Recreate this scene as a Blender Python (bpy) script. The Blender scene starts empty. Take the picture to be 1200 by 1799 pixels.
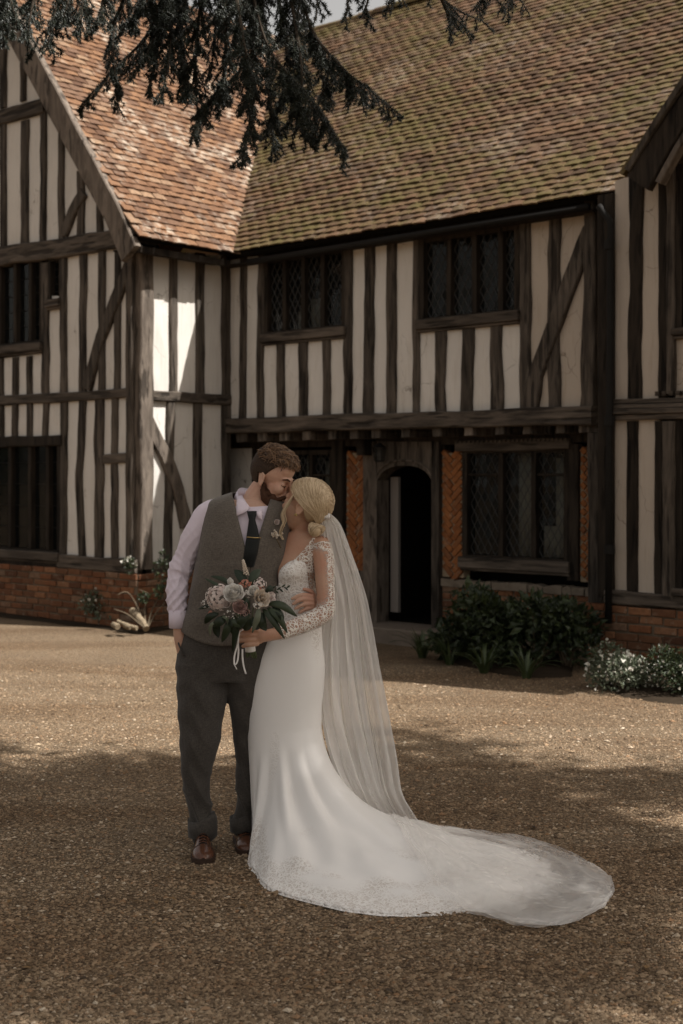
import bpy, bmesh, math, random
import numpy as np
from mathutils import Vector, Matrix, Euler, noise
from mathutils.bvhtree import BVHTree
R = math.radians
random.seed(7)
rng = np.random.default_rng(7)
sc = bpy.context.scene
COL = sc.collection

# ------------------------------------------------------------------ camera
F, CX, HZ, H = 2350.0, 600.0, 834.0, 1.64          # focal length in px of a 1200 px wide frame, horizon row, eye height
cam_d = bpy.data.cameras.new('camera')
cam = bpy.data.objects.new('camera', cam_d); COL.objects.link(cam)
cam.location = (0, 0, H); cam.rotation_euler = (R(90), 0, 0)
cam_d.sensor_fit = 'HORIZONTAL'; cam_d.sensor_width = 24.0; cam_d.lens = 24.0 * F / 1200.0
cam_d.shift_y = (HZ - 899.5) / 1200.0
cam_d.clip_end = 2000; cam_d.clip_start = 0.1
cam_d.dof.use_dof = True; cam_d.dof.focus_distance = 5.75; cam_d.dof.aperture_fstop = 3.4
sc.camera = cam

# ------------------------------------------------------------------ light
ANG = math.atan2(-0.6705, 0.742)                   # the house front runs along this direction
uR = Vector((0.742, -0.6705, 0)); bV = Vector((0.6705, 0.742, 0))
sun_dir = (uR * 0.667 + bV * 0.30 + Vector((0, 0, 1.0))).normalized()
sd = bpy.data.lights.new('sun', 'SUN'); sd.energy = 5.0; sd.angle = R(0.55); sd.color = (1.0, 0.96, 0.905)
so = bpy.data.objects.new('sun', sd); COL.objects.link(so)
so.rotation_euler = sun_dir.to_track_quat('Z', 'Y').to_euler(); so.location = (6, 2, 20)
world = bpy.data.worlds.new('World'); sc.world = world; world.use_nodes = True
wn = world.node_tree; wn.nodes.clear()
w_out = wn.nodes.new('ShaderNodeOutputWorld'); w_bg = wn.nodes.new('ShaderNodeBackground')
sky = wn.nodes.new('ShaderNodeTexSky'); sky.sky_type = 'NISHITA'; sky.sun_disc = False
sky.sun_elevation = math.asin(sun_dir.z); sky.sun_rotation = math.atan2(sun_dir.x, sun_dir.y)
sky.air_density = 1.0; sky.dust_density = 3.0; sky.ozone_density = 1.0
w_hs = wn.nodes.new('ShaderNodeHueSaturation'); w_hs.inputs['Saturation'].default_value = 0.25   # thin white cloud all over
w_mul = wn.nodes.new('ShaderNodeMix'); w_mul.data_type = 'RGBA'; w_mul.blend_type = 'MULTIPLY'
w_mul.inputs[0].default_value = 1.0; w_mul.inputs[7].default_value = (1.0, 0.925, 0.825, 1)
wn.links.new(sky.outputs[0], w_hs.inputs['Color']); wn.links.new(w_hs.outputs[0], w_mul.inputs[6])
wn.links.new(w_mul.outputs[2], w_bg.inputs[0]); w_bg.inputs[1].default_value = 0.092
wn.links.new(w_bg.outputs[0], w_out.inputs[0])
vs = sc.view_settings
sc.display_settings.display_device = 'sRGB'
vs.view_transform = 'Standard'; vs.look = 'None'; vs.gamma = 1.0; vs.exposure = 0.82
try: vs.use_curve_mapping = False
except Exception: pass
sc.render.engine = 'CYCLES'
sc.cycles.max_bounces = 8; sc.cycles.transparent_max_bounces = 24
sc.cycles.caustics_reflective = False; sc.cycles.caustics_refractive = False

# ------------------------------------------------------------------ helpers
def tag(o, label=None, cat=None, group=None, kind=None):
    if label: o['label'] = label
    if cat: o['category'] = cat
    if group: o['group'] = group
    if kind: o['kind'] = kind
    return o
def empty(name, loc=(0, 0, 0), rz=0.0, parent=None):
    o = bpy.data.objects.new(name, None); COL.objects.link(o)
    o.location = loc; o.rotation_euler = (0, 0, rz); o.parent = parent
    o.empty_display_size = 0.2
    return o
def link(name, me, parent=None, mat=None):
    o = bpy.data.objects.new(name, me); COL.objects.link(o)
    if mat is not None and not me.materials: me.materials.append(mat)
    o.parent = parent
    return o
def meshobj(name, verts, faces, mat, parent=None, smooth=False, base=None):
    me = bpy.data.meshes.new(name)
    if base is not None:
        verts = [(v[0] - base[0], v[1] - base[1], v[2] - base[2]) for v in verts]
    me.from_pydata([tuple(v) for v in verts], [], [tuple(f) for f in faces])
    if smooth: me.polygons.foreach_set('use_smooth', [True] * len(me.polygons))
    me.update()
    return link(name, me, parent, mat)
def npmesh(name, V, Fq, mat, parent=None, smooth=False, attr=None):
    """V (n,3), Fq (m,k) numpy -> one mesh object; attr: per-vertex float 'rnd'"""
    me = bpy.data.meshes.new(name)
    V = np.ascontiguousarray(V, dtype=np.float32); Fq = np.ascontiguousarray(Fq, dtype=np.int32)
    m, k = Fq.shape
    me.vertices.add(len(V)); me.vertices.foreach_set('co', V.ravel())
    me.loops.add(m * k); me.loops.foreach_set('vertex_index', Fq.ravel())
    me.polygons.add(m); me.polygons.foreach_set('loop_start', np.arange(0, m * k, k, dtype=np.int32))
    try: me.polygons.foreach_set('loop_total', np.full(m, k, dtype=np.int32))
    except Exception: pass
    me.polygons.foreach_set('use_smooth', np.full(m, smooth, dtype=bool))
    if attr is not None:
        a = me.attributes.new('rnd', 'FLOAT', 'POINT'); a.data.foreach_set('value', np.ascontiguousarray(attr, dtype=np.float32))
    me.update(calc_edges=True); me.validate()
    return link(name, me, parent, mat)
class MB:
    """collects vertices and faces for one mesh"""
    def __init__(s): s.v = []; s.f = []
    def add(s, vs_, fs_):
        b = len(s.v); s.v.extend([tuple(x) for x in vs_]); s.f.extend([tuple(i + b for i in f) for f in fs_])
    def box(s, lo, hi):
        (x0, y0, z0), (x1, y1, z1) = lo, hi
        s.add([(x0, y0, z0), (x1, y0, z0), (x1, y1, z0), (x0, y1, z0), (x0, y0, z1), (x1, y0, z1), (x1, y1, z1), (x0, y1, z1)],
              [(0, 3, 2, 1), (4, 5, 6, 7), (0, 1, 5, 4), (1, 2, 6, 5), (2, 3, 7, 6), (3, 0, 4, 7)])
    def tube(s, pts, rad, n=8, cap=True, flat=1.0, up=None):
        pts = [Vector(p) for p in pts]; m = len(pts)
        if not hasattr(rad, '__len__'): rad = [rad] * m
        rings = []; nrm = None
        for i, p in enumerate(pts):
            d = (pts[min(i + 1, m - 1)] - pts[max(i - 1, 0)])
            d = d.normalized() if d.length > 1e-9 else Vector((0, 0, 1))
            if nrm is None:
                a = Vector(up) if up else (Vector((0, 0, 1)) if abs(d.z) < 0.9 else Vector((1, 0, 0)))
                nrm = (a - d * a.dot(d)).normalized()
            else:
                nrm = (nrm - d * nrm.dot(d)); nrm = nrm.normalized() if nrm.length > 1e-6 else d.orthogonal().normalized()
            b = d.cross(nrm)
            r = rad[i]
            rx, ry = (r if hasattr(r, '__len__') else (r, r * flat))
            rings.append([p + nrm * (math.cos(2 * math.pi * k / n) * rx) + b * (math.sin(2 * math.pi * k / n) * ry) for k in range(n)])
        vs_ = [q for rg in rings for q in rg]; fs_ = []
        for i in range(m - 1):
            for k in range(n):
                k2 = (k + 1) % n
                fs_.append((i * n + k, i * n + k2, (i + 1) * n + k2, (i + 1) * n + k))
        if cap:
            fs_.append(tuple(reversed(range(n)))); fs_.append(tuple((m - 1) * n + k for k in range(n)))
        s.add(vs_, fs_)
    def ball(s, c, r, M=None, nu=14, nv=9):
        if not hasattr(r, '__len__'): r = (r, r, r)
        c = Vector(c); vs_ = []; fs_ = []
        for j in range(nv + 1):
            ph = math.pi * j / nv
            for i in range(nu):
                th = 2 * math.pi * i / nu
                p = Vector((r[0] * math.sin(ph) * math.cos(th), r[1] * math.sin(ph) * math.sin(th), r[2] * math.cos(ph)))
                if M is not None: p = M @ p
                vs_.append(c + p)
        for j in range(nv):
            for i in range(nu):
                i2 = (i + 1) % nu
                fs_.append((j * nu + i, (j + 1) * nu + i, (j + 1) * nu + i2, j * nu + i2))
        s.add(vs_, fs_)
    def build(s, name, mat, parent=None, smooth=False, base=None):
        return meshobj(name, s.v, s.f, mat, parent, smooth, base)
def lerp(a, b, t): return a + (b - a) * t
def interp(tab, x):
    """cubic (Catmull-Rom, non-uniform) interpolation in a table of rows sorted by row[0]"""
    n = len(tab); k = len(tab[0])
    if x <= tab[0][0]: return list(tab[0][1:])
    if x >= tab[-1][0]: return list(tab[-1][1:])
    i = 0
    while tab[i + 1][0] < x: i += 1
    a, b = tab[i], tab[i + 1]; p = tab[max(i - 1, 0)]; q = tab[min(i + 2, n - 1)]
    h = b[0] - a[0]; t = (x - a[0]) / h; out = []
    for c in range(1, k):
        m0 = (b[c] - p[c]) / (b[0] - p[0]) * h if b[0] != p[0] else 0
        m1 = (q[c] - a[c]) / (q[0] - a[0]) * h if q[0] != a[0] else 0
        t2, t3 = t * t, t * t * t
        out.append((2 * t3 - 3 * t2 + 1) * a[c] + (t3 - 2 * t2 + t) * m0 + (-2 * t3 + 3 * t2) * b[c] + (t3 - t2) * m1)
    return out
def sst(a, b, x): t_ = max(0, min(1, (x - a) / (b - a))); return t_ * t_ * (3 - 2 * t_)
def nz(x, y=0.0, z=0.0): return noise.noise(Vector((x, y, z)))

# ------------------------------------------------------------------ materials
class NT:
    def __init__(s, name):
        s.m = bpy.data.materials.new(name); s.m.use_nodes = True; s.t = s.m.node_tree; s.t.nodes.clear()
        s.out = s.n('ShaderNodeOutputMaterial'); s.b = s.n('ShaderNodeBsdfPrincipled')
        s.t.links.new(s.b.outputs[0], s.out.inputs[0])
    def n(s, typ, **kw):
        nd = s.t.nodes.new(typ)
        for k, v in kw.items(): setattr(nd, k, v)
        return nd
    def l(s, a, b): s.t.links.new(a, b)
    def val(s, inp, v):
        if isinstance(v, bpy.types.NodeSocket): s.l(v, inp)
        else: inp.default_value = v
    def obj(s): return s.n('ShaderNodeTexCoord').outputs['Object']
    def pos(s): return s.n('ShaderNodeNewGeometry').outputs['Position']
    def mapv(s, vec, scale=(1, 1, 1), loc=(0, 0, 0)):
        m = s.n('ShaderNodeMapping'); s.l(vec, m.inputs[0]); m.inputs['Scale'].default_value = scale; m.inputs['Location'].default_value = loc
        return m.outputs[0]
    def noise(s, vec, scale, detail=4, rough=0.6, dist=0.0, out=0):
        t = s.n('ShaderNodeTexNoise'); s.l(vec, t.inputs['Vector']); t.inputs['Scale'].default_value = scale
        t.inputs['Detail'].default_value = detail; t.inputs['Roughness'].default_value = rough; t.inputs['Distortion'].default_value = dist
        return t.outputs[out]
    def voro(s, vec, scale, feature='F1', out='Distance', rand=1.0):
        t = s.n('ShaderNodeTexVoronoi'); t.feature = feature; s.l(vec, t.inputs['Vector']); t.inputs['Scale'].default_value = scale
        t.inputs['Randomness'].default_value = rand
        return t.outputs[out]
    def ramp(s, fac, stops, interp_='LINEAR'):
        r = s.n('ShaderNodeValToRGB'); s.l(fac, r.inputs[0]); e = r.color_ramp.elements; r.color_ramp.interpolation = interp_
        while len(e) < len(stops): e.new(0.5)
        for x, (p, c) in zip(e, stops):
            x.position = p; x.color = (c, c, c, 1) if not hasattr(c, '__len__') else (*c, 1)
        return r.outputs[0]
    def mix(s, fac, a, b, mode='MIX'):
        m = s.n('ShaderNodeMix'); m.data_type = 'RGBA'; m.blend_type = mode
        s.val(m.inputs[0], fac)
        for i, v in ((6, a), (7, b)):
            if isinstance(v, bpy.types.NodeSocket): s.l(v, m.inputs[i])
            else: m.inputs[i].default_value = (*v, 1)
        return m.outputs[2]
    def math(s, op, a, b=0.0, clamp=False):
        m = s.n('ShaderNodeMath'); m.operation = op; m.use_clamp = clamp
        s.val(m.inputs[0], a); s.val(m.inputs[1], b)
        return m.outputs[0]
    def rnd(s):
        a = s.n('ShaderNodeAttribute'); a.attribute_name = 'rnd'
        oi = s.n('ShaderNodeObjectInfo')
        return s.math('FRACT', s.math('ADD', a.outputs['Fac'], oi.outputs['Random']))
    def bump(s, h, strength=0.3, dist=0.01):
        b = s.n('ShaderNodeBump'); s.l(h, b.inputs['Height']); b.inputs['Strength'].default_value = strength; b.inputs['Distance'].default_value = dist
        s.l(b.outputs[0], s.b.inputs['Normal']); return b.outputs[0]
    def col(s, c): s.val(s.b.inputs['Base Color'], c if isinstance(c, bpy.types.NodeSocket) else (*c, 1))
    def rough(s, r): s.val(s.b.inputs['Roughness'], r)
    def spec(s, v): s.b.inputs['Specular IOR Level'].default_value = v
def plain(name, c, rough=0.7, spec=0.3, metal=0.0, var=0.15, scale=30.0):
    t = NT(name); n = t.noise(t.obj(), scale, 3)
    t.col(t.mix(n, tuple(x * (1 - var) for x in c), tuple(min(1, x * (1 + var)) for x in c))); t.rough(rough); t.spec(spec)
    t.b.inputs['Metallic'].default_value = metal
    return t.m
def m_wood(name, stretch, dark, light):
    t = NT(name); o = t.obj(); r = t.n('ShaderNodeObjectInfo').outputs['Random']
    g = t.noise(t.mapv(o, stretch), 9, 6, 0.65, 0.6)
    big = t.noise(o, 2.3, 4, 0.6)
    f = t.ramp(g, [(0.30, 0.0), (0.72, 1.0)])
    c1 = t.mix(f, dark, light)
    wx = t.ramp(t.math('ADD', t.math('MULTIPLY', big, 0.75), t.math('MULTIPLY', r, 0.55)), [(0.38, 0.0), (0.80, 1.0)])
    c2 = t.mix(wx, c1, t.mix(f, tuple(x * 1.5 for x in dark), tuple(x * 1.55 for x in light)))
    cr = t.ramp(t.noise(t.mapv(o, tuple(x * 1.6 for x in stretch), (3, 1, 7)), 5, 3, 0.5), [(0.57, 0.0), (0.63, 1.0)])
    t.col(t.mix(t.math('MULTIPLY', cr, 0.65), c2, tuple(x * 0.35 for x in dark)))
    t.rough(0.85); t.spec(0.15); t.bump(t.math('SUBTRACT', g, cr), 0.55, 0.012)
    return t.m
M = {}
M['wood_v'] = m_wood('oak_upright', (2.2, 2.2, 0.22), (0.016, 0.013, 0.0105), (0.090, 0.074, 0.060))
M['wood_h'] = m_wood('oak_horizontal', (0.22, 0.6, 2.2), (0.019, 0.0155, 0.0125), (0.100, 0.081, 0.065))
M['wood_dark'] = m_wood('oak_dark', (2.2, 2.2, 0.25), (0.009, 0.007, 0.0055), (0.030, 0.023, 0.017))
M['wood_grey'] = m_wood('oak_weathered', (1.6, 1.6, 0.35), (0.045, 0.036, 0.029), (0.14, 0.115, 0.094))
def m_plaster(name, c):
    t = NT(name); o = t.obj(); r = t.n('ShaderNodeObjectInfo').outputs['Random']
    big = t.noise(o, 1.7, 5, 0.6); fine = t.noise(o, 45, 4, 0.6)
    cc = t.mix(t.ramp(big, [(0.3, 0.0), (0.75, 1.0)]), tuple(x * 0.86 for x in c), c)
    cc = t.mix(t.math('MULTIPLY', r, 0.22), cc, (c[0] * 0.82, c[1] * 0.77, c[2] * 0.70))
    drip = t.ramp(t.noise(t.mapv(o, (9, 9, 0.8)), 3, 4, 0.6), [(0.52, 0.0), (0.75, 1.0)])
    cc = t.mix(t.math('MULTIPLY', drip, 0.30), cc, (c[0] * 0.55, c[1] * 0.49, c[2] * 0.40))
    ck = t.voro(t.mapv(t.mix(0.12, o, t.noise(o, 7, 2, 0.5, 0, 1)), (1, 1, 0.55)), 4.6, 'DISTANCE_TO_EDGE')
    ckm = t.math('MULTIPLY', t.ramp(ck, [(0.0, 1.0), (0.012, 0.0)]), t.ramp(t.noise(o, 2.6, 3), [(0.52, 0.0), (0.62, 1.0)]))
    cc = t.mix(t.math('MULTIPLY', ckm, 0.7), cc, (0.12, 0.095, 0.07))
    fl = t.ramp(t.noise(o, 14, 5, 0.7), [(0.66, 0.0), (0.72, 1.0)])
    cc = t.mix(t.math('MULTIPLY', fl, 0.38), cc, (0.22, 0.18, 0.14))
    t.col(cc); t.rough(0.92); t.spec(0.1)
    t.bump(t.math('SUBTRACT', t.math('ADD', t.math('MULTIPLY', fine, 0.3), big), ckm), 0.35, 0.012)
    return t.m
M['plaster'] = m_plaster('limewash', (0.66, 0.63, 0.59))
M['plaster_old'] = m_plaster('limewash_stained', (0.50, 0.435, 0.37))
def m_tile(name, base, moss_amt, lichen_amt):
    t = NT(name); p = t.pos(); r = t.rnd()
    c = t.ramp(r, base)
    f = t.noise(p, 26, 4, 0.65); c = t.mix(t.math('MULTIPLY', t.ramp(f, [(0.35, 0.0), (0.7, 1.0)]), 0.55), c, (0.045, 0.028, 0.020))
    lich = t.math('MULTIPLY', t.ramp(t.noise(p, 1.15, 4, 0.65), [(0.50, 0.0), (0.66, 1.0)]), t.ramp(t.noise(p, 13, 4, 0.7), [(0.44, 0.0), (0.60, 1.0)]))
    c = t.mix(t.math('MULTIPLY', lich, lichen_amt), c, (0.44, 0.38, 0.31))
    sp = t.ramp(t.voro(p, 9.0), [(0.10, 1.0), (0.19, 0.0)])
    sp = t.math('MULTIPLY', sp, t.ramp(t.noise(p, 3.1, 2), [(0.55, 0.0), (0.62, 1.0)]))
    c = t.mix(t.math('MULTIPLY', sp, 0.45 * lichen_amt), c, (0.50, 0.45, 0.38))
    moss = t.math('ADD', t.math('ADD', t.math('MULTIPLY', t.ramp(t.noise(p, 0.75, 5, 0.6), [(0.30, 0.0), (0.70, 1.0)]), 0.45), t.math('MULTIPLY', t.noise(p, 8, 5, 0.75), 0.95)), t.math('MULTIPLY', r, 0.22))
    moss = t.ramp(t.math('MULTIPLY', moss, moss_amt), [(0.50, 0.0), (0.72, 1.0)])
    mc = t.mix(t.noise(p, 21, 3), (0.052, 0.042, 0.016), (0.145, 0.112, 0.045))
    c = t.mix(moss, c, mc)
    t.col(c); t.rough(0.9); t.spec(0.12)
    t.bump(t.math('ADD', t.noise(p, 70, 3), t.math('MULTIPLY', moss, 1.2)), 0.6, 0.008)
    return t.m
M['tile_orange'] = m_tile('clay_tile', [(0.0, (0.090, 0.049, 0.031)), (0.3, (0.165, 0.088, 0.050)), (0.55, (0.225, 0.122, 0.066)), (0.8, (0.14, 0.082, 0.054)), (1.0, (0.275, 0.178, 0.112))], 0.36, 0.95)
M['tile_mossy'] = m_tile('mossy_clay_tile', [(0.0, (0.075, 0.046, 0.028)), (0.35, (0.130, 0.076, 0.045)), (0.65, (0.175, 0.100, 0.058)), (0.85, (0.12, 0.082, 0.053)), (1.0, (0.225, 0.145, 0.09))], 0.70, 0.35)
def m_brick(name, cols):
    t = NT(name); p = t.pos(); r = t.n('ShaderNodeObjectInfo').outputs['Random']
    c = t.ramp(r, cols)
    c = t.mix(t.math('MULTIPLY', t.ramp(t.noise(p, 24, 5, 0.7), [(0.4, 0.0), (0.7, 1.0)]), 0.55), c, (0.07, 0.034, 0.020))
    c = t.mix(t.math('MULTIPLY', t.ramp(t.noise(p, 11, 4, 0.7), [(0.58, 0.0), (0.68, 1.0)]), 0.5), c, (0.30, 0.24, 0.18))
    t.col(c); t.rough(0.9); t.spec(0.1); t.bump(t.noise(p, 60, 4, 0.7), 0.6, 0.006)
    return t.m
M['brick'] = m_brick('old_brick', [(0.0, (0.085, 0.042, 0.026)), (0.3, (0.22, 0.092, 0.046)), (0.6, (0.14, 0.070, 0.040)), (0.8, (0.29, 0.135, 0.068)), (1.0, (0.17, 0.12, 0.085))])
M['brick_orange'] = m_brick('herringbone_brick', [(0.0, (0.22, 0.082, 0.032)), (0.5, (0.31, 0.122, 0.045)), (1.0, (0.18, 0.078, 0.038))])
M['mortar'] = plain('lime_mortar', (0.15, 0.118, 0.085), 0.95, 0.1, 0, 0.3, 22)
M['mortar_pale'] = plain('lime_mortar_pale', (0.29, 0.225, 0.155), 0.95, 0.1, 0, 0.25, 22)
M['stone'] = plain('ledge_stone', (0.16, 0.13, 0.10), 0.92, 0.1, 0, 0.4, 14)
M['step'] = plain('step_stone', (0.15, 0.12, 0.095), 0.85, 0.2, 0, 0.35, 9)
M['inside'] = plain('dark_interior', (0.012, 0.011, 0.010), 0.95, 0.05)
M['paint'] = plain('door_paint', (0.22, 0.195, 0.175), 0.6, 0.3, 0, 0.08, 4)
M['iron'] = plain('black_iron', (0.012, 0.011, 0.010), 0.75, 0.15, 0, 0.3, 20)
M['lead'] = plain('lead_came', (0.060, 0.058, 0.055), 0.55, 0.4, 0.3, 0.3, 30)
M['brass'] = plain('brass', (0.45, 0.32, 0.14), 0.35, 0.5, 0.9, 0.1, 10)
M['curtain'] = plain('curtain_cloth', (0.68, 0.62, 0.55), 0.9, 0.1, 0, 0.15, 8)
t = NT('old_glass'); t.col((0.012, 0.013, 0.013)); t.rough(0.06); t.spec(0.32)
tr = t.n('ShaderNodeBsdfTransparent'); tr.inputs[0].default_value = (0.90, 0.92, 0.90, 1); mx = t.n('ShaderNodeMixShader'); mx.inputs[0].default_value = 0.30
t.l(tr.outputs[0], mx.inputs[1]); t.l(t.b.outputs[0], mx.inputs[2]); t.l(mx.outputs[0], t.out.inputs[0])
t.bump(t.noise(t.pos(), 12, 2), 0.12, 0.01)
M['glass'] = t.m
def m_leaf(name, a, b, rough=0.5, trans=0.0):
    t = NT(name); r = t.rnd(); t.col(t.mix(r, a, b)); t.rough(rough); t.spec(0.35)
    if trans:
        d = t.n('ShaderNodeBsdfTranslucent'); t.l(t.mix(r, a, b), d.inputs[0]); m = t.n('ShaderNodeMixShader'); m.inputs[0].default_value = trans
        t.l(t.b.outputs[0], m.inputs[1]); t.l(d.outputs[0], m.inputs[2]); t.l(m.outputs[0], t.out.inputs[0])
    return t.m
M['leaf_dark'] = m_leaf('shrub_leaf', (0.014, 0.022, 0.010), (0.040, 0.055, 0.020), 0.45, 0.15)
M['leaf_grey'] = m_leaf('grey_green_leaf', (0.055, 0.070, 0.042), (0.12, 0.135, 0.085), 0.55, 0.15)
M['leaf_strap'] = m_leaf('strap_leaf', (0.030, 0.046, 0.016), (0.075, 0.095, 0.040), 0.4, 0.2)
M['petal_white'] = m_leaf('white_petal', (0.50, 0.48, 0.40), (0.72, 0.69, 0.62), 0.6, 0.25)
M['needle'] = m_leaf('cedar_needle', (0.006, 0.009, 0.006), (0.020, 0.026, 0.014), 0.5, 0.0)
M['bark'] = plain('bark', (0.035, 0.027, 0.020), 0.95, 0.1, 0, 0.4, 18)
M['twig'] = plain('twig_bark', (0.11, 0.085, 0.058), 0.9, 0.1, 0, 0.4, 25)
M['log'] = plain('cut_log', (0.20, 0.158, 0.108), 0.95, 0.08, 0, 0.75, 34)
# gravel: stones take a colour each; the sheet underneath carries the same stones as relief
def gravel_cols(t, r):
    return t.ramp(r, [(0.0, (0.078, 0.050, 0.029)), (0.22, (0.205, 0.138, 0.080)), (0.45, (0.315, 0.222, 0.132)), (0.62, (0.158, 0.104, 0.060)), (0.8, (0.40, 0.295, 0.185)), (0.93, (0.265, 0.150, 0.075)), (1.0, (0.54, 0.445, 0.32))])
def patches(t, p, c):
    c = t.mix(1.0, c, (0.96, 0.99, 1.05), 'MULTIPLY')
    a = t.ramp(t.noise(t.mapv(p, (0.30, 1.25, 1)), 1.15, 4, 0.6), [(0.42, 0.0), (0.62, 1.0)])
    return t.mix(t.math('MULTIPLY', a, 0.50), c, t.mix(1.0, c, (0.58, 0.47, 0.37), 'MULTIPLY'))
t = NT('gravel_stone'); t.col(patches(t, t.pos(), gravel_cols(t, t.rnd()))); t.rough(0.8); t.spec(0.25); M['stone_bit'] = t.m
t = NT('gravel_ground'); p = t.pos()
v1 = t.n('ShaderNodeTexVoronoi'); t.l(p, v1.inputs['Vector']); v1.inputs['Scale'].default_value = 105
sx = t.n('ShaderNodeSeparateColor'); t.l(v1.outputs['Color'], sx.inputs[0])
c = gravel_cols(t, sx.outputs[0])
c = t.mix(t.ramp(v1.outputs['Distance'], [(0.25, 0.0), (0.7, 0.6)]), c, (0.06, 0.043, 0.028))
big = t.noise(p, 0.9, 5, 0.6)
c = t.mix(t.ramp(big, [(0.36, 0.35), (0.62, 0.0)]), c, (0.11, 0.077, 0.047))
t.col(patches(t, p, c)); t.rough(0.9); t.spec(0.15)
t.bump(t.math('ADD', t.math('MULTIPLY', v1.outputs['Distance'], -1.0), t.math('MULTIPLY', t.noise(p, 11, 4), 0.8)), 0.9, 0.012)
M['gravel'] = t.m
# ------------------------------------------------------------------ ground
def ground_z(x, y):
    ex, ey = x + 2.16, y - 14.22
    u = ex * 0.742 - ey * 0.6705; q = ex * 0.6705 + ey * 0.742
    dip = -0.085 * np.exp(-((u - 2.4) / 1.6) ** 2) * np.exp(-((q - 1.3) / 0.8) ** 2)
    wv = 0.012 * np.sin(x * 1.3 + 0.7 * y) * np.sin(y * 0.9 - 0.4 * x) + 0.006 * np.sin(x * 4.1 + 1.0) * np.sin(y * 3.3)
    return dip + wv * np.clip(1.2 - np.hypot(x, y - 6) / 30.0, 0, 1) - 0.004
gx = np.concatenate([[-400, -150, -60, -30, -16], np.linspace(-9, 9, 121), [16, 30, 60, 150, 400]])
gy = np.concatenate([[-400, -150, -60, -30, -12, -4], np.linspace(0, 18, 121), [24, 40, 80, 200, 500]])
GX, GY = np.meshgrid(gx, gy)
V = np.stack([GX.ravel(), GY.ravel(), ground_z(GX, GY).ravel()], 1)
nx_, ny_ = len(gx), len(gy)
idx = (np.arange(ny_ - 1)[:, None] * nx_ + np.arange(nx_ - 1)[None, :]).ravel()
g = npmesh('ground', V, np.stack([idx, idx + 1, idx + 1 + nx_, idx + nx_], 1), M['gravel'], None, True)
tag(g, 'pale brown gravel forecourt in front of the house', None, None, 'structure')
# loose stones lying on it
n = 175000
u_ = rng.random(n); Ya, Yb = 3.5, 11.5
Ys = 1.0 / (1.0 / Ya + u_ * (1.0 / Yb - 1.0 / Ya)); Xs = (rng.random(n) * 2 - 1) * (Ys * 0.27 + 0.5)
sz = np.clip(rng.lognormal(math.log(0.0046), 0.38, n), 0.003, 0.017)
octv = np.array([[1, 0, 0], [0, 1, 0], [-1, 0, 0], [0, -1, 0], [0, 0, 1], [0, 0, -1]], float)
octf = np.array([[0, 1, 4], [1, 2, 4], [2, 3, 4], [3, 0, 4], [1, 0, 5], [2, 1, 5], [3, 2, 5], [0, 3, 5]])
jit = octv[None] * (0.65 + 0.7 * rng.random((n, 6, 1))) + (rng.random((n, 6, 3)) - 0.5) * 0.45
jit[:, :, 2] *= 0.62
th = rng.random(n) * 6.283; cs, sn = np.cos(th), np.sin(th)
xx = jit[:, :, 0] * cs[:, None] - jit[:, :, 1] * sn[:, None]; yy = jit[:, :, 0] * sn[:, None] + jit[:, :, 1] * cs[:, None]
VV = np.stack([xx * sz[:, None] * 1.2 + Xs[:, None], yy * sz[:, None] + Ys[:, None], jit[:, :, 2] * sz[:, None] + (ground_z(Xs, Ys) + sz * 0.22)[:, None]], 2)
FF = octf[None] + (np.arange(n) * 6)[:, None, None]
g = npmesh('gravel', VV.reshape(-1, 3), FF.reshape(-1, 3), M['stone_bit'], None, False, np.repeat(rng.random(n), 6))
tag(g, 'loose gravel stones strewn over the forecourt', None, None, 'stuff')

# ------------------------------------------------------------------ house frame: x along the front, y into depth, z up
C0 = Vector((-2.16, 14.22, 0)); Cb = C0.dot(bV); Cu = C0.dot(uR)
house = empty('house', C0, ANG)
tag(house, 'old timber-framed manor house with white plaster panels and mossy tiled roofs', 'house')
Q_UP, Q_LO, Q_WING, Q_GAB = 1.32, 1.66, 0.97, 0.0
def W(px, py, q):
    r = Vector(((px - CX) / F, 1, 0)); t_ = (q + Cb) / r.dot(bV); p = r * t_ - C0
    return p.dot(uR), H - (py - HZ) / F * t_
def S(px, py, u=0.0):
    r = Vector(((px - CX) / F, 1, 0)); t_ = (u + Cu) / r.dot(uR); p = r * t_ - C0
    return p.dot(bV), H - (py - HZ) / F * t_
class Plane:
    def __init__(s, kind, v): s.k, s.v = kind, v
    def to(s, px, py): return W(px, py, s.v) if s.k == 'f' else S(px, py, s.v)
    def p3(s, a, z, off=0.0): return (a, s.v - off, z) if s.k == 'f' else (s.v + off, a, z)
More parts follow.
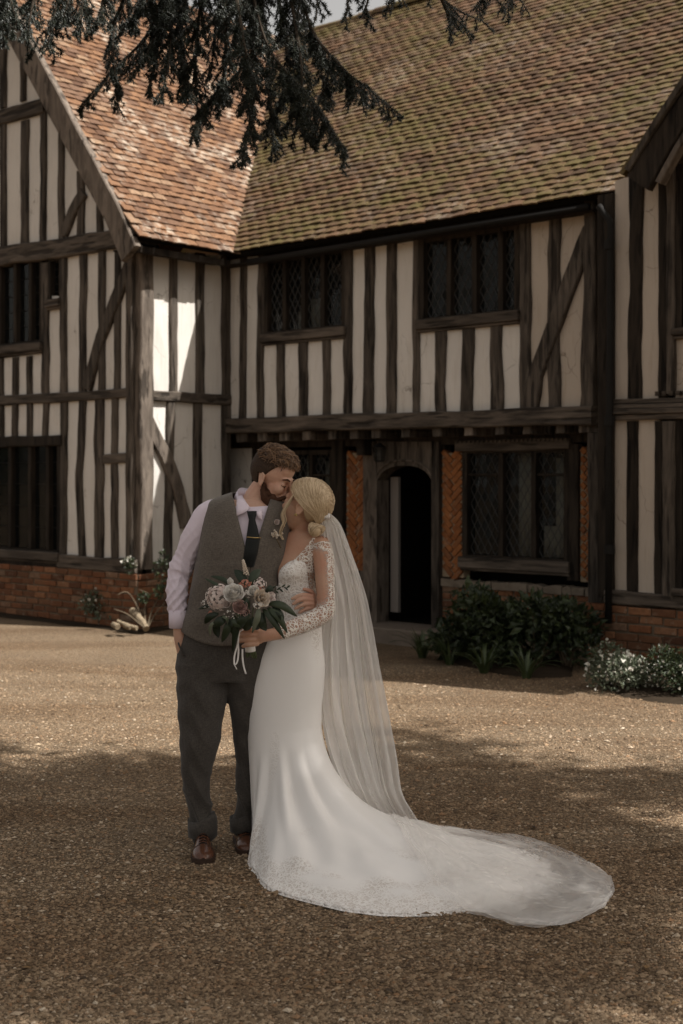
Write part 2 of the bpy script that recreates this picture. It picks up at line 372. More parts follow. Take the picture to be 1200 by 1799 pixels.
def timber(parent, name, pl, pts, w, front=0.028, back=0.05, mat='wood_v', jit=0.10, vertical=None, wob=0.0, label=None):
    """a hewn timber following a polyline; w = width in the same units as pts"""
    P_ = [pl.to(*p) for p in pts]
    if vertical is None: vertical = abs(pts[-1][1] - pts[0][1]) > abs(pts[-1][0] - pts[0][0])
    ws = w if hasattr(w, '__len__') else [w] * len(pts)
    Wm = []
    for p, w_ in zip(pts, ws):
        a = pl.to(p[0] - w_ / 2, p[1]) if vertical else pl.to(p[0], p[1] - w_ / 2)
        b = pl.to(p[0] + w_ / 2, p[1]) if vertical else pl.to(p[0], p[1] + w_ / 2)
        Wm.append(math.hypot(a[0] - b[0], a[1] - b[1]))
    L = [0.0]
    for a, b in zip(P_, P_[1:]): L.append(L[-1] + math.hypot(b[0] - a[0], b[1] - a[1]))
    n = max(3, min(16, int(L[-1] / 0.16) + 1)); sd_ = random.random() * 100
    st = []
    for i in range(n + 1):
        l = L[-1] * i / n; k = 0
        while k < len(L) - 2 and L[k + 1] < l: k += 1
        t_ = (l - L[k]) / max(1e-6, L[k + 1] - L[k])
        st.append((lerp(P_[k][0], P_[k + 1][0], t_), lerp(P_[k][1], P_[k + 1][1], t_), lerp(Wm[k], Wm[k + 1], t_)))
    vs_, fs_ = [], []
    for i, (a, z, w_) in enumerate(st):
        p0, p1 = st[max(0, i - 1)], st[min(n, i + 1)]
        d = Vector((p1[0] - p0[0], p1[1] - p0[1])).normalized(); nn = Vector((d.y, -d.x))
        hl = w_ / 2 * (1 + jit * 2.4 * nz(i * 0.55, sd_)); hr = w_ / 2 * (1 + jit * 2.4 * nz(i * 0.55, sd_ + 31))
        sh = w_ * wob * nz(i * 0.3, sd_ + 77); f = front * (1 + 0.25 * nz(i * 0.5, sd_ + 5)); ch = min(0.012, w_ * 0.12)
        for o, off in ((-hl, -back), (-hl, f - ch), (-hl + ch, f), (hr - ch, f), (hr, f - ch), (hr, -back)):
            vs_.append(pl.p3(a + nn.x * (o + sh), z + nn.y * (o + sh), off))
    for i in range(n):
        for k in range(6):
            k2 = (k + 1) % 6; fs_.append((i * 6 + k, i * 6 + k2, (i + 1) * 6 + k2, (i + 1) * 6 + k))
    fs_ += [tuple(range(6)), tuple(n * 6 + k for k in reversed(range(6)))]
    o = meshobj(name, vs_, fs_, M[mat], parent)
    if label: o['label'] = label
    return o
def panel(parent, pl, quad, off=-0.006, mat='plaster', name='plaster_panel', nx=4, nz_=7, bulge=0.012):
    """quad: px corners tl, tr, br, bl; a slightly pillowed infill panel 5 cm thick"""
    c = [pl.to(*p) for p in quad]; sd_ = random.random() * 50; vs_ = []; fs_ = []
    for j in range(nz_ + 1):
        for i in range(nx + 1):
            s_, t_ = i / nx, j / nz_
            a = lerp(lerp(c[0][0], c[1][0], s_), lerp(c[3][0], c[2][0], s_), t_); z = lerp(lerp(c[0][1], c[1][1], s_), lerp(c[3][1], c[2][1], s_), t_)
            e = (4 * s_ * (1 - s_)) ** 0.5 * (4 * t_ * (1 - t_)) ** 0.5
            vs_.append(pl.p3(a, z, off + e * bulge * (0.5 + nz(i * 0.7, j * 0.5, sd_))))
    w_ = nx + 1
    for j in range(nz_):
        for i in range(nx):
            q = (j * w_ + i, (j + 1) * w_ + i, (j + 1) * w_ + i + 1, j * w_ + i + 1)
            fs_.append(q)
    per = [i for i in range(w_)] + [j * w_ + nx for j in range(1, nz_ + 1)] + [nz_ * w_ + i for i in range(nx - 1, -1, -1)] + [j * w_ for j in range(nz_ - 1, 0, -1)]
    b = len(vs_)
    ax = 1 if pl.k == 'f' else 0
    for k in per:
        v = list(vs_[k]); v[ax] = (pl.v + 0.055) if pl.k == 'f' else (pl.v - 0.055); vs_.append(tuple(v))
    m = len(per)
    for k in range(m): fs_.append((per[k], per[(k + 1) % m], b + (k + 1) % m, b + k))
    fs_.append(tuple(b + k for k in range(m)))
    return meshobj(name, vs_, fs_, M[mat], parent)
def line(x0, y0, x1, y1): return lambda x: y0 + (y1 - y0) * (x - x0) / (x1 - x0)
def row(parent, pl, xs, top, bot, mat='plaster'):
    for a, b in zip(xs, xs[1:]):
        panel(parent, pl, [(a, top(a)), (b, top(b)), (b, bot(b)), (a, bot(a))], mat=mat)
def slab(name, pl, px, mat, parent, off, thick):
    """solid slab standing behind a wall plane; px polygon"""
    c = [pl.to(*p) for p in px]; n_ = len(c)
    vs_ = [pl.p3(a, z, off) for a, z in c] + [pl.p3(a, z, off - thick) for a, z in c]
    fs_ = [tuple(range(n_)), tuple(range(2 * n_ - 1, n_ - 1, -1))] + [(i, i + n_, (i + 1) % n_ + n_, (i + 1) % n_) for i in range(n_)]
    return meshobj(name, vs_, fs_, M[mat], parent)
def wbox(mb, pl, x0, y0, x1, y1, front, back, slant=None):
    """box on a wall plane from px corners (slant: px drop of the right end following the wall's perspective is automatic in metres)"""
    a0, z0 = pl.to(x0, y0); a1, _ = pl.to(x1, y0)
    _, z1 = pl.to(x0, y1)
    mb.box_p = None
    lo = pl.p3(a0, z1, front); hi = pl.p3(a1, z0, -back)
    mb.box([min(l, h) for l, h in zip(lo, hi)], [max(l, h) for l, h in zip(lo, hi)])

# ---------------- front gable of the cross wing
PG, PS, PU, PL_, PW = Plane('f', Q_GAB), Plane('s', 0.0), Plane('f', Q_UP), Plane('f', Q_LO), Plane('f', Q_WING)
gw = slab('gable_wall', PG, [(-260, 45), (20, 60), (236, 452), (240, 1000), (-260, 1000)], 'inside', house, -0.42, 0.05)
gw['label'] = 'plastered front gable with oak studs'
gtop = line(22, 62, 240, 462); tieT, tieB = line(0, 437, 205, 406), line(0, 468, 205, 436)
colT, colB = line(0, 196, 80, 173), line(0, 221, 80, 198)
row(gw, PG, [-60, 6, 42, 80], lambda x: max(40, gtop(x)), lambda x: colT(x) + 8)
row(gw, PG, [-60, 7, 44, 77, 110, 143, 172, 205], lambda x: max(colB(x) - 8, gtop(x)) if x < 90 else gtop(x), lambda x: tieT(x) + 8)
row(gw, PG, [113, 146, 180, 208, 238], lambda x: max(tieB(x) - 8, gtop(x)), line(113, 700, 238, 694))
row(gw, PG, [81, 113], lambda x: 520, line(81, 706, 113, 702))
row(gw, PG, [-40, 6, 28, 53, 81], line(0, 630, 81, 620), line(0, 704, 81, 698))
row(gw, PG, [-40, 6, 28, 53, 81, 113], line(0, 704, 110, 700), line(0, 777, 110, 774))
row(gw, PG, [113, 145, 175, 202, 238], line(113, 700, 238, 690), line(113, 985, 238, 992))
for pts, w in ([(7, 60), (7, 190)], 11), ([(42, 95), (42, 178)], 9), ([(7, 216), (7, 445)], 10), ([(45, 212), (44, 440)], 13), ([(78, 195), (77, 430)], 10), \
        ([(109, 225), (109, 428)], 10), ([(143, 300), (144, 420)], 12), ([(176, 350), (176, 415)], 10), ([(113, 440), (113, 700)], 11), ([(148, 432), (146, 692)], 12), ([(181, 430), (180, 690)], 11), \
        ([(208, 440), (207, 690)], 10), ([(80, 462), (82, 700)], 12), ([(3, 630), (5, 768)], 7), ([(29, 628), (27, 768)], 9), ([(53, 626), (53, 768)], 9), ([(82, 698), (80, 768)], 9), \
        ([(113, 705), (113, 985)], 11), ([(147, 705), (140, 850), (146, 982)], 11), ([(177, 700), (175, 985)], 15), ([(203, 695), (202, 985)], 11), ([(-28, 216), (-28, 768)], 11):
    timber(gw, 'stud', PG, pts, w, wob=0.15)
timber(gw, 'tie_beam', PG, [(-120, 470), (0, 452), (100, 438), (212, 420)], 33, 0.07, mat='wood_h')
timber(gw, 'collar_beam', PG, [(-120, 240), (0, 208), (82, 185)], 26, 0.05, mat='wood_h')
timber(gw, 'rail', PG, [(-120, 712), (0, 704), (120, 698), (234, 690)], 17, 0.045, mat='wood_h')
timber(gw, 'rail', PG, [(185, 807), (230, 804)], 17, 0.04, mat='wood_h')
timber(gw, 'brace', PG, [(231, 462), (205, 530), (178, 600), (155, 682)], 16, 0.05)
timber(gw, 'brace', PG, [(150, 338), (130, 372), (114, 412)], 13, 0.045)
timber(gw, 'corner_post', PG, [(232, 445), (232, 1000)], 12, 0.05)
timber(gw, 'ground_sill', PG, [(106, 985), (160, 990), (244, 995)], 24, 0.05, mat='wood_h')
timber(gw, 'ground_sill', PG, [(-120, 972), (0, 982), (107, 986)], 22, 0.035, mat='wood_dark', vertical=False)

# ---------------- sunlit return wall of the cross wing
sw = slab('return_wall', PS, [(246, 445), (402, 455), (402, 1000), (246, 1010)], 'inside', house, -0.42, 0.05)
sw['label'] = 'sunlit return wall between gable and hall'
row(sw, PS, [262, 303, 351, 396], line(262, 438, 400, 450), line(262, 696, 400, 703))
row(sw, PS, [262, 297, 346, 396], line(262, 696, 400, 703), line(262, 992, 400, 985))
timber(sw, 'corner_post', PS, [(254, 440), (254, 1000)], 23, 0.05, mat='wood_grey', back=0.12)
for pts, w in ([(304, 442), (304, 692)], 13), ([(351, 445), (351, 696)], 15), ([(299, 705), (294, 985)], 14), ([(346, 708), (345, 985)], 15), ([(396, 445), (397, 890)], 15):
    timber(sw, 'stud', PS, pts, w, wob=0.1)
timber(sw, 'rail', PS, [(263, 695), (330, 699), (402, 703)], 18, 0.045, mat='wood_h', vertical=False)
timber(sw, 'brace', PS, [(258, 738), (290, 805), (312, 862), (326, 925)], 20, 0.045, mat='wood_grey')
timber(sw, 'ground_sill', PS, [(262, 1000), (330, 996), (402, 990)], 24, 0.04, mat='wood_h', vertical=False)

# ---------------- jettied upper wall of the hall range
uw = slab('upper_wall', PU, [(400, 440), (1062, 330), (1062, 745), (400, 758)], 'inside', house, -0.45, 0.05)
uw['label'] = 'jettied upper wall with leaded windows'
ey = line(403, 448, 1040, 352); by = line(402, 748, 1048, 730)
bt = lambda x: by(x) - 8
row(uw, PU, [398, 428, 459], ey, bt)
row(uw, PU, [459, 492, 535, 575, 612], line(459, 595, 612, 585), bt)
row(uw, PU, [612, 649, 689, 733], ey, bt)
row(uw, PU, [733, 774, 823, 874, 923], line(733, 573, 923, 556), bt)
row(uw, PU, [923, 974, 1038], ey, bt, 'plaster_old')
yy_ = lambda x: ey(x) - 4
for x0, x1, w in (397, 397, 13), (429, 427, 11), (460, 458, 12), (613, 612, 14), (649, 648, 17), (690, 688, 17), (733, 732, 12), (924, 924, 19), (974, 975, 22):
    timber(uw, 'stud', PU, [(x0, yy_(x0)), (x1, by(x1) - 4)], w, wob=0.12)
for x, w, y0 in (493, 14, 592), (535, 15, 590), (575, 13, 588), (774, 18, 570), (823, 21, 566), (874, 21, 562):
    timber(uw, 'stud', PU, [(x, y0), (x + random.uniform(-1, 2), by(x) - 4)], w, wob=0.2)
timber(uw, 'corner_post', PU, [(1041, 345), (1040, 500), (1036, 722)], [18, 20, 26], 0.06)
timber(uw, 'brace', PU, [(1040, 402), (1002, 500), (970, 590), (943, 660), (934, 718)], 25, 0.05)
timber(uw, 'jetty_beam', PU, [(402, 749), (560, 744), (800, 737), (1049, 729)], [26, 28, 30, 32], 0.09, 0.2, mat='wood_h')
timber(uw, 'wall_plate', PU, [(400, 450), (700, 408), (1052, 350)], [14, 16, 18], 0.05, mat='wood_dark', vertical=False)
for x in (424, 462, 500, 541, 583, 623, 662, 714, 768, 826, 882, 927, 985, 1028):
    y = line(402, 770, 1048, 752)(x)
    timber(uw, 'joist_end', PU, [(x, y - 8), (x + 0.5, y + 7)], 17 + random.uniform(-3, 3), 0.03 + random.uniform(-0.02, 0.02), 0.5, mat=random.choice(['wood_grey', 'wood_v', 'wood_v']))

# ---------------- leaded windows
def clip_poly(poly, x0, x1, y0, y1):
    def cut(p, f, inside):
        o = []
        for a, b in zip(p, p[1:] + p[:1]):
            ia, ib = inside(a), inside(b)
            if ia: o.append(a)
            if ia != ib: o.append(f(a, b))
        return o
    def ix(c): return lambda a, b: (c, a[1] + (b[1] - a[1]) * (c - a[0]) / (b[0] - a[0]))
    def iy(c): return lambda a, b: (a[0] + (b[0] - a[0]) * (c - a[1]) / (b[1] - a[1]), c)
    for f, ins in ((ix(x0), lambda p: p[0] >= x0), (ix(x1), lambda p: p[0] <= x1), (iy(y0), lambda p: p[1] >= y0), (iy(y1), lambda p: p[1] <= y1)):
        if len(poly) < 3: return []
        poly = cut(poly, f, ins)
    return poly
PANES = [0]
def light(win, pl, a0, a1, z0, z1, depth, dw=0.085, dh=0.145, single=True):
    """one leaded light: diamond panes, each tilted a little, and the lead cames between them"""
    lead = MB(); joined = MB(); seen = set()
    nu, nv = int((a1 - a0) / dw) + 2, int((z1 - z0) / dh) + 2
    for j in range(-1, 2 * nv + 1):
        for i in range(-1, nu + 1):
            cx_ = a0 + (i + (0.5 if j % 2 else 0.0)) * dw; cz = z0 + j * dh / 2
            poly = clip_poly([(cx_ - dw / 2, cz), (cx_, cz - dh / 2), (cx_ + dw / 2, cz), (cx_, cz + dh / 2)], a0, a1, z0, z1)
            if len(poly) < 3: continue
            mx_ = sum(p[0] for p in poly) / len(poly); mz = sum(p[1] for p in poly) / len(poly)
            ar = abs(sum(p[0] * q[1] - q[0] * p[1] for p, q in zip(poly, poly[1:] + poly[:1]))) / 2
            if ar < 2e-4: continue
            tx, tz = random.gauss(0, 0.030), random.gauss(0, 0.030)
            fr = [pl.p3(p[0], p[1], -depth + (p[0] - mx_) * tx + (p[1] - mz) * tz) for p in poly]
            bk = [pl.p3(p[0], p[1], -depth - 0.004 + (p[0] - mx_) * tx + (p[1] - mz) * tz) for p in poly]
            k = len(poly); fs_ = [tuple(range(k)), tuple(range(2 * k - 1, k - 1, -1))] + [(e, e + k, (e + 1) % k + k, (e + 1) % k) for e in range(k)]
            if single and PANES[0] < 205:
                PANES[0] += 1; meshobj('pane', fr + bk, fs_, M['glass'], win)
            else: joined.add(fr + bk, fs_)
            for e in range(k):
                p, q = poly[e], poly[(e + 1) % k]
                if abs(p[0] - q[0]) < 1e-5 or abs(p[1] - q[1]) < 1e-5: continue
                ky = (round(p[0] + q[0], 3), round(p[1] + q[1], 3))
                if ky in seen: continue
                seen.add(ky)
                lead.tube([pl.p3(p[0], p[1], -depth + 0.003), pl.p3(q[0], q[1], -depth + 0.003)], 0.0042, 4, False)
    if joined.v: tag(joined.build('pane', M['glass'], win), kind='stuff')
    tag(lead.build('lead_came', M['lead'], win), kind='stuff')
def pbox(name, pl, a0, a1, z0, z1, front, back, mat, parent):
    mb = MB(); lo = pl.p3(a0, z0, front); hi = pl.p3(a1, z1, -back)
    mb.box([min(l, h) for l, h in zip(lo, hi)], [max(l, h) for l, h in zip(lo, hi)])
    o = mb.build(name, M[mat], parent)
    bv = o.modifiers.new('bevel', 'BEVEL'); bv.width = 0.006; bv.segments = 1
    return o
def window(pl, x0, x1, yt, yb, mulls, parent, label, frame=0.055, depth=0.05, mat='wood_dark', leaded=True, single=True, sill=None, transom=None, curtains=()):
    """x0..x1 outer frame in px measured at its left end; yt, yb glass opening rows there"""
    a0, z1 = pl.to(x0, yt); _, z0 = pl.to(x0, yb); a1, _ = pl.to(x1, yt)
    w_ = meshobj('window', [], [], M[mat], parent); w_['label'] = label
    mb = MB()
    def add(c0, c1, d0, d1, f, b):
        lo = pl.p3(c0, d0, f); hi = pl.p3(c1, d1, -b); mb.box([min(l, h) for l, h in zip(lo, hi)], [max(l, h) for l, h in zip(lo, hi)])
    add(a0, a0 + frame, z0 - 0.03, z1 + 0.05, 0.022, 0.12); add(a1 - frame, a1, z0 - 0.03, z1 + 0.05, 0.022, 0.12)
    add(a0 + frame, a1 - frame, z1, z1 + 0.05, 0.02, 0.12); add(a0 + frame, a1 - frame, z0 - 0.03, z0, 0.02, 0.12)
    fr = mb.build('frame', M[mat], w_)
    bounds = [a0 + frame]
    for mx_ in mulls:
        am, _ = pl.to(mx_, yt); hw = 0.030
        pbox('mullion', pl, am - hw, am + hw, z0, z1, 0.012, 0.10, mat, w_); bounds += [am - hw, am + hw]
    bounds.append(a1 - frame)
    for k in range(0, len(bounds), 2):
        b0, b1 = bounds[k], bounds[k + 1]
        if transom and k // 2 in transom[1]:
            zt = pl.to(x0, transom[0])[1]
            pbox('casement', pl, b0, b1, zt - 0.014, zt + 0.014, 0.0, 0.07, mat, w_)
        if leaded: light(w_, pl, b0, b1, z0, z1, depth, single=single)
        else:
            hb = 5
            for r_ in range(hb):
                pbox('pane', pl, b0, b1, lerp(z0, z1, r_ / hb) + 0.004, lerp(z0, z1, (r_ + 1) / hb) - 0.004, -depth, depth + 0.004, 'glass', w_)
            for r_ in range(1, hb):
                pbox('glazing_bar', pl, b0, b1, lerp(z0, z1, r_ / hb) - 0.005, lerp(z0, z1, r_ / hb) + 0.005, -depth + 0.012, depth + 0.006, 'iron', w_)
    for (c0, c1, d0, d1) in curtains:          # cloth hanging inside, fractions of the opening
        e0, e1 = lerp(a0 + frame, a1 - frame, c0), lerp(a0 + frame, a1 - frame, c1); g0, g1 = lerp(z0, z1, d0), lerp(z0, z1, d1)
        vs_, fs_ = [], []
        for i in range(13):
            a = lerp(e0, e1, i / 12)
            for z in (g0, g1): vs_.append(pl.p3(a, z, -0.20 - 0.018 * math.sin(i * 1.7)))
        fs_ = [(2 * i, 2 * i + 2, 2 * i + 3, 2 * i + 1) for i in range(12)]
        o = meshobj('curtain', vs_, fs_, M['curtain'], w_, True); sm = o.modifiers.new('thick', 'SOLIDIFY'); sm.thickness = 0.004
    if sill:
        s0, s1 = sill
        _, zs1 = pl.to(x0, s0); _, zs0 = pl.to(x0, s1)
        pbox('sill', pl, a0 - 0.02, a1 + 0.02, zs0, zs1, 0.075, 0.10, 'wood_h', w_)
        pbox('sill_moulding', pl, a0 - 0.01, a1 + 0.01, zs0 - 0.03, zs0 - 0.002, 0.045, 0.05, 'wood_h', w_)
    return w_
window(PU, 466, 609, 457, 584, [500, 533, 567], uw, 'small leaded upper window nearest the gable', sill=(588, 603), curtains=[(0.24, 0.36, 0, 0.28), (0.40, 0.62, 0, 0.42)])
window(PU, 739, 914, 428, 560, [789, 834, 880], uw, 'wide leaded upper window under the eaves', sill=(563, 580))
window(PG, -60, 77, 480, 612, [-25, 0, 27, 54], gw, 'barred upper window in the gable', leaded=False, sill=(616, 630))
window(PG, 88, 109, 460, 526, [], gw, 'tiny slit window beside the gable window', leaded=False, frame=0.03, sill=(528, 541))
window(PG, -60, 108, 778, 957, [-20, 18, 53, 84], gw, 'tall barred lower window in the gable', leaded=False, sill=(960, 974))
timber(gw, 'lintel', PG, [(-100, 783), (0, 777), (112, 774)], 19, 0.05, mat='wood_dark')
UE, QE, TW, TM = 0.30, 1.12, 1.235, 1.0                   # eave lines and slopes (wing, hall)
TW0 = TW; zE = W(1030, 343, QE)[1]
# ---------------- recessed ground-floor wall of the hall range
lw = slab('lower_wall', PL_, [(660, 745), (1070, 735), (1070, 815), (660, 815)], 'inside', house, -0.40, 0.05)
lw['label'] = 'recessed ground-floor wall with herringbone brick'
slab('lining', PL_, [(404, 760), (660, 750), (660, 1150), (404, 1150)], 'inside', lw, -0.40, 0.05)
slab('lining', PL_, [(770, 750), (1070, 735), (1070, 1180), (770, 1150)], 'inside', lw, -0.40, 0.05)
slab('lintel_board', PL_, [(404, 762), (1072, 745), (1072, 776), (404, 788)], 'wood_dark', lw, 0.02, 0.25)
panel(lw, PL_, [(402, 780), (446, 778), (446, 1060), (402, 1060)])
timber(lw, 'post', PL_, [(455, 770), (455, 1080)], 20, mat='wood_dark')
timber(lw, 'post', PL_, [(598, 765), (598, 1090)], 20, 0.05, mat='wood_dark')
window(PL_, 468, 588, 800, 900, [505, 546], lw, 'leaded lower window behind the couple', single=False, curtains=[(0.42, 0.60, 0.0, 1.0), (0.72, 0.95, 0.15, 0.9)], transom=(835, (2,)))
timber(lw, 'rail', PL_, [(462, 912), (592, 912)], 16, 0.03, mat='wood_h', vertical=False)
# door frame with a four-centred arch
dm = MB()
opening = []
xl, xr = 667, 763
def arch(x):
    t_ = (x - xl) / (xr - xl) * 2 - 1
    return 818 + 21 * abs(t_) ** 2.6 + 5 * max(0, abs(t_) - 0.85) / 0.15
out = [(645, 1101), (645, 776), (777, 774), (777, 1101)]
inn = [(xl, 1101)] + [(lerp(xl, xr, k / 16), arch(lerp(xl, xr, k / 16))) for k in range(17)] + [(xr, 1101)]
def prism(mb, pl, poly, front, back):
    c = [pl.to(*p) for p in poly]; n_ = len(c)
    mb.add([pl.p3(a, z, front) for a, z in c] + [pl.p3(a, z, -back) for a, z in c],
           [tuple(range(n_)), tuple(range(2 * n_ - 1, n_ - 1, -1))] + [(i, i + n_, (i + 1) % n_ + n_, (i + 1) % n_) for i in range(n_)])
df = meshobj('door_frame', [], [], M['wood_v'], lw); df['label'] = 'arched oak frame of the open doorway'
mb = MB(); prism(mb, PL_, [(643, 1101), (643, 776), (662, 776), (667, 840), (667, 1101)], 0.05, 0.15); mb.build('jamb', M['wood_grey'], df)
mb = MB(); prism(mb, PL_, [(763, 1101), (763, 840), (768, 776), (776, 776), (776, 1101)], 0.05, 0.15); mb.build('jamb', M['wood_v'], df)
mb = MB()
for k in range(16):
    a, b = inn[1 + k], inn[2 + k]
    prism(mb, PL_, [a, (a[0], 776), (b[0], 776), b], 0.045, 0.14)
mb.build('arched_head', M['wood_v'], df)
mb = MB()
for sgn, k0 in ((0, 0), (1, 0)):
    pts = [(p[0], p[1] - 9) for p in inn[1:18]]
mb.tube([PL_.p3(*PL_.to(*p), 0.05) for p in pts], 0.012, 6); mb.build('arch_moulding', M['wood_grey'], df)
# passage behind the doorway: walls, floor, ceiling, all dark; the white edge of the opened door on its left
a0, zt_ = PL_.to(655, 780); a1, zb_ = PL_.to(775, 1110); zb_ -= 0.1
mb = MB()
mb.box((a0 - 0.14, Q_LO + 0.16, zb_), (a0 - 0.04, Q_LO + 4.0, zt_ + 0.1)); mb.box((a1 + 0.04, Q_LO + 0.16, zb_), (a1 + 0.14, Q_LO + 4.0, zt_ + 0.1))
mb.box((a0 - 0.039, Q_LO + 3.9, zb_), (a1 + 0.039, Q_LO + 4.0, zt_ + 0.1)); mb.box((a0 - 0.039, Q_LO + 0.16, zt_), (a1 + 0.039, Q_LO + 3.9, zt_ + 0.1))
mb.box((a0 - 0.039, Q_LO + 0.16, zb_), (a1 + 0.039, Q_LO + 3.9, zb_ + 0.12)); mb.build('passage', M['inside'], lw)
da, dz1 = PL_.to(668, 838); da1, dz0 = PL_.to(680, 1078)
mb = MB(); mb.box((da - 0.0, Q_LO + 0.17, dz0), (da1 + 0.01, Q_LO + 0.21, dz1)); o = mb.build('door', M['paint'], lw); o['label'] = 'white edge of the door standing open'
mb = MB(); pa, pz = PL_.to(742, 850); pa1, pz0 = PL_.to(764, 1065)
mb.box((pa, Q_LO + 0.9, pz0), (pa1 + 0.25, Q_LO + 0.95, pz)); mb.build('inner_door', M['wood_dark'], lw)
# door step
st = MB(); s0, _ = PL_.to(640, 1100); s1, _ = PL_.to(790, 1100); zst = PL_.to(715, 1098)[1]
st.box((s0, Q_LO - 0.36, -0.2), (s1 + 0.05, Q_LO + 0.2, zst)); o = st.build('door_step', M['step'], lw)
bv = o.modifiers.new('bevel', 'BEVEL'); bv.width = 0.02; bv.segments = 2

# bricks, each one an object sharing a few meshes
def brick_mesh(l, h, d, k):
    me = bpy.data.meshes.new('brick'); b = bmesh.new(); rr = random.Random(k)
    bmesh.ops.create_cube(b, size=1.0)
    for v in b.verts: v.co = Vector((v.co.x * l, v.co.y * d, v.co.z * h)) + Vector((rr.uniform(-1, 1) * 0.005, rr.uniform(-1, 1) * 0.004, rr.uniform(-1, 1) * 0.003))
    bmesh.ops.bevel(b, geom=b.edges[:], offset=0.006, segments=1, affect='EDGES')
    b.to_mesh(me); b.free(); return me
BM_ = {}; JB = {}
def brick(parent, loc, l, h, mat, rot=None, d=0.10):
    k = (round(l, 2), round(h, 3), mat, random.randrange(4))
    pv = parent
    w3 = Matrix.Translation(C0) @ Matrix.Rotation(ANG, 4, 'Z') @ Vector(loc); px = CX + F * w3.x / w3.y
    if px < -8 or px > 1208 or 'infill' in parent.name:            # out of the picture: one joined part
        jb = JB.setdefault(parent.name, (parent, mat, MB())); hx, hy, hz = (d / 2, l / 2, h / 2) if rot and abs(rot[2]) > 1 else (l / 2, d / 2, h / 2)
        jb[2].box((loc[0] - hx, loc[1] - hy, loc[2] - hz), (loc[0] + hx, loc[1] + hy, loc[2] + hz)); return None
    if k not in BM_:
        BM_[k] = brick_mesh(l, h, d, len(BM_)); BM_[k].materials.append(M[mat])
    o = link('brick', BM_[k], parent); o.location = loc
    if rot: o.rotation_euler = rot
    return o
def herring(pl, x0, x1, yt, yb, label):
    a0, z1 = pl.to(x0, yt); a1, _ = pl.to(x1, yt); _, z0 = pl.to(x0, yb)
    pn = MB(); lo = pl.p3(a0 - 0.01, z0, -0.012); hi = pl.p3(a1 + 0.01, z1, -0.12)
    pn.box([min(l, h) for l, h in zip(lo, hi)], [max(l, h) for l, h in zip(lo, hi)])
    pan = pn.build('herringbone_panel', M['mortar_pale'], lw); pan['label'] = label
    wd = a1 - a0; cxm = (a0 + a1) / 2; pitch = 0.082; L_ = wd / 2 / math.cos(R(45)) - 0.022; z = z0 - wd * 0.30
    while z < z1 + 0.02:
        for sg in (-1, 1):
            # chevron pointing down in the middle: each arm rises outwards
            cx_ = cxm + sg * (wd / 4); cz = z + wd / 4 + (pitch / 2 if sg > 0 else 0)
            if z0 + 0.01 < cz < z1 + 0.03:
                ll = min(L_, 0.24)
                brick(pan, pl.p3(cx_, cz, -0.055 + random.uniform(0.0, 0.012)), ll, 0.055, 'brick_orange', (random.gauss(0, 0.02), -sg * R(45) + random.gauss(0, 0.03), random.gauss(0, 0.02)), 0.11)
        z += pitch
    return pan
herring(PL_, 609, 645, 796, 1002, 'herringbone brick panel on the left of the doorway')
herring(PL_, 777, 812, 796, 1013, 'herringbone brick panel on the right of the doorway')
herring(PL_, 1020, 1040, 790, 1022, 'narrow herringbone brick strip at the right post')
timber(lw, 'rail', PL_, [(600, 1009), (645, 1011)], 16, 0.03, mat='wood_v', vertical=False)
def courses(parent, pl, x0, x1, zt, zb, mat='brick', L_=0.225, h=0.062, j=0.012, off=-0.045, skip=None):
    a0, a1 = (pl.to(x0, 900)[0], pl.to(x1, 900)[0]) if x1 > 20 else (x0, x1)
    z = zt - h / 2; r_ = 0
    while z - h / 2 > zb - 0.02:
        a = a0 - (L_ / 2 if r_ % 2 else 0)
        while a < a1 - 0.03:
            b0, b1 = max(a, a0), min(a + L_, a1)
            if b1 - b0 > 0.05 and not (skip and skip((b0 + b1) / 2, z)):
                p = pl.p3((b0 + b1) / 2, z + random.gauss(0, 0.003), off + random.uniform(0, 0.012))
                brick(parent, p, round(b1 - b0 - j, 2), h, mat, (random.gauss(0, 0.012), random.gauss(0, 0.012), (0 if pl.k == 'f' else math.pi / 2) + random.gauss(0, 0.012)))
            a += L_ + random.uniform(-0.012, 0.012)
        z -= h + j; r_ += 1
def plinth(pl, x0, x1, ztop, zbot, label, parent):
    if x1 > 20: x0, x1 = pl.to(x0, 900)[0], pl.to(x1, 900)[0]
    a0, a1 = x0, x1
    mb = MB(); lo = pl.p3(a0, zbot - 0.15, -0.005); hi = pl.p3(a1, ztop, -0.16)
    mb.box([min(l, h) for l, h in zip(lo, hi)], [max(l, h) for l, h in zip(lo, hi)])
    o = mb.build('brick_plinth', M['mortar'], parent); o['label'] = label
    courses(o, pl, x0, x1, ztop, zbot)
    return o
PGb = Plane('f', Q_GAB - 0.05); PSb = Plane('s', 0.05)
zg = PG.to(240, 1008)[1]
plinth(PGb, -3.4, 0.045, zg, 0.0, 'mellow brick plinth under the gable', gw)
plinth(PSb, -0.046, 1.26, zg, 0.0, 'brick plinth under the return wall', sw)
zq = PL_.to(520, 921)[1]; mb = MB(); qa, qb = PL_.to(462, 900)[0], PL_.to(590, 900)[0]; mb.box((qa, Q_LO + 0.005, -0.2), (qb, Q_LO + 0.16, zq)); bi = mb.build('brick_infill', M['mortar'], lw)
courses(bi, PL_, 468, 588, zq, 0.55, L_=0.24)
zl = PL_.to(640, 1018)[1]
plinth(PL_, 600, 643, zl, 0.0, 'brickwork left of the doorway', lw)
zl2 = PL_.to(790, 1030)[1]
plinth(PL_, 777, 1036, zl2, 0.05, 'brickwork below the leaded lower window', lw)
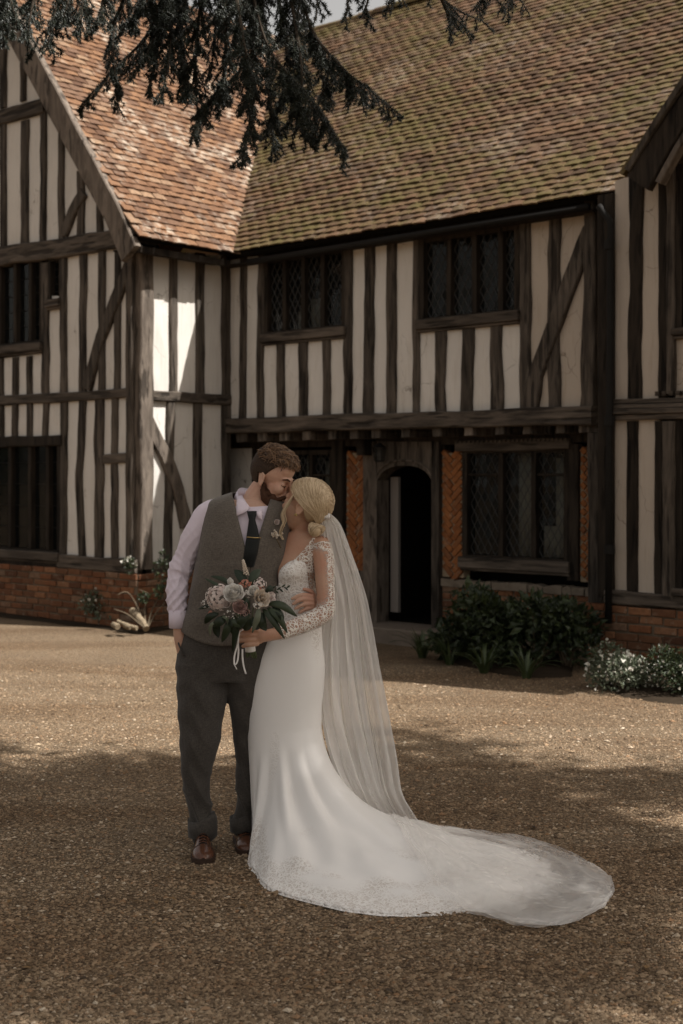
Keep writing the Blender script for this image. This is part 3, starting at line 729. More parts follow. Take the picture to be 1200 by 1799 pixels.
# pale ragged stone ledge on top of that brickwork
la, lz = PL_.to(777, 1013); la1, _ = PL_.to(1036, 1013); a = la
while a < la1:
    w_ = random.uniform(0.10, 0.22)
    mb = MB(); jx = lambda s_=0.008: random.uniform(-s_, s_); c_ = [(a + 0.004 + jx(), zl2 + jx(0.004)), (a + w_ - 0.006 + jx(), zl2 + jx(0.004)), (a + w_ - 0.006 + jx(), zl2 + 0.07 + jx(0.014)), (a + w_ * 0.5, zl2 + 0.075 + jx(0.012)), (a + 0.004 + jx(), zl2 + 0.07 + jx(0.014))]; f_ = Q_LO - 0.04 + jx(0.012); mb.add([(x, f_ + jx(0.006), z) for x, z in c_] + [(x, Q_LO + 0.08, z) for x, z in c_], [(0, 1, 2, 3, 4), (9, 8, 7, 6, 5)] + [(i, i + 5, (i + 1) % 5 + 5, (i + 1) % 5) for i in range(5)]); mb.build('ledge_stone', M['stone'], lw); a += w_
wl = window(PL_, 814, 1002, 797, 974, [880, 938], lw, 'large leaded lower window right of the doorway', frame=0.06, sill=(977, 996), transom=(834, (0, 2)),
       curtains=[(0.42, 0.56, 0.0, 1.0), (0.80, 0.98, 0.0, 0.95), (0.68, 0.96, 0.0, 0.30)])
timber(lw, 'carved_lintel', PL_, [(806, 784), (905, 782), (1006, 779)], 20, 0.07, mat='wood_h')
mb = MB()
for k in range(26):
    x = lerp(810, 1002, k / 25); a, z = PL_.to(x, line(806, 777, 1006, 772)(x)); mb.box((a - 0.010, Q_LO - 0.085, z - 0.012), (a + 0.010, Q_LO - 0.071, z + 0.012))
mb.build('dentil', M['wood_h'], lw)['kind'] = 'stuff'
timber(lw, 'post', PL_, [(1008, 780), (1008, 1020)], 20, 0.04, mat='wood_dark')
timber(lw, 'corner_post', PU, [(1048, 760), (1049, 900), (1049, 1058)], 24, 0.05, 0.25)
pa, pz1 = PU.to(1025, 1058); pa1, _ = PU.to(1063, 1058)
mb = MB(); mb.box((pa, Q_UP - 0.03, -0.15), (pa1, Q_UP + 0.24, pz1)); pier = mb.build('brick_pier', M['mortar'], lw); pier['label'] = 'brick pier below the corner post'
courses(pier, Plane('f', Q_UP - 0.03), 1025, 1063, pz1, 0.0)
# brackets holding the jetty
timber(lw, 'bracket', PL_, [(652, 770), (652, 800)], 14, 0.2, mat='wood_dark')

# ---------------- projecting wing on the right
ww = slab('wing_wall', PW, [(1052, 300), (1330, 140), (1330, 1150), (1052, 1110)], 'inside', house, -0.42, 0.05)
ww['label'] = 'projecting right wing with stained plaster and dark oak'
rt = line(1080, 700, 1200, 692); rb = line(1080, 738, 1200, 736)
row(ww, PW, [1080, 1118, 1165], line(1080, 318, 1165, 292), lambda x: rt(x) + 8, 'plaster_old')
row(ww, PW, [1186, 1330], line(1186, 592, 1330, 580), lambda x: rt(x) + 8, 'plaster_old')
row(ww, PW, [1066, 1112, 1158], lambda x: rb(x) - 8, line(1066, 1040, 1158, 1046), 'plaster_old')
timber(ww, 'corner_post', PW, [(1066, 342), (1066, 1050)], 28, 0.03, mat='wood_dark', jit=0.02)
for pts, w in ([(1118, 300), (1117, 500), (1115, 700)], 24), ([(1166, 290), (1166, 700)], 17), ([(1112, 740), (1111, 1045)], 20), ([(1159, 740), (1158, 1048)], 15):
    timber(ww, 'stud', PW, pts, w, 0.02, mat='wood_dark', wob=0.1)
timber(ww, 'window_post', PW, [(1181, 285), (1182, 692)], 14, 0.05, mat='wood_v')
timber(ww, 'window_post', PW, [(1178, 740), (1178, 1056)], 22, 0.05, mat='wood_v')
for dy, w, fr in ((0, 8, 0.05), (9, 8, 0.07), (18, 9, 0.085), (28, 10, 0.06)):
    timber(ww, 'moulded_rail', PW, [(1078, 706 + dy), (1330, 700 + dy)], w, fr, mat='wood_h', jit=0.02)
mb = MB()
for k in range(9):
    a, z = PW.to(1160 + k * 12, 692 - k * 0.4); mb.box((a - 0.018, Q_WING - 0.06, z - 0.018), (a + 0.018, Q_WING - 0.01, z + 0.018))
mb.build('dentil', M['wood_h'], ww)['kind'] = 'stuff'
timber(ww, 'ground_sill', PW, [(1066, 1048), (1200, 1058), (1330, 1068)], 24, 0.05, mat='wood_h', vertical=False)
window(PW, 1189, 1330, 300, 575, [1230, 1280], ww, 'tall leaded upper window of the right wing', leaded=False, sill=(578, 590))
window(PW, 1190, 1330, 745, 1030, [1230, 1280], ww, 'dark lower window of the right wing', leaded=False, sill=(1033, 1046))
zw = PW.to(1160, 1070)[1]
plinth(Plane('f', Q_WING - 0.04), 1062, 1290, zw, 0.0, 'brick plinth under the right wing', ww)
for par_, mat_, mb_ in JB.values(): mb_.build('brick', M[mat_], par_)['kind'] = 'stuff'
# rainwater pipe in the corner
PD = Plane('f', Q_WING - 0.10)
mb = MB()
pt = [PD.to(1052, 362), PD.to(1056, 368), PD.to(1071, 388), PD.to(1073, 396), PD.to(1071, 730), PD.to(1069, 1095)]
mb.tube([PD.p3(a, z) for a, z in pt], 0.030, 10)
dp = mb.build('rainwater_pipe', M['iron'], house, True)
for y in (430, 740, 965):
    a, z = PD.to(1071, y); mb = MB(); mb.tube([PD.p3(a, z - 0.04), PD.p3(a, z + 0.04)], 0.046, 10); mb.build('pipe_collar', M['iron'], dp)

# the rest of the gable, beyond the left edge of the picture, in metres
class MPlane(Plane):
    def to(s, a, z): return a, z
PGm = MPlane('f', 0.0)
for k in range(8):
    u_ = -3.05 - k * 0.36; zt2 = min(zE + (u_ + 6.0) * TW0 - 0.1, 7.9)
    for z0_, z1_ in ((0.62, 2.40), (2.50, 3.95), (4.12, zt2)):
        if z1_ > z0_ + 0.2: panel(gw, PGm, [(u_ - 0.36, min(z1_, z1_ if z1_ < 4 else max(z0_ + 0.1, z1_ - 0.44))), (u_, z1_), (u_, z0_), (u_ - 0.36, z0_)])
    timber(gw, 'stud', PGm, [(u_, 0.62), (u_, zt2)], 0.09, wob=0.1, vertical=True)
for z_, w_ in ((0.56, 0.15), (2.45, 0.12), (4.03, 0.22)): timber(gw, 'rail', PGm, [(-5.95, z_), (-2.9, z_)], w_, 0.045, mat='wood_h', vertical=False)
timber(gw, 'corner_post', PGm, [(-5.93, 0.5), (-5.93, zE)], 0.2, 0.05, vertical=True)
# ---------------- roofs
dzR = 3.95; zR = zE + dzR
uRdg = UE - dzR / TW; qRdg = QE + dzR / TM
QV = -0.30                                                 # verge of the gable
def tile_geo(k):
    rr = random.Random(k); w_, l_, th_ = 0.158, 0.20, 0.016; vs_ = []; n_ = 3
    for yi, (y, z) in enumerate(((0.0, 0.031), (l_, 0.0))):
        for xi in range(n_ + 1):
            x = (xi / n_ - 0.5) * w_ + rr.uniform(-1, 1) * 0.002; cam_ = 0.005 * (1 - (2 * xi / n_ - 1) ** 2)
            yy2 = y + (rr.uniform(-1, 1) * 0.004 if yi == 0 else 0)
            vs_.append((x, yy2, z + cam_ + th_)); vs_.append((x, yy2, z + cam_))
    m = n_ + 1; T_ = lambda yi, xi: (yi * m + xi) * 2; fs_ = []
    for xi in range(n_):
        fs_.append((T_(0, xi), T_(0, xi + 1), T_(1, xi + 1), T_(1, xi)))
        fs_.append((T_(0, xi) + 1, T_(1, xi) + 1, T_(1, xi + 1) + 1, T_(0, xi + 1) + 1))
        fs_.append((T_(0, xi), T_(0, xi) + 1, T_(0, xi + 1) + 1, T_(0, xi + 1)))
    fs_.append((T_(0, 0), T_(1, 0), T_(1, 0) + 1, T_(0, 0) + 1)); fs_.append((T_(0, n_), T_(0, n_) + 1, T_(1, n_) + 1, T_(1, n_)))
    return np.array(vs_), np.array(fs_)
TG = [tile_geo(k) for k in range(6)]
TME = {}
def tile_me(k, mat):
    if (k, mat) not in TME:
        me = bpy.data.meshes.new('tile'); me.from_pydata([tuple(v) for v in TG[k][0]], [], [tuple(f) for f in TG[k][1]]); me.materials.append(M[mat]); TME[(k, mat)] = me
    return TME[(k, mat)]
Hm = Matrix.Translation(C0) @ Matrix.Rotation(ANG, 4, 'Z')
def tile_field(origin, e1, e2, n_c, a_range, inside, sag):
    """list of (matrix in house space, projected size)"""
    e1, e2 = Vector(e1), Vector(e2); nn = e1.cross(e2)
    out = []; gauge = 0.095; wt = 0.163
    for c in range(n_c):
        y = c * gauge; a = a_range[0] + (wt / 2 if c % 2 else 0) + random.uniform(-0.01, 0.01); drift = random.uniform(-0.004, 0.004)
        while a < a_range[1]:
            p = Vector(origin) + e1 * a + e2 * y
            if inside(p):
                p = p + nn * (sag(a, y) + abs(random.gauss(0, 0.003))) + e2 * (random.gauss(0, 0.005) + 0.012 * nz(a * 0.8, c * 3.1)) + e1 * random.gauss(0, 0.002)
                m = Matrix((e1, e2, nn)).transposed().to_4x4()
                m = Matrix.Translation(p) @ m @ Euler((random.gauss(0, 0.014), random.gauss(0, 0.010) + (0.05 if random.random() < 0.012 else 0), random.gauss(0, 0.010) + (random.gauss(0, 0.09) if random.random() < 0.015 else 0))).to_matrix().to_4x4()
                w3 = Hm @ p
                px, py = CX + F * w3.x / w3.y, HZ - F * (w3.z - H) / w3.y
                s_ = 1.0 / w3.y if (0 < px < 1200 and 0 < py < 1799) else 0.0
                out.append([m, s_, random.randrange(6)])
            a += wt + random.uniform(-0.004, 0.004)
    return out
def lay(parent, tl, mat):
    single = [t_ for t_ in tl if t_[3]]; rest = [t_ for t_ in tl if not t_[3]]
    for m, s_, k, _ in single:
        o = link('tile', tile_me(k, mat), parent); o.matrix_local = m
    Vs, Fs, Rs = [], [], []; b = 0
    for m, s_, k, _ in rest:
        A = np.array(m); v = TG[k][0] @ A[:3, :3].T + A[:3, 3]; Vs.append(v); Fs.append(TG[k][1] + b); b += len(v); Rs.append(np.full(len(v), random.random()))
    tag(npmesh('tile', np.concatenate(Vs), np.concatenate(Fs), M[mat], parent, False, np.concatenate(Rs)), kind='stuff')
cm_, sm_ = 1 / math.sqrt(1 + TM * TM), TM / math.sqrt(1 + TM * TM); cw_, sw_ = 1 / math.sqrt(1 + TW * TW), TW / math.sqrt(1 + TW * TW)
UMAX = 9.0
valley_u = lambda z: UE - (z - zE) / TW
valley_q = lambda z: QE + (z - zE) / TM
Lm, Lw = dzR / sm_, dzR / sw_
Vz, Vq = zE + 0.0, 0.0
# wing on the right: its gable hides what is behind; hall tiles stop at that wing's own valley
_b0 = W(1100, 290, Q_WING - 0.35); _b1 = W(1200, 137, Q_WING - 0.35)
TR = (_b1[1] - _b0[1]) / (_b1[0] - _b0[0]); 
def right_roof_z(u): return _b0[1] + (u - _b0[0]) * TR
in_main = lambda p: p.x > valley_u(p.z) - 0.06 and p.x < UMAX and p.z > right_roof_z(p.x) - 0.12
tm = tile_field((0, QE - 0.05, zE - 0.045), (1, 0, 0), (0, cm_, sm_), int(Lm / 0.095) + 1, (-3.2, UMAX), in_main, lambda a, y: 0.034 * math.sin(a * 0.9 + 0.6) * math.sin(y * 0.7) + 0.012 * nz(a * 0.5, y * 0.9))
in_wing = lambda p: p.y < valley_q(p.z) + 0.06
tw = tile_field((UE + 0.04, QV - 0.02, zE - 0.045), (0, 1, 0), (-cw_, 0, sw_), int(Lw / 0.095) + 1, (0.105, 9.5), in_wing, lambda a, y: 0.02 * math.sin(a * 1.1 + 0.4) * math.sin(y * 0.8) + 0.012 * nz(a * 0.6, y * 0.9, 4))
allt = [(t_, 0) for t_ in tm] + [(t_, 1) for t_ in tw]
allt.sort(key=lambda x: -x[0][1])
for i, (t_, _) in enumerate(allt): t_.append(i < 298)
def roof_slab(name, corners, mat, label, th=0.06):
    c = [Vector(p) for p in corners]; nn = (c[1] - c[0]).cross(c[2] - c[1]).normalized()
    if nn.z < 0: nn = -nn
    n_ = len(c); vs_ = [p - nn * 0.012 for p in c] + [p - nn * th for p in c]
    o = meshobj(name, vs_, [tuple(range(n_)), tuple(range(2 * n_ - 1, n_ - 1, -1))] + [(i, i + n_, (i + 1) % n_ + n_, (i + 1) % n_) for i in range(n_)], M[mat], house)
    o['label'] = label; return o
rm = roof_slab('roof', [(UE, QE, zE), (UMAX, QE, zE), (UMAX, qRdg, zR), (uRdg, qRdg, zR)], 'inside', 'long mossy tiled roof over the hall')
rw = roof_slab('roof', [(UE, QV, zE), (UE, QE, zE), (uRdg, qRdg, zR), (uRdg, QV, zR)], 'inside', 'steep orange tiled roof over the gabled wing')
lay(rm, tm, 'tile_mossy'); lay(rw, tw, 'tile_orange')
# slopes that face away, plain tiled sheets
roof_slab('roof', [(-8, qRdg, zR), (UMAX, qRdg, zR), (UMAX, 2 * qRdg - QE, zE), (-8, 2 * qRdg - QE, zE)], 'tile_mossy', 'far slope of the hall roof')
roof_slab('roof', [(uRdg, QV, zR), (uRdg, qRdg, zR), (2 * uRdg - UE, qRdg, zE), (2 * uRdg - UE, QV, zE)], 'tile_orange', 'far slope of the gabled wing roof')
def ridge(p0, p1, parent, mat):
    p0, p1 = Vector(p0), Vector(p1); L_ = (p1 - p0).length; d = (p1 - p0).normalized(); n_ = int(L_ / 0.30); sd2 = d.cross(Vector((0, 0, 1)))
    me = bpy.data.meshes.new('ridge_tile'); vs_ = []; fs_ = []
    for y in (0.0, 0.31):
        for rr, zz in ((0.125, 0), (0.107, 0)):
            for i in range(7):
                a = math.pi * i / 6; vs_.append((math.cos(a) * rr, y, math.sin(a) * rr * 0.85 - 0.05 + (0.012 if y == 0 else 0)))
    for i in range(6):
        fs_ += [(i, i + 1, i + 15, i + 14), (i + 7, i + 21, i + 22, i + 8), (i, i + 7, i + 8, i + 1), (i + 14, i + 15, i + 22, i + 21)]
    me.from_pydata(vs_, [], fs_); me.materials.append(M[mat])
    for i in range(n_):
        o = link('ridge_tile', me, parent)
        m = Matrix((sd2, d, Vector((0, 0, 1)))).transposed().to_4x4()
        o.matrix_local = Matrix.Translation(p0 + d * (i * L_ / n_) + Vector((0, 0, random.gauss(0.02, 0.006)))) @ m
ridge((uRdg + 0.1, qRdg, zR), (UMAX, qRdg, zR), rm, 'tile_mossy'); ridge((uRdg, QV, zR), (uRdg, qRdg, zR), rw, 'tile_orange')
# bargeboard of the left gable, soffit and eave boards
PB = Plane('f', QV)
_pb = [(-30, -43), (-3, 2), (100, 190), (229, 440)]
bl_ = timber(house, 'bargeboard', MPlane('f', QV), [(2 * uRdg - UE - 0.05, zE - 0.08), (uRdg, zR - 0.03)], 0.21, 0.03, 0.045, 'wood_grey', 0.03, True); bl_['label'] = 'left-hand bargeboard of the gable'
bb = timber(house, 'bargeboard', PB, [(-30, -62), (15, 30), (100, 190), (200, 377), (229, 446)], [27, 26, 26, 27, 29], 0.03, 0.045, 'wood_grey', 0.03, True); bb['label'] = 'weathered bargeboard of the left gable'
mb = MB()
for a in np.linspace(0, 1, 2): pass
nw = Vector((sw_, 0, cw_))
def under(poly, th, name, mat, off):
    c = [Vector(p) - nw * off for p in poly]; k = len(c); v = c + [p - nw * th for p in c]
    return meshobj(name, v, [tuple(range(k)), tuple(range(2 * k - 1, k - 1, -1))] + [(i, i + k, (i + 1) % k + k, (i + 1) % k) for i in range(k)], M[mat], house)
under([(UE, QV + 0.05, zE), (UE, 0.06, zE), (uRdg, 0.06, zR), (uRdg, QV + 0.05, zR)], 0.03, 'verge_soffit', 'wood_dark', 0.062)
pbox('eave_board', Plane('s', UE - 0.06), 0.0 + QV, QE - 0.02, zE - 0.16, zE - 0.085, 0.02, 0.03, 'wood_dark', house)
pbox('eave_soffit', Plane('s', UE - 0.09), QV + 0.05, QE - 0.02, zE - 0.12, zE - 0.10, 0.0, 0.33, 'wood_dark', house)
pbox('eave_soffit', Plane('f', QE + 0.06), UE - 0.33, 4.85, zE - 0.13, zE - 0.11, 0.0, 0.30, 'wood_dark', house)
mb = MB(); mb.tube([(UE + 0.25, QE - 0.03, zE - 0.135), (4.86, QE - 0.03, zE - 0.110)], 0.032, 10); mb.build('gutter', M['iron'], house, True)
# right wing: bargeboard, verge and roof
PBr = Plane('f', Q_WING - 0.35)
b2 = timber(house, 'bargeboard', PBr, [(1122, 322), (1160, 258), (1200, 198), (1330, 3)], [48, 40, 38, 36], 0.03, 0.045, 'wood_dark', 0.03, True); b2['label'] = 'dark moulded bargeboard of the right wing'
timber(house, 'bargeboard_moulding', PBr, [(1106, 300), (1150, 228), (1202, 150), (1330, -42)], 10, 0.06, 0.05, 'wood_v', 0.05, True)
timber(house, 'bargeboard_moulding', PBr, [(1160, 322), (1200, 248), (1330, 50)], 10, 0.045, 0.05, 'wood_grey', 0.05, True)
u0, z0_ = _b0; nr = Vector((-TR, 0, 1)).normalized(); u2 = u0 + 1.5
def rslab(u_a, z_a, u_b, z_b, q0, q1, th, name, mat, off=0.0):
    nn = Vector((-(z_b - z_a), 0, u_b - u_a)).normalized()
    c = [Vector((u_a, q0, z_a)), Vector((u_b, q0, z_b)), Vector((u_b, q1, z_b)), Vector((u_a, q1, z_a))]; c = [p - nn * off for p in c]; v = c + [p - nn * th for p in c]
    return meshobj(name, v, [(0, 1, 2, 3), (7, 6, 5, 4)] + [(i, i + 4, (i + 1) % 4 + 4, (i + 1) % 4) for i in range(4)], M[mat], house)
o = rslab(u0 - 0.05, right_roof_z(u0 - 0.05), u2, right_roof_z(u2), Q_WING - 0.38, 6.0, 0.04, 'roof', 'tile_mossy'); o['label'] = 'tiled roof edge over the right wing'
o = rslab(u2, right_roof_z(u2), 2 * u2 - u0, z0_, Q_WING - 0.38, 6.0, 0.04, 'roof', 'tile_mossy'); o['label'] = 'far roof slope of the right wing'
rslab(u0 + 0.06, right_roof_z(u0 + 0.06), u2, right_roof_z(u2), Q_WING - 0.30, Q_WING + 0.05, 0.03, 'verge_soffit', 'wood_dark', 0.045)
# body of the house behind, so that no light leaks through
mb = MB(); mb.box((-6.0, 0.50, -0.2), (-0.50, 8.0, zE - 0.2)); mb.box((0.0, 2.6, 2.3), (9.0, 8.5, zE - 0.14)); mb.box((0.0, 6.0, -0.2), (9.0, 8.5, 2.29))
mb.build('inner_wall', M['inside'], house)
# ------------------------------------------------------------------ the couple
DC = 5.875
PXM = DC / F                                            # metres per photo pixel at the couple
def P(px, py, dy=0.0):
    d = DC + dy
    return Vector(((px - CX) / F * d, d, H - (py - HZ) / F * d))
def Gd(px, py, z=0.0):
    d = (H - z) * F / (py - HZ)
    return Vector(((px - CX) / F * d, d, z))
def fuse(name, mb, voxel, mat, parent, base, it=4, fac=0.5, disp=None):
    """merge overlapping closed shapes into one continuous smooth skin"""
    me0 = bpy.data.meshes.new('tmp'); me0.from_pydata(mb.v, [], mb.f); me0.update()
    o0 = bpy.data.objects.new('tmp', me0); COL.objects.link(o0)
    r_ = o0.modifiers.new('r', 'REMESH'); r_.mode = 'VOXEL'; r_.voxel_size = voxel
    s_ = o0.modifiers.new('s', 'SMOOTH'); s_.factor = fac; s_.iterations = it
    dg = bpy.context.evaluated_depsgraph_get(); ev = o0.evaluated_get(dg)
    me = bpy.data.meshes.new_from_object(ev); me.name = name
    bpy.data.objects.remove(o0, do_unlink=True); bpy.data.meshes.remove(me0)
    n_ = len(me.vertices); co = np.empty(n_ * 3, np.float32); me.vertices.foreach_get('co', co); co = co.reshape(-1, 3)
    if disp is not None:
        nn = np.empty(n_ * 3, np.float32); me.vertices.foreach_get('normal', nn); nn = nn.reshape(-1, 3)
        co = co + nn * disp(co)[:, None]
    co = co - np.array(base, np.float32)
    me.vertices.foreach_set('co', np.ascontiguousarray(co, np.float32).ravel())
    me.polygons.foreach_set('use_smooth', np.ones(len(me.polygons), bool)); me.materials.clear(); me.update()
    return link(name, me, parent, mat)
def npn(co, s, seed=0.0):
    """cheap smooth pseudo noise for arrays of points"""
    x, y, z = co[:, 0] * s + seed, co[:, 1] * s + seed * 1.7, co[:, 2] * s - seed
    return (np.sin(x * 1.0 + 1.7 * np.sin(y * 0.9 + z * 0.7)) + np.sin(y * 1.3 + 1.9 * np.sin(z * 1.1 + x * 0.6)) + np.sin(z * 1.2 + 1.5 * np.sin(x * 1.2 - y * 0.8))) / 3
def grid(name, rows, mat, parent, base, closed=False, thick=0.0, smooth=True, attr=None, aname='dens'):
    nr, nc = len(rows), len(rows[0]); vs_ = [p for r_ in rows for p in r_]; fs_ = []
    for j in range(nr - 1):
        for i in range(nc if closed else nc - 1):
            i2 = (i + 1) % nc; fs_.append((j * nc + i, j * nc + i2, (j + 1) * nc + i2, (j + 1) * nc + i))
    o = meshobj(name, vs_, fs_, mat, parent, smooth, base)
    if attr is not None:
        a = o.data.attributes.new(aname, 'FLOAT', 'POINT'); a.data.foreach_set('value', np.array([x for r_ in attr for x in r_], np.float32))
    if thick:
        s_ = o.modifiers.new('cloth', 'SOLIDIFY'); s_.thickness = thick; s_.offset = -1
    return o
class Surf:
    """body of elliptical sections: rows (y px, centre px, half width px, half depth px, depth offset m)"""
    def __init__(s, rows, bumps=(), e=2.25): s.r, s.b, s.e = rows, bumps, e
    def pt(s, th, y, off=0.0):
        cx_, hw, hd, dy = interp(s.r, y); c, n_ = math.cos(th), math.sin(th)
        k = (abs(c) ** s.e + abs(n_) ** s.e) ** (-1 / s.e)
        o = off
        for bt, by_, am, st_, sy in s.b:
            dt = (th - bt + math.pi) % (2 * math.pi) - math.pi
            o += am * math.exp(-(dt / st_) ** 2 - ((y - by_) / sy) ** 2)
        q = P(cx_, y, dy)
        return q + Vector((c * k * (hw * PXM + o), n_ * k * (hd * PXM + o), 0))
    def th(s, x, y):
        cx_, hw, hd, dy = interp(s.r, y); v = max(-1, min(1, (x - cx_) / hw)); lo, hi = -math.pi, 0.0
        for _ in range(30):
            m = (lo + hi) / 2; c, n_ = math.cos(m), math.sin(m)
            if c * (abs(c) ** s.e + abs(n_) ** s.e) ** (-1 / s.e) < v: lo = m
            else: hi = m
        return (lo + hi) / 2
    def at(s, x, y, off=0.0): return s.pt(s.th(x, y), y, off)
    def solid(s, mb, y0, y1, off=0.0, nr=40, nc=40):
        rows = [[s.pt(2 * math.pi * i / nc, lerp(y0, y1, j / nr), off) for i in range(nc)] for j in range(nr + 1)]
        fs_ = [(j * nc + i, (j + 1) * nc + i, (j + 1) * nc + (i + 1) % nc, j * nc + (i + 1) % nc) for j in range(nr) for i in range(nc)]
        fs_ += [tuple(range(nc)), tuple(nr * nc + i for i in reversed(range(nc)))]
        mb.add([p for r_ in rows for p in r_], fs_)
def chain(mb, pts, n=14):
    """pts: (px, py, dy, radius m) resampled smoothly into a tapered tube with round ends"""
    tab = [(i, p[0], p[1], p[2], p[3]) for i, p in enumerate(pts)]; m = (len(pts) - 1) * 4; Q, r_ = [], []
    for k in range(m + 1):
        v = interp(tab, k / 4); Q.append(P(v[0], v[1], v[2])); r_.append(v[3])
    mb.tube(Q, r_, n); mb.ball(Q[0], r_[0] * 0.98, None, n, 8); mb.ball(Q[-1], r_[-1] * 0.98, None, n, 8)
def head(mb, Mh, male=True):
    B = lambda c, r, Mx=None: mb.ball(Mh @ Vector(c), r, (Mh.to_3x3() @ Mx) if Mx is not None else Mh.to_3x3(), 20, 13)
    B((-0.012, 0, 0.035), (0.098, 0.076, 0.088)); B((0.03, 0, -0.025), (0.060, 0.060, 0.085))
    B((0.036, 0, -0.074), (0.050, 0.052 if male else 0.046, 0.040)); B((0.078, 0, -0.100), (0.020, 0.024 if male else 0.018, 0.018))
    B((0.054, 0, 0.058), (0.034, 0.052, 0.040)); B((0.080, 0, 0.024), (0.016, 0.046, 0.012))
    for s_ in (-1, 1):
        B((0.064, s_ * 0.037, -0.022), (0.027, 0.022, 0.026)); B((0.078, s_ * 0.031, 0.004), (0.013, 0.017, 0.011))
        B((0.108, s_ * 0.010, -0.030), (0.010, 0.009, 0.008))
        E = Euler((0, R(-12), s_ * R(22))).to_matrix()
        B((-0.006, s_ * 0.077, -0.002), (0.018, 0.006, 0.029), E)
        pts = []
        for k in range(9):
            a = R(-70 + k * 32); pts.append(Mh @ (Vector((-0.006, s_ * 0.082, -0.002)) + E @ Vector((math.cos(a) * -0.017, 0, math.sin(a) * 0.027))))
        mb.tube(pts, 0.0042, 6)
        B((-0.001, s_ * 0.080, -0.028), (0.007, 0.005, 0.009))
    nose = [(0.090, 0, 0.018), (0.104, 0, 0.000), (0.120, 0, -0.024), (0.112, 0, -0.034)]
    mb.tube([Mh @ Vector(p) for p in nose], [0.008, 0.0095, 0.0115, 0.009], 10)
    B((0.096, 0, -0.057), (0.009, 0.021, 0.006)); B((0.093, 0, -0.068), (0.010, 0.018, 0.0065)); B((0.084, 0, -0.05), (0.014, 0.03, 0.025))
def hmat(px, py, dy, yaw, pitch, roll=0.0):
    return Matrix.Translation(P(px, py, dy)) @ Matrix.Rotation(R(yaw), 4, 'Z') @ Matrix.Rotation(R(pitch), 4, 'Y') @ Matrix.Rotation(R(roll), 4, 'X')

def face_disp(Mh, base_noise=0.0):
    Rm = np.array(Mh.to_3x3()); tv = np.array(Mh.translation)
    def f(co):
        l = (co - tv) @ Rm; d = np.zeros(len(co))
        def g(c, s): return np.exp(-(((l - np.array(c)) / np.array(s)) ** 2).sum(1))
        for s_ in (-1, 1):
            d -= 0.0075 * g((0.086, s_ * 0.027, 0.004), (0.02, 0.015, 0.010)); d += 0.0028 * g((0.087, s_ * 0.031, 0.002), (0.015, 0.010, 0.0055))
            d -= 0.0030 * g((0.095, s_ * 0.016, -0.022), (0.02, 0.007, 0.02)); d += 0.002 * g((0.07, s_ * 0.045, -0.02), (0.02, 0.02, 0.014))
        d -= 0.0018 * g((0.102, 0, -0.0625), (0.02, 0.018, 0.0022)); d -= 0.003 * g((0.095, 0, -0.082), (0.02, 0.02, 0.006))
        d -= 0.004 * g((0.0, -0.084, 0.0), (0.009, 0.02, 0.014)) + 0.004 * g((0.0, 0.084, 0.0), (0.009, 0.02, 0.014))
        return d
    return f
# --- cloth, skin and hair materials
def m_skin(name, a, b):
    t = NT(name); p = t.obj(); n_ = t.noise(p, 30, 4, 0.6); bl = t.ramp(t.noise(p, 9, 3, 0.5), [(0.42, 0.0), (0.66, 1.0)]); pr = t.ramp(t.noise(p, 420, 3, 0.6), [(0.40, 1.0), (0.52, 0.0)])
    c = t.mix(t.math('MULTIPLY', bl, 0.45), t.mix(n_, a, b), (a[0] * 1.02, a[1] * 0.74, a[2] * 0.70))
    t.col(t.mix(t.math('MULTIPLY', pr, 0.18), c, (a[0] * 0.6, a[1] * 0.5, a[2] * 0.45))); t.rough(0.48); t.spec(0.35)
    t.b.inputs['Subsurface Weight'].default_value = 0.12; t.b.inputs['Subsurface Radius'].default_value = (0.012, 0.005, 0.003); t.b.inputs['Subsurface Scale'].default_value = 0.5
    t.bump(t.noise(p, 260, 3), 0.12, 0.002); return t.m
M['skin_m'] = m_skin('fair_skin', (0.52, 0.315, 0.225), (0.60, 0.395, 0.29))
M['skin_f'] = m_skin('tanned_skin', (0.45, 0.262, 0.175), (0.53, 0.328, 0.225))
def m_cloth(name, a, b, scale, rough=0.85, sheen=0.2, bump=0.25):
    t = NT(name); p = t.obj()
    w1 = t.noise(t.mapv(p, (1, 1, 0.12)), scale, 3, 0.7); w2 = t.noise(t.mapv(p, (0.15, 0.15, 1)), scale, 3, 0.7); bg = t.noise(p, 7, 4)
    f = t.math('ADD', t.math('MULTIPLY', w1, 0.5), t.math('MULTIPLY', w2, 0.5))
    c = t.mix(t.ramp(f, [(0.36, 0.0), (0.64, 1.0)]), a, b); c = t.mix(t.math('MULTIPLY', bg, 0.3), c, a)
    t.col(c); t.rough(rough); t.spec(0.2); t.b.inputs['Sheen Weight'].default_value = sheen; t.b.inputs['Sheen Roughness'].default_value = 0.5
    t.bump(f, bump, 0.003); return t.m
M['tweed'] = m_cloth('grey_tweed', (0.064, 0.054, 0.045), (0.175, 0.149, 0.124), 420)
M['trouser'] = m_cloth('charcoal_wool', (0.030, 0.026, 0.023), (0.090, 0.079, 0.068), 420, 0.85, 0.15)
M['shirt'] = m_cloth('lilac_shirt', (0.66, 0.575, 0.65), (0.72, 0.64, 0.71), 600, 0.75, 0.1, 0.08)
M['tie'] = m_cloth('black_tie', (0.006, 0.007, 0.007), (0.014, 0.016, 0.016), 500, 0.6, 0.1, 0.1)
M['leather'] = plain('brown_leather', (0.095, 0.038, 0.020), 0.24, 0.5, 0, 0.5, 22)
M['sole'] = plain('leather_sole', (0.040, 0.022, 0.014), 0.7, 0.3)
M['lace_cord'] = plain('shoe_lace', (0.010, 0.008, 0.007), 0.8, 0.2)
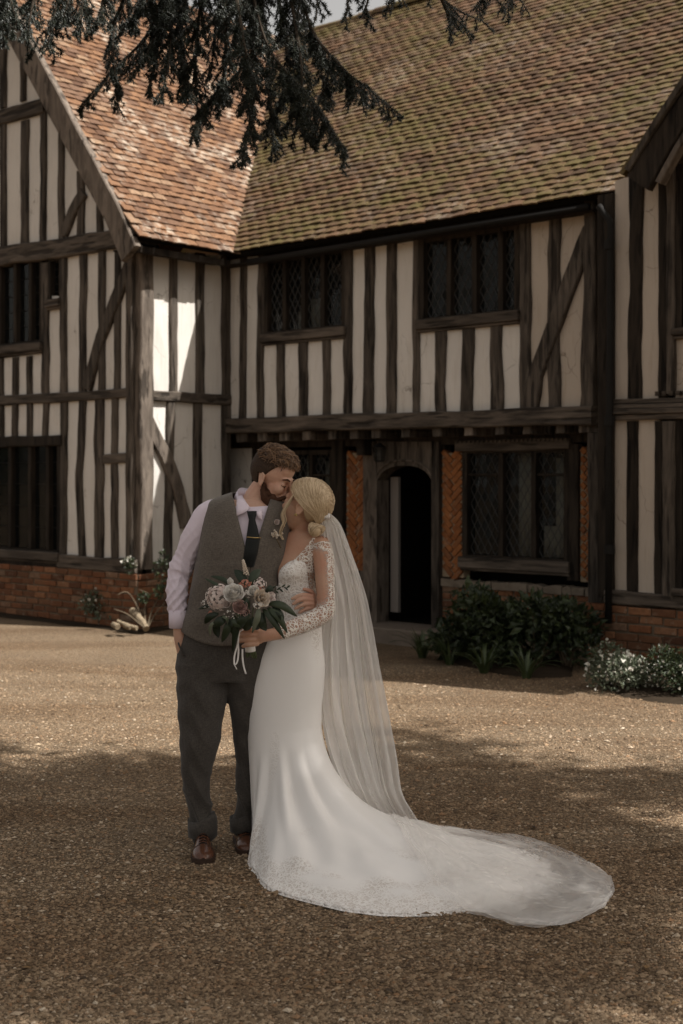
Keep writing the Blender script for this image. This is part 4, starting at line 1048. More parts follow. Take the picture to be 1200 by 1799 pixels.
def m_hair(name, a, b, rough=0.42, aniso=True):
    t = NT(name); t.col(t.mix(t.rnd(), a, b)); t.rough(rough); t.spec(0.4)
    t.bump(t.noise(t.mapv(t.obj(), (1, 1, 1)), 180, 3, 0.7), 0.35, 0.003); return t.m
M['hair_m'] = m_hair('brown_hair', (0.050, 0.026, 0.013), (0.21, 0.118, 0.060))
M['hair_side'] = plain('clipped_hair', (0.022, 0.014, 0.010), 0.8, 0.15, 0, 0.5, 160)
t = NT('clipped_to_long_hair'); tc = t.obj(); t.col(t.mix(t.ramp(t.noise(tc, 240, 3, 0.7), [(0.35, 0.0), (0.65, 1.0)]), (0.020, 0.012, 0.008), (0.062, 0.037, 0.022))); t.rough(0.7); t.spec(0.2); t.bump(t.noise(tc, 300, 3, 0.7), 0.6, 0.003); M['hair_cap'] = t.m
M['beard'] = plain('auburn_beard', (0.062, 0.028, 0.015), 0.75, 0.2, 0, 0.6, 190)
M['hair_f'] = m_hair('blonde_hair', (0.36, 0.255, 0.145), (0.64, 0.50, 0.33), 0.36)
M['hair_f2'] = m_hair('blonde_hair_root', (0.26, 0.18, 0.10), (0.42, 0.31, 0.19), 0.45)
M['line'] = plain('lash', (0.03, 0.017, 0.012), 0.8, 0.1)
def lace_fac(t, p, s):
    w = t.mix(0.030, p, t.noise(p, 22, 2, 0.5, 0, 1), 'ADD')
    d1 = t.voro(w, 46 * s); ring = t.ramp(d1, [(0.30, 0.0), (0.37, 1.0), (0.46, 1.0), (0.54, 0.0)])
    dot = t.ramp(d1, [(0.10, 1.0), (0.17, 0.0)])
    e = t.voro(w, 74 * s, 'DISTANCE_TO_EDGE'); net = t.ramp(e, [(0.05, 1.0), (0.11, 0.0)])
    return t.math('MAXIMUM', t.math('MAXIMUM', ring, dot), net)
def m_satin():
    t = NT('ivory_satin'); p = t.obj()
    a = t.n('ShaderNodeAttribute'); a.attribute_name = 'dens'
    lf = lace_fac(t, p, 0.8); k = a.outputs['Fac']
    base = t.mix(t.noise(p, 5, 3), (0.78, 0.755, 0.73), (0.83, 0.805, 0.78))
    c = t.mix(t.math('MULTIPLY', k, 0.85), base, t.mix(lf, (0.60, 0.54, 0.49), (0.84, 0.81, 0.775)))
    t.col(c); t.rough(t.math('ADD', 0.42, t.math('MULTIPLY', k, 0.3))); t.spec(0.35)
    t.b.inputs['Sheen Weight'].default_value = 0.15
    t.bump(t.math('ADD', t.math('MULTIPLY', t.math('MULTIPLY', lf, k), 1.0), t.math('MULTIPLY', t.noise(p, 500, 2), 0.05)), 0.5, 0.004)
    return t.m
M['satin'] = m_satin()
def m_lace():
    t = NT('lace_net'); p = t.obj(); a = t.n('ShaderNodeAttribute'); a.attribute_name = 'dens'
    lf = lace_fac(t, p, 1.0)
    al = t.math('MULTIPLY', t.math('MAXIMUM', lf, 0.10), a.outputs['Fac'], True)
    t.col((0.76, 0.71, 0.65)); t.rough(0.8); t.spec(0.15); t.bump(lf, 0.5, 0.003)
    t.l(al, t.b.inputs['Alpha']); return t.m
M['lace'] = m_lace()
def m_veil():
    t = NT('tulle'); p = t.obj(); a = t.n('ShaderNodeAttribute'); a.attribute_name = 'dens'
    d = t.n('ShaderNodeBsdfDiffuse'); tl = t.n('ShaderNodeBsdfTranslucent'); tr = t.n('ShaderNodeBsdfTransparent')
    for x in (d, tl): x.inputs[0].default_value = (0.93, 0.91, 0.885, 1)
    m1 = t.n('ShaderNodeMixShader'); m1.inputs[0].default_value = 0.42; t.l(d.outputs[0], m1.inputs[1]); t.l(tl.outputs[0], m1.inputs[2])
    st = t.noise(t.mapv(p, (60, 60, 3)), 1, 3, 0.6)
    al = t.math('MULTIPLY', a.outputs['Fac'], t.math('ADD', 0.86, t.math('MULTIPLY', st, 0.30)), True)
    m2 = t.n('ShaderNodeMixShader'); t.l(al, m2.inputs[0]); t.l(tr.outputs[0], m2.inputs[1]); t.l(m1.outputs[0], m2.inputs[2]); t.l(m2.outputs[0], t.out.inputs[0])
    return t.m
M['veil'] = m_veil()

# ================= the groom
gb = P(392, 1490, 0.0); gb.z = 0.0; gb = tuple(gb)
TG_ = Surf([(864, 442, 26, 25, 0.03), (872, 439, 46, 33, 0.03), (882, 436, 66, 41, 0.03), (898, 436, 73, 48, 0.02), (930, 432, 75, 54, 0.01), (960, 428, 75, 56, 0.0),
            (1000, 421, 75, 55, 0.0), (1050, 412, 75, 51, 0.0), (1090, 404, 78, 50, 0.0), (1130, 396, 82, 51, 0.0)])
MH = hmat(478, 841, 0.02, -27, 22, 0)
mb = MB(); head(mb, MH)
chain(mb, [(440, 905, 0.03, 0.060), (448, 880, 0.03, 0.056), (462, 858, 0.03, 0.054)])
TG_.solid(mb, 878, 1130, -0.030)
chain(mb, [(378, 905, 0.02, 0.050), (335, 950, 0.01, 0.043), (318, 1000, 0.02, 0.037), (311, 1050, -0.02, 0.034), (314, 1095, -0.03, 0.027), (317, 1122, -0.03, 0.028), (324, 1150, -0.02, 0.030)])
chain(mb, [(490, 925, 0.07, 0.046), (540, 970, 0.19, 0.042), (570, 1015, 0.20, 0.036), (571, 1045, 0.10, 0.029), (560, 1056, 0.01, 0.025), (552, 1058, -0.06, 0.021)])
# left hand spread on her waist: palm and four fingers, thumb on top
mb.ball(P(548, 1058, -0.085), (0.020, 0.013, 0.030), None, 12, 8)
for (k, m_, tp) in (((549, 1047, -0.092), (530, 1045, -0.108), (513, 1052, -0.112)), ((550, 1054, -0.096), (531, 1053, -0.113), (515, 1061, -0.116)),
                    ((551, 1061, -0.096), (534, 1062, -0.112), (519, 1069, -0.115)), ((551, 1068, -0.092), (538, 1070, -0.106), (526, 1076, -0.108))):
    chain(mb, [(*k, 0.0098), (*m_, 0.0090), (*tp, 0.0072)], 10)
chain(mb, [(552, 1046, -0.06, 0.011), (545, 1038, -0.075, 0.010), (534, 1035, -0.08, 0.008)], 10)
chain(mb, [(360, 1140, 0.0, 0.085), (352, 1230, -0.02, 0.075), (349, 1320, -0.03, 0.052), (349, 1400, -0.01, 0.042), (356, 1478, -0.01, 0.032)])
chain(mb, [(425, 1140, 0.0, 0.082), (436, 1230, 0.03, 0.065), (438, 1320, 0.05, 0.048), (434, 1400, 0.06, 0.042), (427, 1468, 0.07, 0.032)])
groom = fuse('person', mb, 0.0038, M['skin_m'], None, gb, 4, 0.5, face_disp(MH))
groom.location = gb
tag(groom, 'bearded man in grey waistcoat and lilac shirt, one hand in his pocket, kissing the woman', 'person', 'wedding couple')
# shirt: body and rolled, creased sleeve
mb = MB(); TG_.solid(mb, 889, 1120, -0.012)
chain(mb, [(384, 898, 0.02, 0.056), (364, 902, 0.015, 0.052), (343, 940, 0.01, 0.056), (326, 980, 0.015, 0.053), (317, 1000, 0.015, 0.059), (313, 1010, 0.01, 0.050), (311, 1040, -0.01, 0.049), (311, 1070, -0.025, 0.043), (312, 1080, -0.03, 0.037)], 18)
chain(mb, [(478, 905, 0.035, 0.050), (496, 921, 0.045, 0.056), (545, 970, 0.19, 0.050), (573, 1015, 0.19, 0.045), (572, 1044, 0.10, 0.036)], 16)
def crease(co):
    s_ = np.clip((1.57 - co[:, 2]) / 0.5, 0, 1) * (co[:, 0] < P(350, 900).x)
    w1 = np.sin(co[:, 2] * 88 + 2.2 * np.sin(co[:, 0] * 48 + co[:, 1] * 40) + co[:, 0] * 60); w2 = np.sin(co[:, 2] * 40 - co[:, 0] * 85 + 1.2 + 1.5 * np.sin(co[:, 2] * 23)); w3 = np.sin(co[:, 2] * 61 + co[:, 0] * 120 + co[:, 1] * 50)
    elb = np.exp(-((co[:, 2] - 1.235) / 0.06) ** 2); a = -np.abs(w1) ** 0.6 * 0.0065 * (0.25 + elb) - np.abs(w2) ** 0.6 * 0.0075 - np.abs(w3) ** 0.7 * 0.003 + 0.008
    return a * s_ + npn(co, 45, 2) * 0.0016
shirt = fuse('shirt', mb, 0.0055, M['shirt'], groom, gb, 3, 0.5, crease)
mb = MB()
mb.tube([P(312, 1072, -0.03), P(312, 1088, -0.03), P(312, 1103, -0.03)], [0.0385, 0.0385, 0.0375], 24, True); cf = mb.build('cuff', M['shirt'], shirt, True, gb)
# collar: stand round the neck and two turned-down wings
rows = []
for y, r_, o in ((905, 0.064, 0), (889, 0.064, 0), (878, 0.068, 0), (888, 0.076, 0)):
    c = P(lerp(441, 446, (897 - y) / 30), y, 0.03); rows.append([c + Vector((math.cos(a) * r_, math.sin(a) * r_ * 0.98, -0.050 * math.cos(a + 0.75))) for a in [2 * math.pi * k / 28 for k in range(28)]])
grid('collar', rows, M['shirt'], shirt, gb, True, 0.003)
def plate(name, px, mat, parent, off, thick, sub=6):
    """a flat shaped piece lying on his chest; px outline as two edges left[], right[] of equal length"""
    L_, R_ = px; rows = []
    for j in range(len(L_)):
        rows.append([TG_.at(lerp(L_[j][0], R_[j][0], i / sub), lerp(L_[j][1], R_[j][1], i / sub), off + 0.006 * math.sin(math.pi * i / sub)) for i in range(sub + 1)])
    return grid(name, rows, mat, parent, gb, False, thick)
plate('collar_wing', ([(421, 873), (420, 884), (420, 895), (421, 905)], [(427, 870), (435, 882), (442, 891), (436, 898)]), M['shirt'], shirt, 0.005, 0.004)
plate('collar_wing', ([(452, 897), (453, 901), (456, 907)], [(460, 893), (462, 902), (462, 913)]), M['shirt'], shirt, 0.005, 0.004)
tie = plate('tie', ([(438, 897), (440, 904), (442, 912), (440, 925), (437, 945), (434, 965), (430, 992)], [(453, 897), (452, 904), (450, 912), (454, 925), (458, 945), (455, 965), (448, 992)]), M['tie'], groom, 0.006, 0.006)
mb = MB(); mb.tube([TG_.at(437, 940.5, 0.018), TG_.at(447, 941.5, 0.024), TG_.at(459, 942, 0.018)], 0.0024, 8); mb.build('tie_clip', M['brass'], tie, True, gb)
# waistcoat
rows = []
nr, nc = 60, 90
for j in range(nr + 1):
    y = lerp(867, 1128, j / nr); yq = y
    xl_ = lerp(411, 441, (y - 868) / 118); xr_ = lerp(477, 444, (y - 878) / 110)
    tl, tr_ = (TG_.th(xl_, y), TG_.th(xr_, y)) if y < 986 else (TG_.th(442 - (y - 986) * 0.03, y),) * 2
    span = 2 * math.pi - (tr_ - tl); r_ = []
    for i in range(nc + 1):
        th_ = tr_ + span * i / nc; y = lerp(867, 1112 + 20 * math.sin(-th_) if math.sin(th_) < 0 else 1112, j / nr) if j > 40 and False else yq - sst(1060, 1128, yq) * 26 * (1 - max(0.0, -math.sin(th_)) ** 2)
        p = TG_.pt(th_, y, 0.004 + (0.003 if i > nc / 2 and y > 986 else 0))
        w_ = 0.0035 * math.sin(y * 0.09 + 3 * math.cos(th_)) * max(0, (y - 960) / 170) + 0.002 * nz(th_ * 3, y * 0.03)
        r_.append(p + Vector((math.cos(th_), math.sin(th_), 0)) * w_)
    rows.append(r_)
wc = grid('waistcoat', rows, M['tweed'], groom, gb, False, 0.005)
# shawl lapel edges
for e_ in (0, nc):
    mb = MB(); mb.tube([rows[j][e_] + Vector((0, -0.002, 0)) for j in range(2, 28)], 0.0032, 6); mb.build('lapel_edge', M['tweed'], wc, True, gb)
# trousers with creases, turn-ups
mb = MB()
TR_ = Surf([(1098, 403, 76, 48, 0), (1130, 396, 81, 50, 0), (1165, 390, 80, 50, 0.0), (1195, 388, 76, 47, 0.0)])
TR_.solid(mb, 1100, 1192, 0.0, 20)
chain(mb, [(352, 1165, -0.005, 0.110), (356, 1210, -0.015, 0.112), (353, 1255, -0.025, 0.099), (350, 1305, -0.035, 0.085), (345, 1350, -0.03, 0.068), (348, 1400, -0.02, 0.061), (354, 1440, -0.02, 0.060), (357, 1462, -0.02, 0.060)], 20)
chain(mb, [(425, 1165, 0.0, 0.105), (432, 1205, 0.01, 0.093), (437, 1255, 0.03, 0.078), (439, 1305, 0.05, 0.070), (438, 1350, 0.06, 0.065), (437, 1400, 0.06, 0.062), (430, 1438, 0.06, 0.056), (427, 1452, 0.06, 0.055)], 20)
def fold(co):
    z = co[:, 2]; k = np.clip((0.95 - z) / 0.4, 0, 1)
    low = np.exp(-((z - 0.17) / 0.16) ** 2)
    return (-np.abs(np.sin(z * 23 + 1.4 * np.sin(co[:, 0] * 30) + co[:, 0] * 16)) ** 0.55 * 0.0085 * (0.35 + 1.2 * low) + 0.004 + np.sin(z * 46 + 2.2 * np.sin(co[:, 0] * 30) + co[:, 1] * 12) * 0.002 + npn(co, 26, 5) * 0.004 + np.sin((z - 0.8) * 70 - co[:, 0] * 55) * 0.0022 * np.exp(-((z - 0.78) / 0.1) ** 2)) * (0.3 + k)
trs = fuse('trousers', mb, 0.006, M['trouser'], groom, gb, 4, 0.5, fold)
for (c, y0, y1, dy, r_) in ((356, 1437, 1468, -0.02, 0.0635), (427, 1432, 1459, 0.06, 0.058)):
    mb = MB(); mb.tube([P(c - 1, y0, dy), P(c - 0.5, y0 + 1, dy), P(c, (y0 + y1) / 2, dy), P(c + 0.5, y1, dy), P(c + 0.5, y1 - 2, dy)], [r_ * 0.96, r_ * 1.02, r_ * 1.03, r_ * 1.0, r_ * 0.9], 26)
    mb.build('turn_up', M['trouser'], trs, True, gb)
# pocket opening
mb = MB(); mb.tube([TR_.at(316, 1112, 0.012) + Vector((0, -0.01, 0)), TR_.at(321, 1128, 0.012), TR_.at(330, 1148, 0.008)], 0.004, 6); mb.build('pocket_edge', M['trouser'], trs, True, gb)
mb = MB(); mb.tube([TG_.at(x, y, 0.007) for x, y in ((376, 876), (371, 886), (366, 903), (361.5, 925), (357, 950), (353.5, 975), (351, 1000), (349, 1015))], 0.0035, 6); mb.build('armhole_edge', M['tweed'], wc, True, gb)
def shoe(heel, toe):
    heel, toe = Vector(heel), Vector(toe); d = (toe - heel); L_ = d.length; d.normalize(); s_ = Vector((-d.y, d.x, 0))
    wt = [(0, 0.022), (0.08, 0.034), (0.3, 0.035), (0.5, 0.038), (0.72, 0.048), (0.88, 0.041), (0.96, 0.026), (1.0, 0.008)]
    ht = [(0, 0.070), (0.1, 0.092), (0.28, 0.098), (0.42, 0.088), (0.6, 0.066), (0.78, 0.052), (0.92, 0.042), (1.0, 0.026)]
    rows = []; srow = []
    for k in range(25):
        q = k / 24; w_ = interp(wt, q)[0]; h_ = interp(ht, q)[0]; c = heel + d * (q * L_)
        rows.append([c + s_ * (math.cos(a) * w_ * (1 - 0.25 * max(0, math.sin(a)) ** 2)) + Vector((0, 0, 0.020 + max(0, math.sin(a)) ** 0.8 * (h_ - 0.02))) for a in [math.pi * i / 14 for i in range(15)]])
        w2 = w_ + 0.005
        srow.append([c + s_ * x + Vector((0, 0, z)) for x, z in ((-w2, 0.0), (-w2, 0.019), (-w2 * 0.8, 0.0215), (w2 * 0.8, 0.0215), (w2, 0.019), (w2, 0.0))])
    o = grid('shoe', rows, M['leather'], groom, gb)
    mb = MB(); nn = 6
    mb.add([p for r_ in srow for p in r_], [(j * nn + i, j * nn + i + 1, (j + 1) * nn + i + 1, (j + 1) * nn + i) for j in range(24) for i in range(5)] + [(j * nn + 5, j * nn, (j + 1) * nn, (j + 1) * nn + 5) for j in range(24)] + [tuple(range(6)), tuple(24 * nn + i for i in reversed(range(6)))])
    mb.build('sole', M['sole'], o, False, gb)
    mb = MB()
    for k in range(5):
        q = 0.40 + k * 0.06; h_ = interp(ht, q)[0]; c = heel + d * (q * L_) + Vector((0, 0, h_ + 0.001))
        mb.tube([c - s_ * 0.017 + Vector((0, 0, -0.005)), c + Vector((0, 0, 0.002)), c + s_ * 0.017 + Vector((0, 0, -0.005))], 0.0028, 6)
    mb.build('lace', M['lace_cord'], o, True, gb)
    mb = MB(); q = 0.70; mb.tube([heel + d * (q * L_) + s_ * (math.cos(a) * 0.047) + Vector((0, 0, 0.02 + math.sin(a) * 0.040)) - d * (0.012 * math.sin(a)) for a in [math.pi * i / 12 for i in range(13)]], 0.0016, 5)
    mb.build('toe_cap_seam', M['sole'], o, True, gb)
shoe((-0.612, 5.905, 0.0), (-0.582, 5.632, 0.0)); shoe((-0.455, 6.03, 0.0), (-0.395, 5.765, 0.0))
# hair, beard, brows
def cap(Mh, thick, nu=150, nv=90, grow=0.0):
    c0 = Vector((-0.012, 0, 0.035)); rr = Vector((0.098, 0.076, 0.088)); vs_ = []; fs_ = []
    for j in range(nv + 1):
        ph = math.pi * 0.86 * j / nv
        for i in range(nu):
            a = 2 * math.pi * i / nu; d = Vector((math.sin(ph) * math.cos(a), math.sin(ph) * math.sin(a), math.cos(ph)))
            p = Vector((d.x * rr.x, d.y * rr.y, d.z * rr.z)); t_ = thick(c0 + p, d)
            vs_.append(Mh @ (c0 + p + d * t_))
    for j in range(nv):
        for i in range(nu):
            fs_.append((j * nu + i, (j + 1) * nu + i, (j + 1) * nu + (i + 1) % nu, j * nu + (i + 1) % nu))
    return vs_, fs_
def th_groom(p, d):
    line_ = lerp(0.096, -0.060, sst(0.080, -0.07, p.x)) if p.x < 0.080 else 0.096     # hairline drops from the forehead to the nape
    if -0.03 < p.x < 0.03 and p.z < 0.02: line_ = max(line_, 0.016)
    m = sst(line_ - 0.006, line_ + 0.012, p.z); top = sst(0.055, 0.105, p.z)
    t_ = 0.006 + 0.014 * top + (0.012 * top * sst(0.0, 0.07, p.x)); t_ += 0.005 * top * nz(p.x * 70, p.y * 70, p.z * 70) + 0.0015 * nz(p.x * 200, p.y * 200, p.z * 200)
    return lerp(-0.016, t_, m)
v, f = cap(MH, th_groom); hr = meshobj('hair', v, f, M['hair_cap'], groom, True, gb)
mb = MB(); rv = []
rr_ = random.Random(3)
for k in range(2300):
    x = rr_.uniform(-0.085, 0.090); y = rr_.uniform(-0.070, 0.070); q = 1 - ((x + 0.012) / 0.112) ** 2 - (y / 0.082) ** 2
    if q < 0.10: continue
    z = 0.035 + 0.100 * math.sqrt(q) + rr_.uniform(-0.002, 0.013) + 0.010 * sst(0.0, 0.08, x)
    if z < 0.088 + 0.012 * sst(0.04, 0.08, x): continue
    nl = Vector((x / 0.0096, y / 0.0058, (z - 0.035) / 0.0077)).normalized(); d0 = Vector((rr_.gauss(0.7, 0.45), rr_.gauss(0, 0.55), 0)); d0 = (d0 - nl * d0.dot(nl)).normalized() + nl * rr_.uniform(-0.05, 0.25); sd_ = d0.cross(nl).normalized(); r0 = rr_.uniform(0.0045, 0.0105); ph = rr_.uniform(0, 6.28)
    pts = []
    for s_ in range(9):
        a = ph + s_ * 0.52; pts.append(MH @ (Vector((x, y, z)) + d0 * (s_ * 0.0046) - nl * (0.00012 * s_ * s_) + sd_ * (math.cos(a) * r0) + nl * (math.sin(a) * r0 * 0.6)))
    b0 = len(mb.v); mb.tube(pts, [0.0010, 0.0017, 0.0020, 0.0020, 0.0020, 0.0019, 0.0017, 0.0013, 0.0006], 5, False); rv += [rr_.random()] * (len(mb.v) - b0)
o = mb.build('curl', M['hair_m'], hr, True, gb); a = o.data.attributes.new('rnd', 'FLOAT', 'POINT'); a.data.foreach_set('value', np.array(rv, np.float32)); o['kind'] = 'stuff'
mb = MB()
for s_ in (-1, 1):
    pts = [(0.006, 0.067, -0.016), (0.012, 0.065, -0.045), (0.030, 0.058, -0.076), (0.056, 0.040, -0.100), (0.082, 0.014, -0.112), (0.085, 0.0, -0.113)]
    mb.tube([MH @ Vector((p[0], s_ * p[1], p[2])) for p in pts], [0.008, 0.015, 0.021, 0.024, 0.024, 0.024], 12); mb.ball(MH @ Vector((0.085, 0, -0.112)), 0.022)
    mb.tube([MH @ Vector(p) for p in ((0.104, 0.002, -0.046), (0.098, s_ * 0.020, -0.050), (0.082, s_ * 0.036, -0.066), (0.062, s_ * 0.045, -0.085))], [0.007, 0.009, 0.010, 0.012], 10)
    mb.ball(MH @ Vector((0.052, s_ * 0.046, -0.070)), (0.026, 0.015, 0.024), MH.to_3x3()); mb.ball(MH @ Vector((0.026, s_ * 0.056, -0.058)), (0.022, 0.012, 0.024), MH.to_3x3())
fuse('beard', mb, 0.0035, M['beard'], groom, gb, 2, 0.5, lambda co: np.sin(co[:, 0] * 900) * np.sin(co[:, 2] * 800 + co[:, 1] * 500) * 0.0011 + npn(co, 260, 1) * 0.0014)
for s_ in (-1, 1):
    mb = MB(); mb.tube([MH @ Vector(p) for p in ((0.094, s_ * 0.014, 0.026), (0.092, s_ * 0.030, 0.031), (0.076, s_ * 0.049, 0.025))], [0.0036, 0.0052, 0.0026], 6); mb.build('eyebrow', M['beard'], groom, True, gb)
mb = MB()                                                                       # short beard hairs
for k in range(1500):
    s_ = rr_.choice((-1, 1)); t_ = rr_.random(); p = Vector((lerp(0.004, 0.098, t_), s_ * lerp(0.071, 0.012, t_ ** 1.4), lerp(-0.022, -0.118, min(1, t_ * 1.35)) + rr_.uniform(-0.012, 0.034) * (0.4 + 0.6 * t_))) + Vector((rr_.gauss(0, 0.004), s_ * rr_.uniform(-0.002, 0.007), rr_.gauss(0, 0.004)))
    d = Vector((0.5 + rr_.gauss(0, 0.4), s_ * 0.35 + rr_.gauss(0, 0.3), -0.7)).normalized(); mb.tube([MH @ p, MH @ (p + d * 0.005), MH @ (p + d * 0.009 + Vector((0, 0, -0.001)))], [0.0007, 0.0006, 0.0002], 4, False)
mb.build('beard_hair', M['beard'], groom, True, gb)['kind'] = 'stuff'
for s_ in (-1, 1):
    mb = MB(); mb.tube([MH @ Vector(p) for p in ((0.0870, s_ * 0.019, 0.0), (0.0885, s_ * 0.029, -0.0040), (0.085, s_ * 0.039, -0.003), (0.079, s_ * 0.047, 0.0))], 0.0019, 5); mb.build('eyelash', M['line'], groom, True, gb)
# ================= the bride
bb_ = P(505, 1500, 0.0); bb_.z = 0.0; bb_ = tuple(bb_)
RD = math.radians
TB = Surf([(930, 531, 26, 22, 0.0), (942, 531, 36, 26, 0.0), (958, 528, 41, 29, 0.0), (978, 521, 43, 31, 0.0), (1000, 515, 43, 32, 0.0), (1030, 515, 39, 31, 0.0), (1065, 522, 36, 29, 0.0),
           (1095, 522, 41, 32, 0.0), (1130, 514, 51, 39, 0.0), (1165, 508, 60, 44, 0.0), (1200, 504, 63, 46, 0.0), (1240, 501, 62, 46, 0.0), (1275, 500, 62, 46, 0.0)],
          [(RD(-96), 1002, 0.030, RD(26), 17), (RD(-153), 1000, 0.026, RD(24), 17)], 2.1)
BH = hmat(536, 891, -0.03, 160, -18, 0)
ARM = [(562, 958, -0.03, 0.047), (568, 985, -0.055, 0.044), (570, 1020, -0.085, 0.040), (572, 1052, -0.11, 0.037), (571, 1074, -0.125, 0.0365), (556, 1086, -0.15, 0.037), (535, 1095, -0.18, 0.0365), (508, 1105, -0.225, 0.033), (487, 1113, -0.255, 0.0275)]
mb = MB(); head(mb, BH, False)
chain(mb, [(529, 950, 0.0, 0.054), (528, 930, -0.005, 0.042), (531, 905, -0.015, 0.044)])
TB.solid(mb, 934, 1260, -0.006, 60, 48)
chain(mb, [(530, 946, 0.0, 0.040), (552, 950, -0.015, 0.043), (562, 958, -0.03, 0.046)]); chain(mb, ARM)
chain(mb, [(530, 946, 0.0, 0.040), (506, 948, 0.03, 0.042), (492, 962, 0.07, 0.043), (455, 985, 0.19, 0.040), (410, 965, 0.20, 0.032), (392, 950, 0.17, 0.024)])
# her left hand closing round the stems: wrist, back of the hand, four fingers curling round, thumb behind
chain(mb, [(487, 1113, -0.255, 0.027), (472, 1116, -0.270, 0.026), (458, 1118, -0.280, 0.026)], 14)
mb.ball(P(456, 1118, -0.285), (0.026, 0.014, 0.032), None, 14, 9)
for k in range(4):
    y = 1107 + k * 8.0; ln = (0, -2, -1, 4)[k]
    chain(mb, [(452, y + 0.5, -0.292, 0.0098), (438, y - 1.0 + k, -0.300, 0.0092), (426 + ln, y + 1.0 + k * 0.6, -0.290, 0.0084), (423 + ln, y + 3 + k * 0.5, -0.272, 0.0076), (428 + ln, y + 4, -0.258, 0.0068)], 10)
chain(mb, [(462, 1106, -0.265, 0.012), (449, 1100, -0.25, 0.0105), (440, 1104, -0.235, 0.0085)], 10)
# right hand resting behind his shoulder
for k in range(4):
    chain(mb, [(392, 943 + k * 6, 0.165, 0.009), (380, 941 + k * 6.5, 0.155, 0.0085), (371, 944 + k * 6.5, 0.145, 0.007)], 8)
chain(mb, [(394, 940, 0.165, 0.0105), (386, 932, 0.155, 0.009), (379, 928, 0.15, 0.008)], 8)
chain(mb, [(490, 1240, 0.0, 0.075), (488, 1340, -0.01, 0.055), (487, 1420, 0.0, 0.042), (487, 1490, 0.0, 0.032)])
chain(mb, [(518, 1240, 0.01, 0.075), (516, 1340, 0.03, 0.055), (515, 1420, 0.05, 0.042), (515, 1480, 0.06, 0.032)])
bride = fuse('person', mb, 0.0038, M['skin_f'], None, bb_, 4, 0.5, face_disp(BH))
bride.location = bb_
tag(bride, 'blonde woman in a long-trained white lace wedding dress and veil, holding the bouquet', 'person', 'wedding couple')

# ---- dress: bodice, hips, then a skirt that runs out into the train
OUT = [(441, 1526), (450, 1532), (458, 1548), (468, 1562), (500, 1574), (540, 1585), (610, 1602), (680, 1609), (745, 1609), (800, 1604), (860, 1608), (905, 1604), (965, 1590), (1002, 1568), (1003, 1545), (975, 1522), (940, 1504), (895, 1490), (850, 1481), (800, 1474), (765, 1468), (700, 1462), (620, 1462), (540, 1472), (480, 1482), (450, 1496), (441, 1512)]
OG = [Gd(*p) for p in OUT]
ob = P(500, 1275, 0.0); OB = Vector((ob.x, ob.y)); z0s = ob.z
def hemR(th_):
    d = Vector((math.cos(th_), math.sin(th_))); best = 0.2
    for a, b in zip(OG, OG[1:] + OG[:1]):
        ax, ay = a.x - OB.x, a.y - OB.y; ex, ey_ = b.x - a.x, b.y - a.y; den = d.x * ey_ - d.y * ex
        if abs(den) < 1e-9: continue
        t_ = (ax * ey_ - ay * ex) / den; s_ = (ax * d.y - ay * d.x) / den
        if t_ > 0 and -1e-6 <= s_ <= 1 + 1e-6: best = max(best, t_) if best > 0.2 else t_
    return best
ytop = [(-180, 984), (-168, 978), (-150, 976), (-137, 994), (-129, 1026), (-122, 1024), (-112, 998), (-98, 984), (-80, 984), (-64, 990), (-54, 1012), (-45, 1040), (-32, 1056), (0, 1060), (90, 1062), (135, 1050), (165, 1000), (180, 984)]
NC = 264
rows, dens = [], []
ths = []
tot = 0
for i in range(NC): ths.append(-math.pi + 2 * math.pi * i / NC)
def _pol(t_): b = TB.pt(t_, 1275, 0.004); return math.atan2(b.y - OB.y, b.x - OB.x)
thp = [_pol(t_) for t_ in ths]
hems = [hemR(t_) for t_ in thp]
hems = [(hems[i - 1] + 2 * hems[i] + hems[(i + 1) % NC]) / 4 for i in range(NC)]
NB = 46
for j in range(NB + 1):
    r_, d_ = [], []
    for t_ in ths:
        y0 = interp(ytop, math.degrees(t_))[0]; y = lerp(y0, 1275, j / NB)
        r_.append(TB.pt(t_, y, 0.004 + (0.002 if y < 1070 else 0)))
        hip = sst(0.9, 0.1, abs(math.degrees(t_) + 38) / 40 + max(0, (y - 1105) / 75))
        d_.append(max(sst(1108, 1075, y), 0.9 * hip if y > 1075 else 0))
    rows.append(r_); dens.append(d_)
NS = 64
def fold_r(th_, s_):
    dg_ = math.degrees(th_)
    f1 = math.exp(-((dg_ + 96 - 22 * s_) / 6) ** 2) * 0.036 - math.exp(-((dg_ + 82 - 20 * s_) / 6.5) ** 2) * 0.038 + math.exp(-((dg_ + 66 - 14 * s_) / 6) ** 2) * 0.034 - math.exp(-((dg_ + 53 - 8 * s_) / 6) ** 2) * 0.024 + math.exp(-((dg_ + 40 - 10 * s_) / 7) ** 2) * 0.024 - math.exp(-((dg_ + 114) / 10) ** 2) * 0.022 + math.exp(-((dg_ + 132) / 9) ** 2) * 0.014
    f2 = 0.010 * math.sin(th_ * 9 + 1.0 + 1.2 * s_) + 0.006 * math.sin(th_ * 17 + 2.0 - s_)
    return (f1 * sst(0.06, 0.5, s_) * (1 - sst(0.88, 1.0, s_)) + f2 * sst(0.1, 0.8, s_) * (1 - sst(0.9, 1.0, s_)))
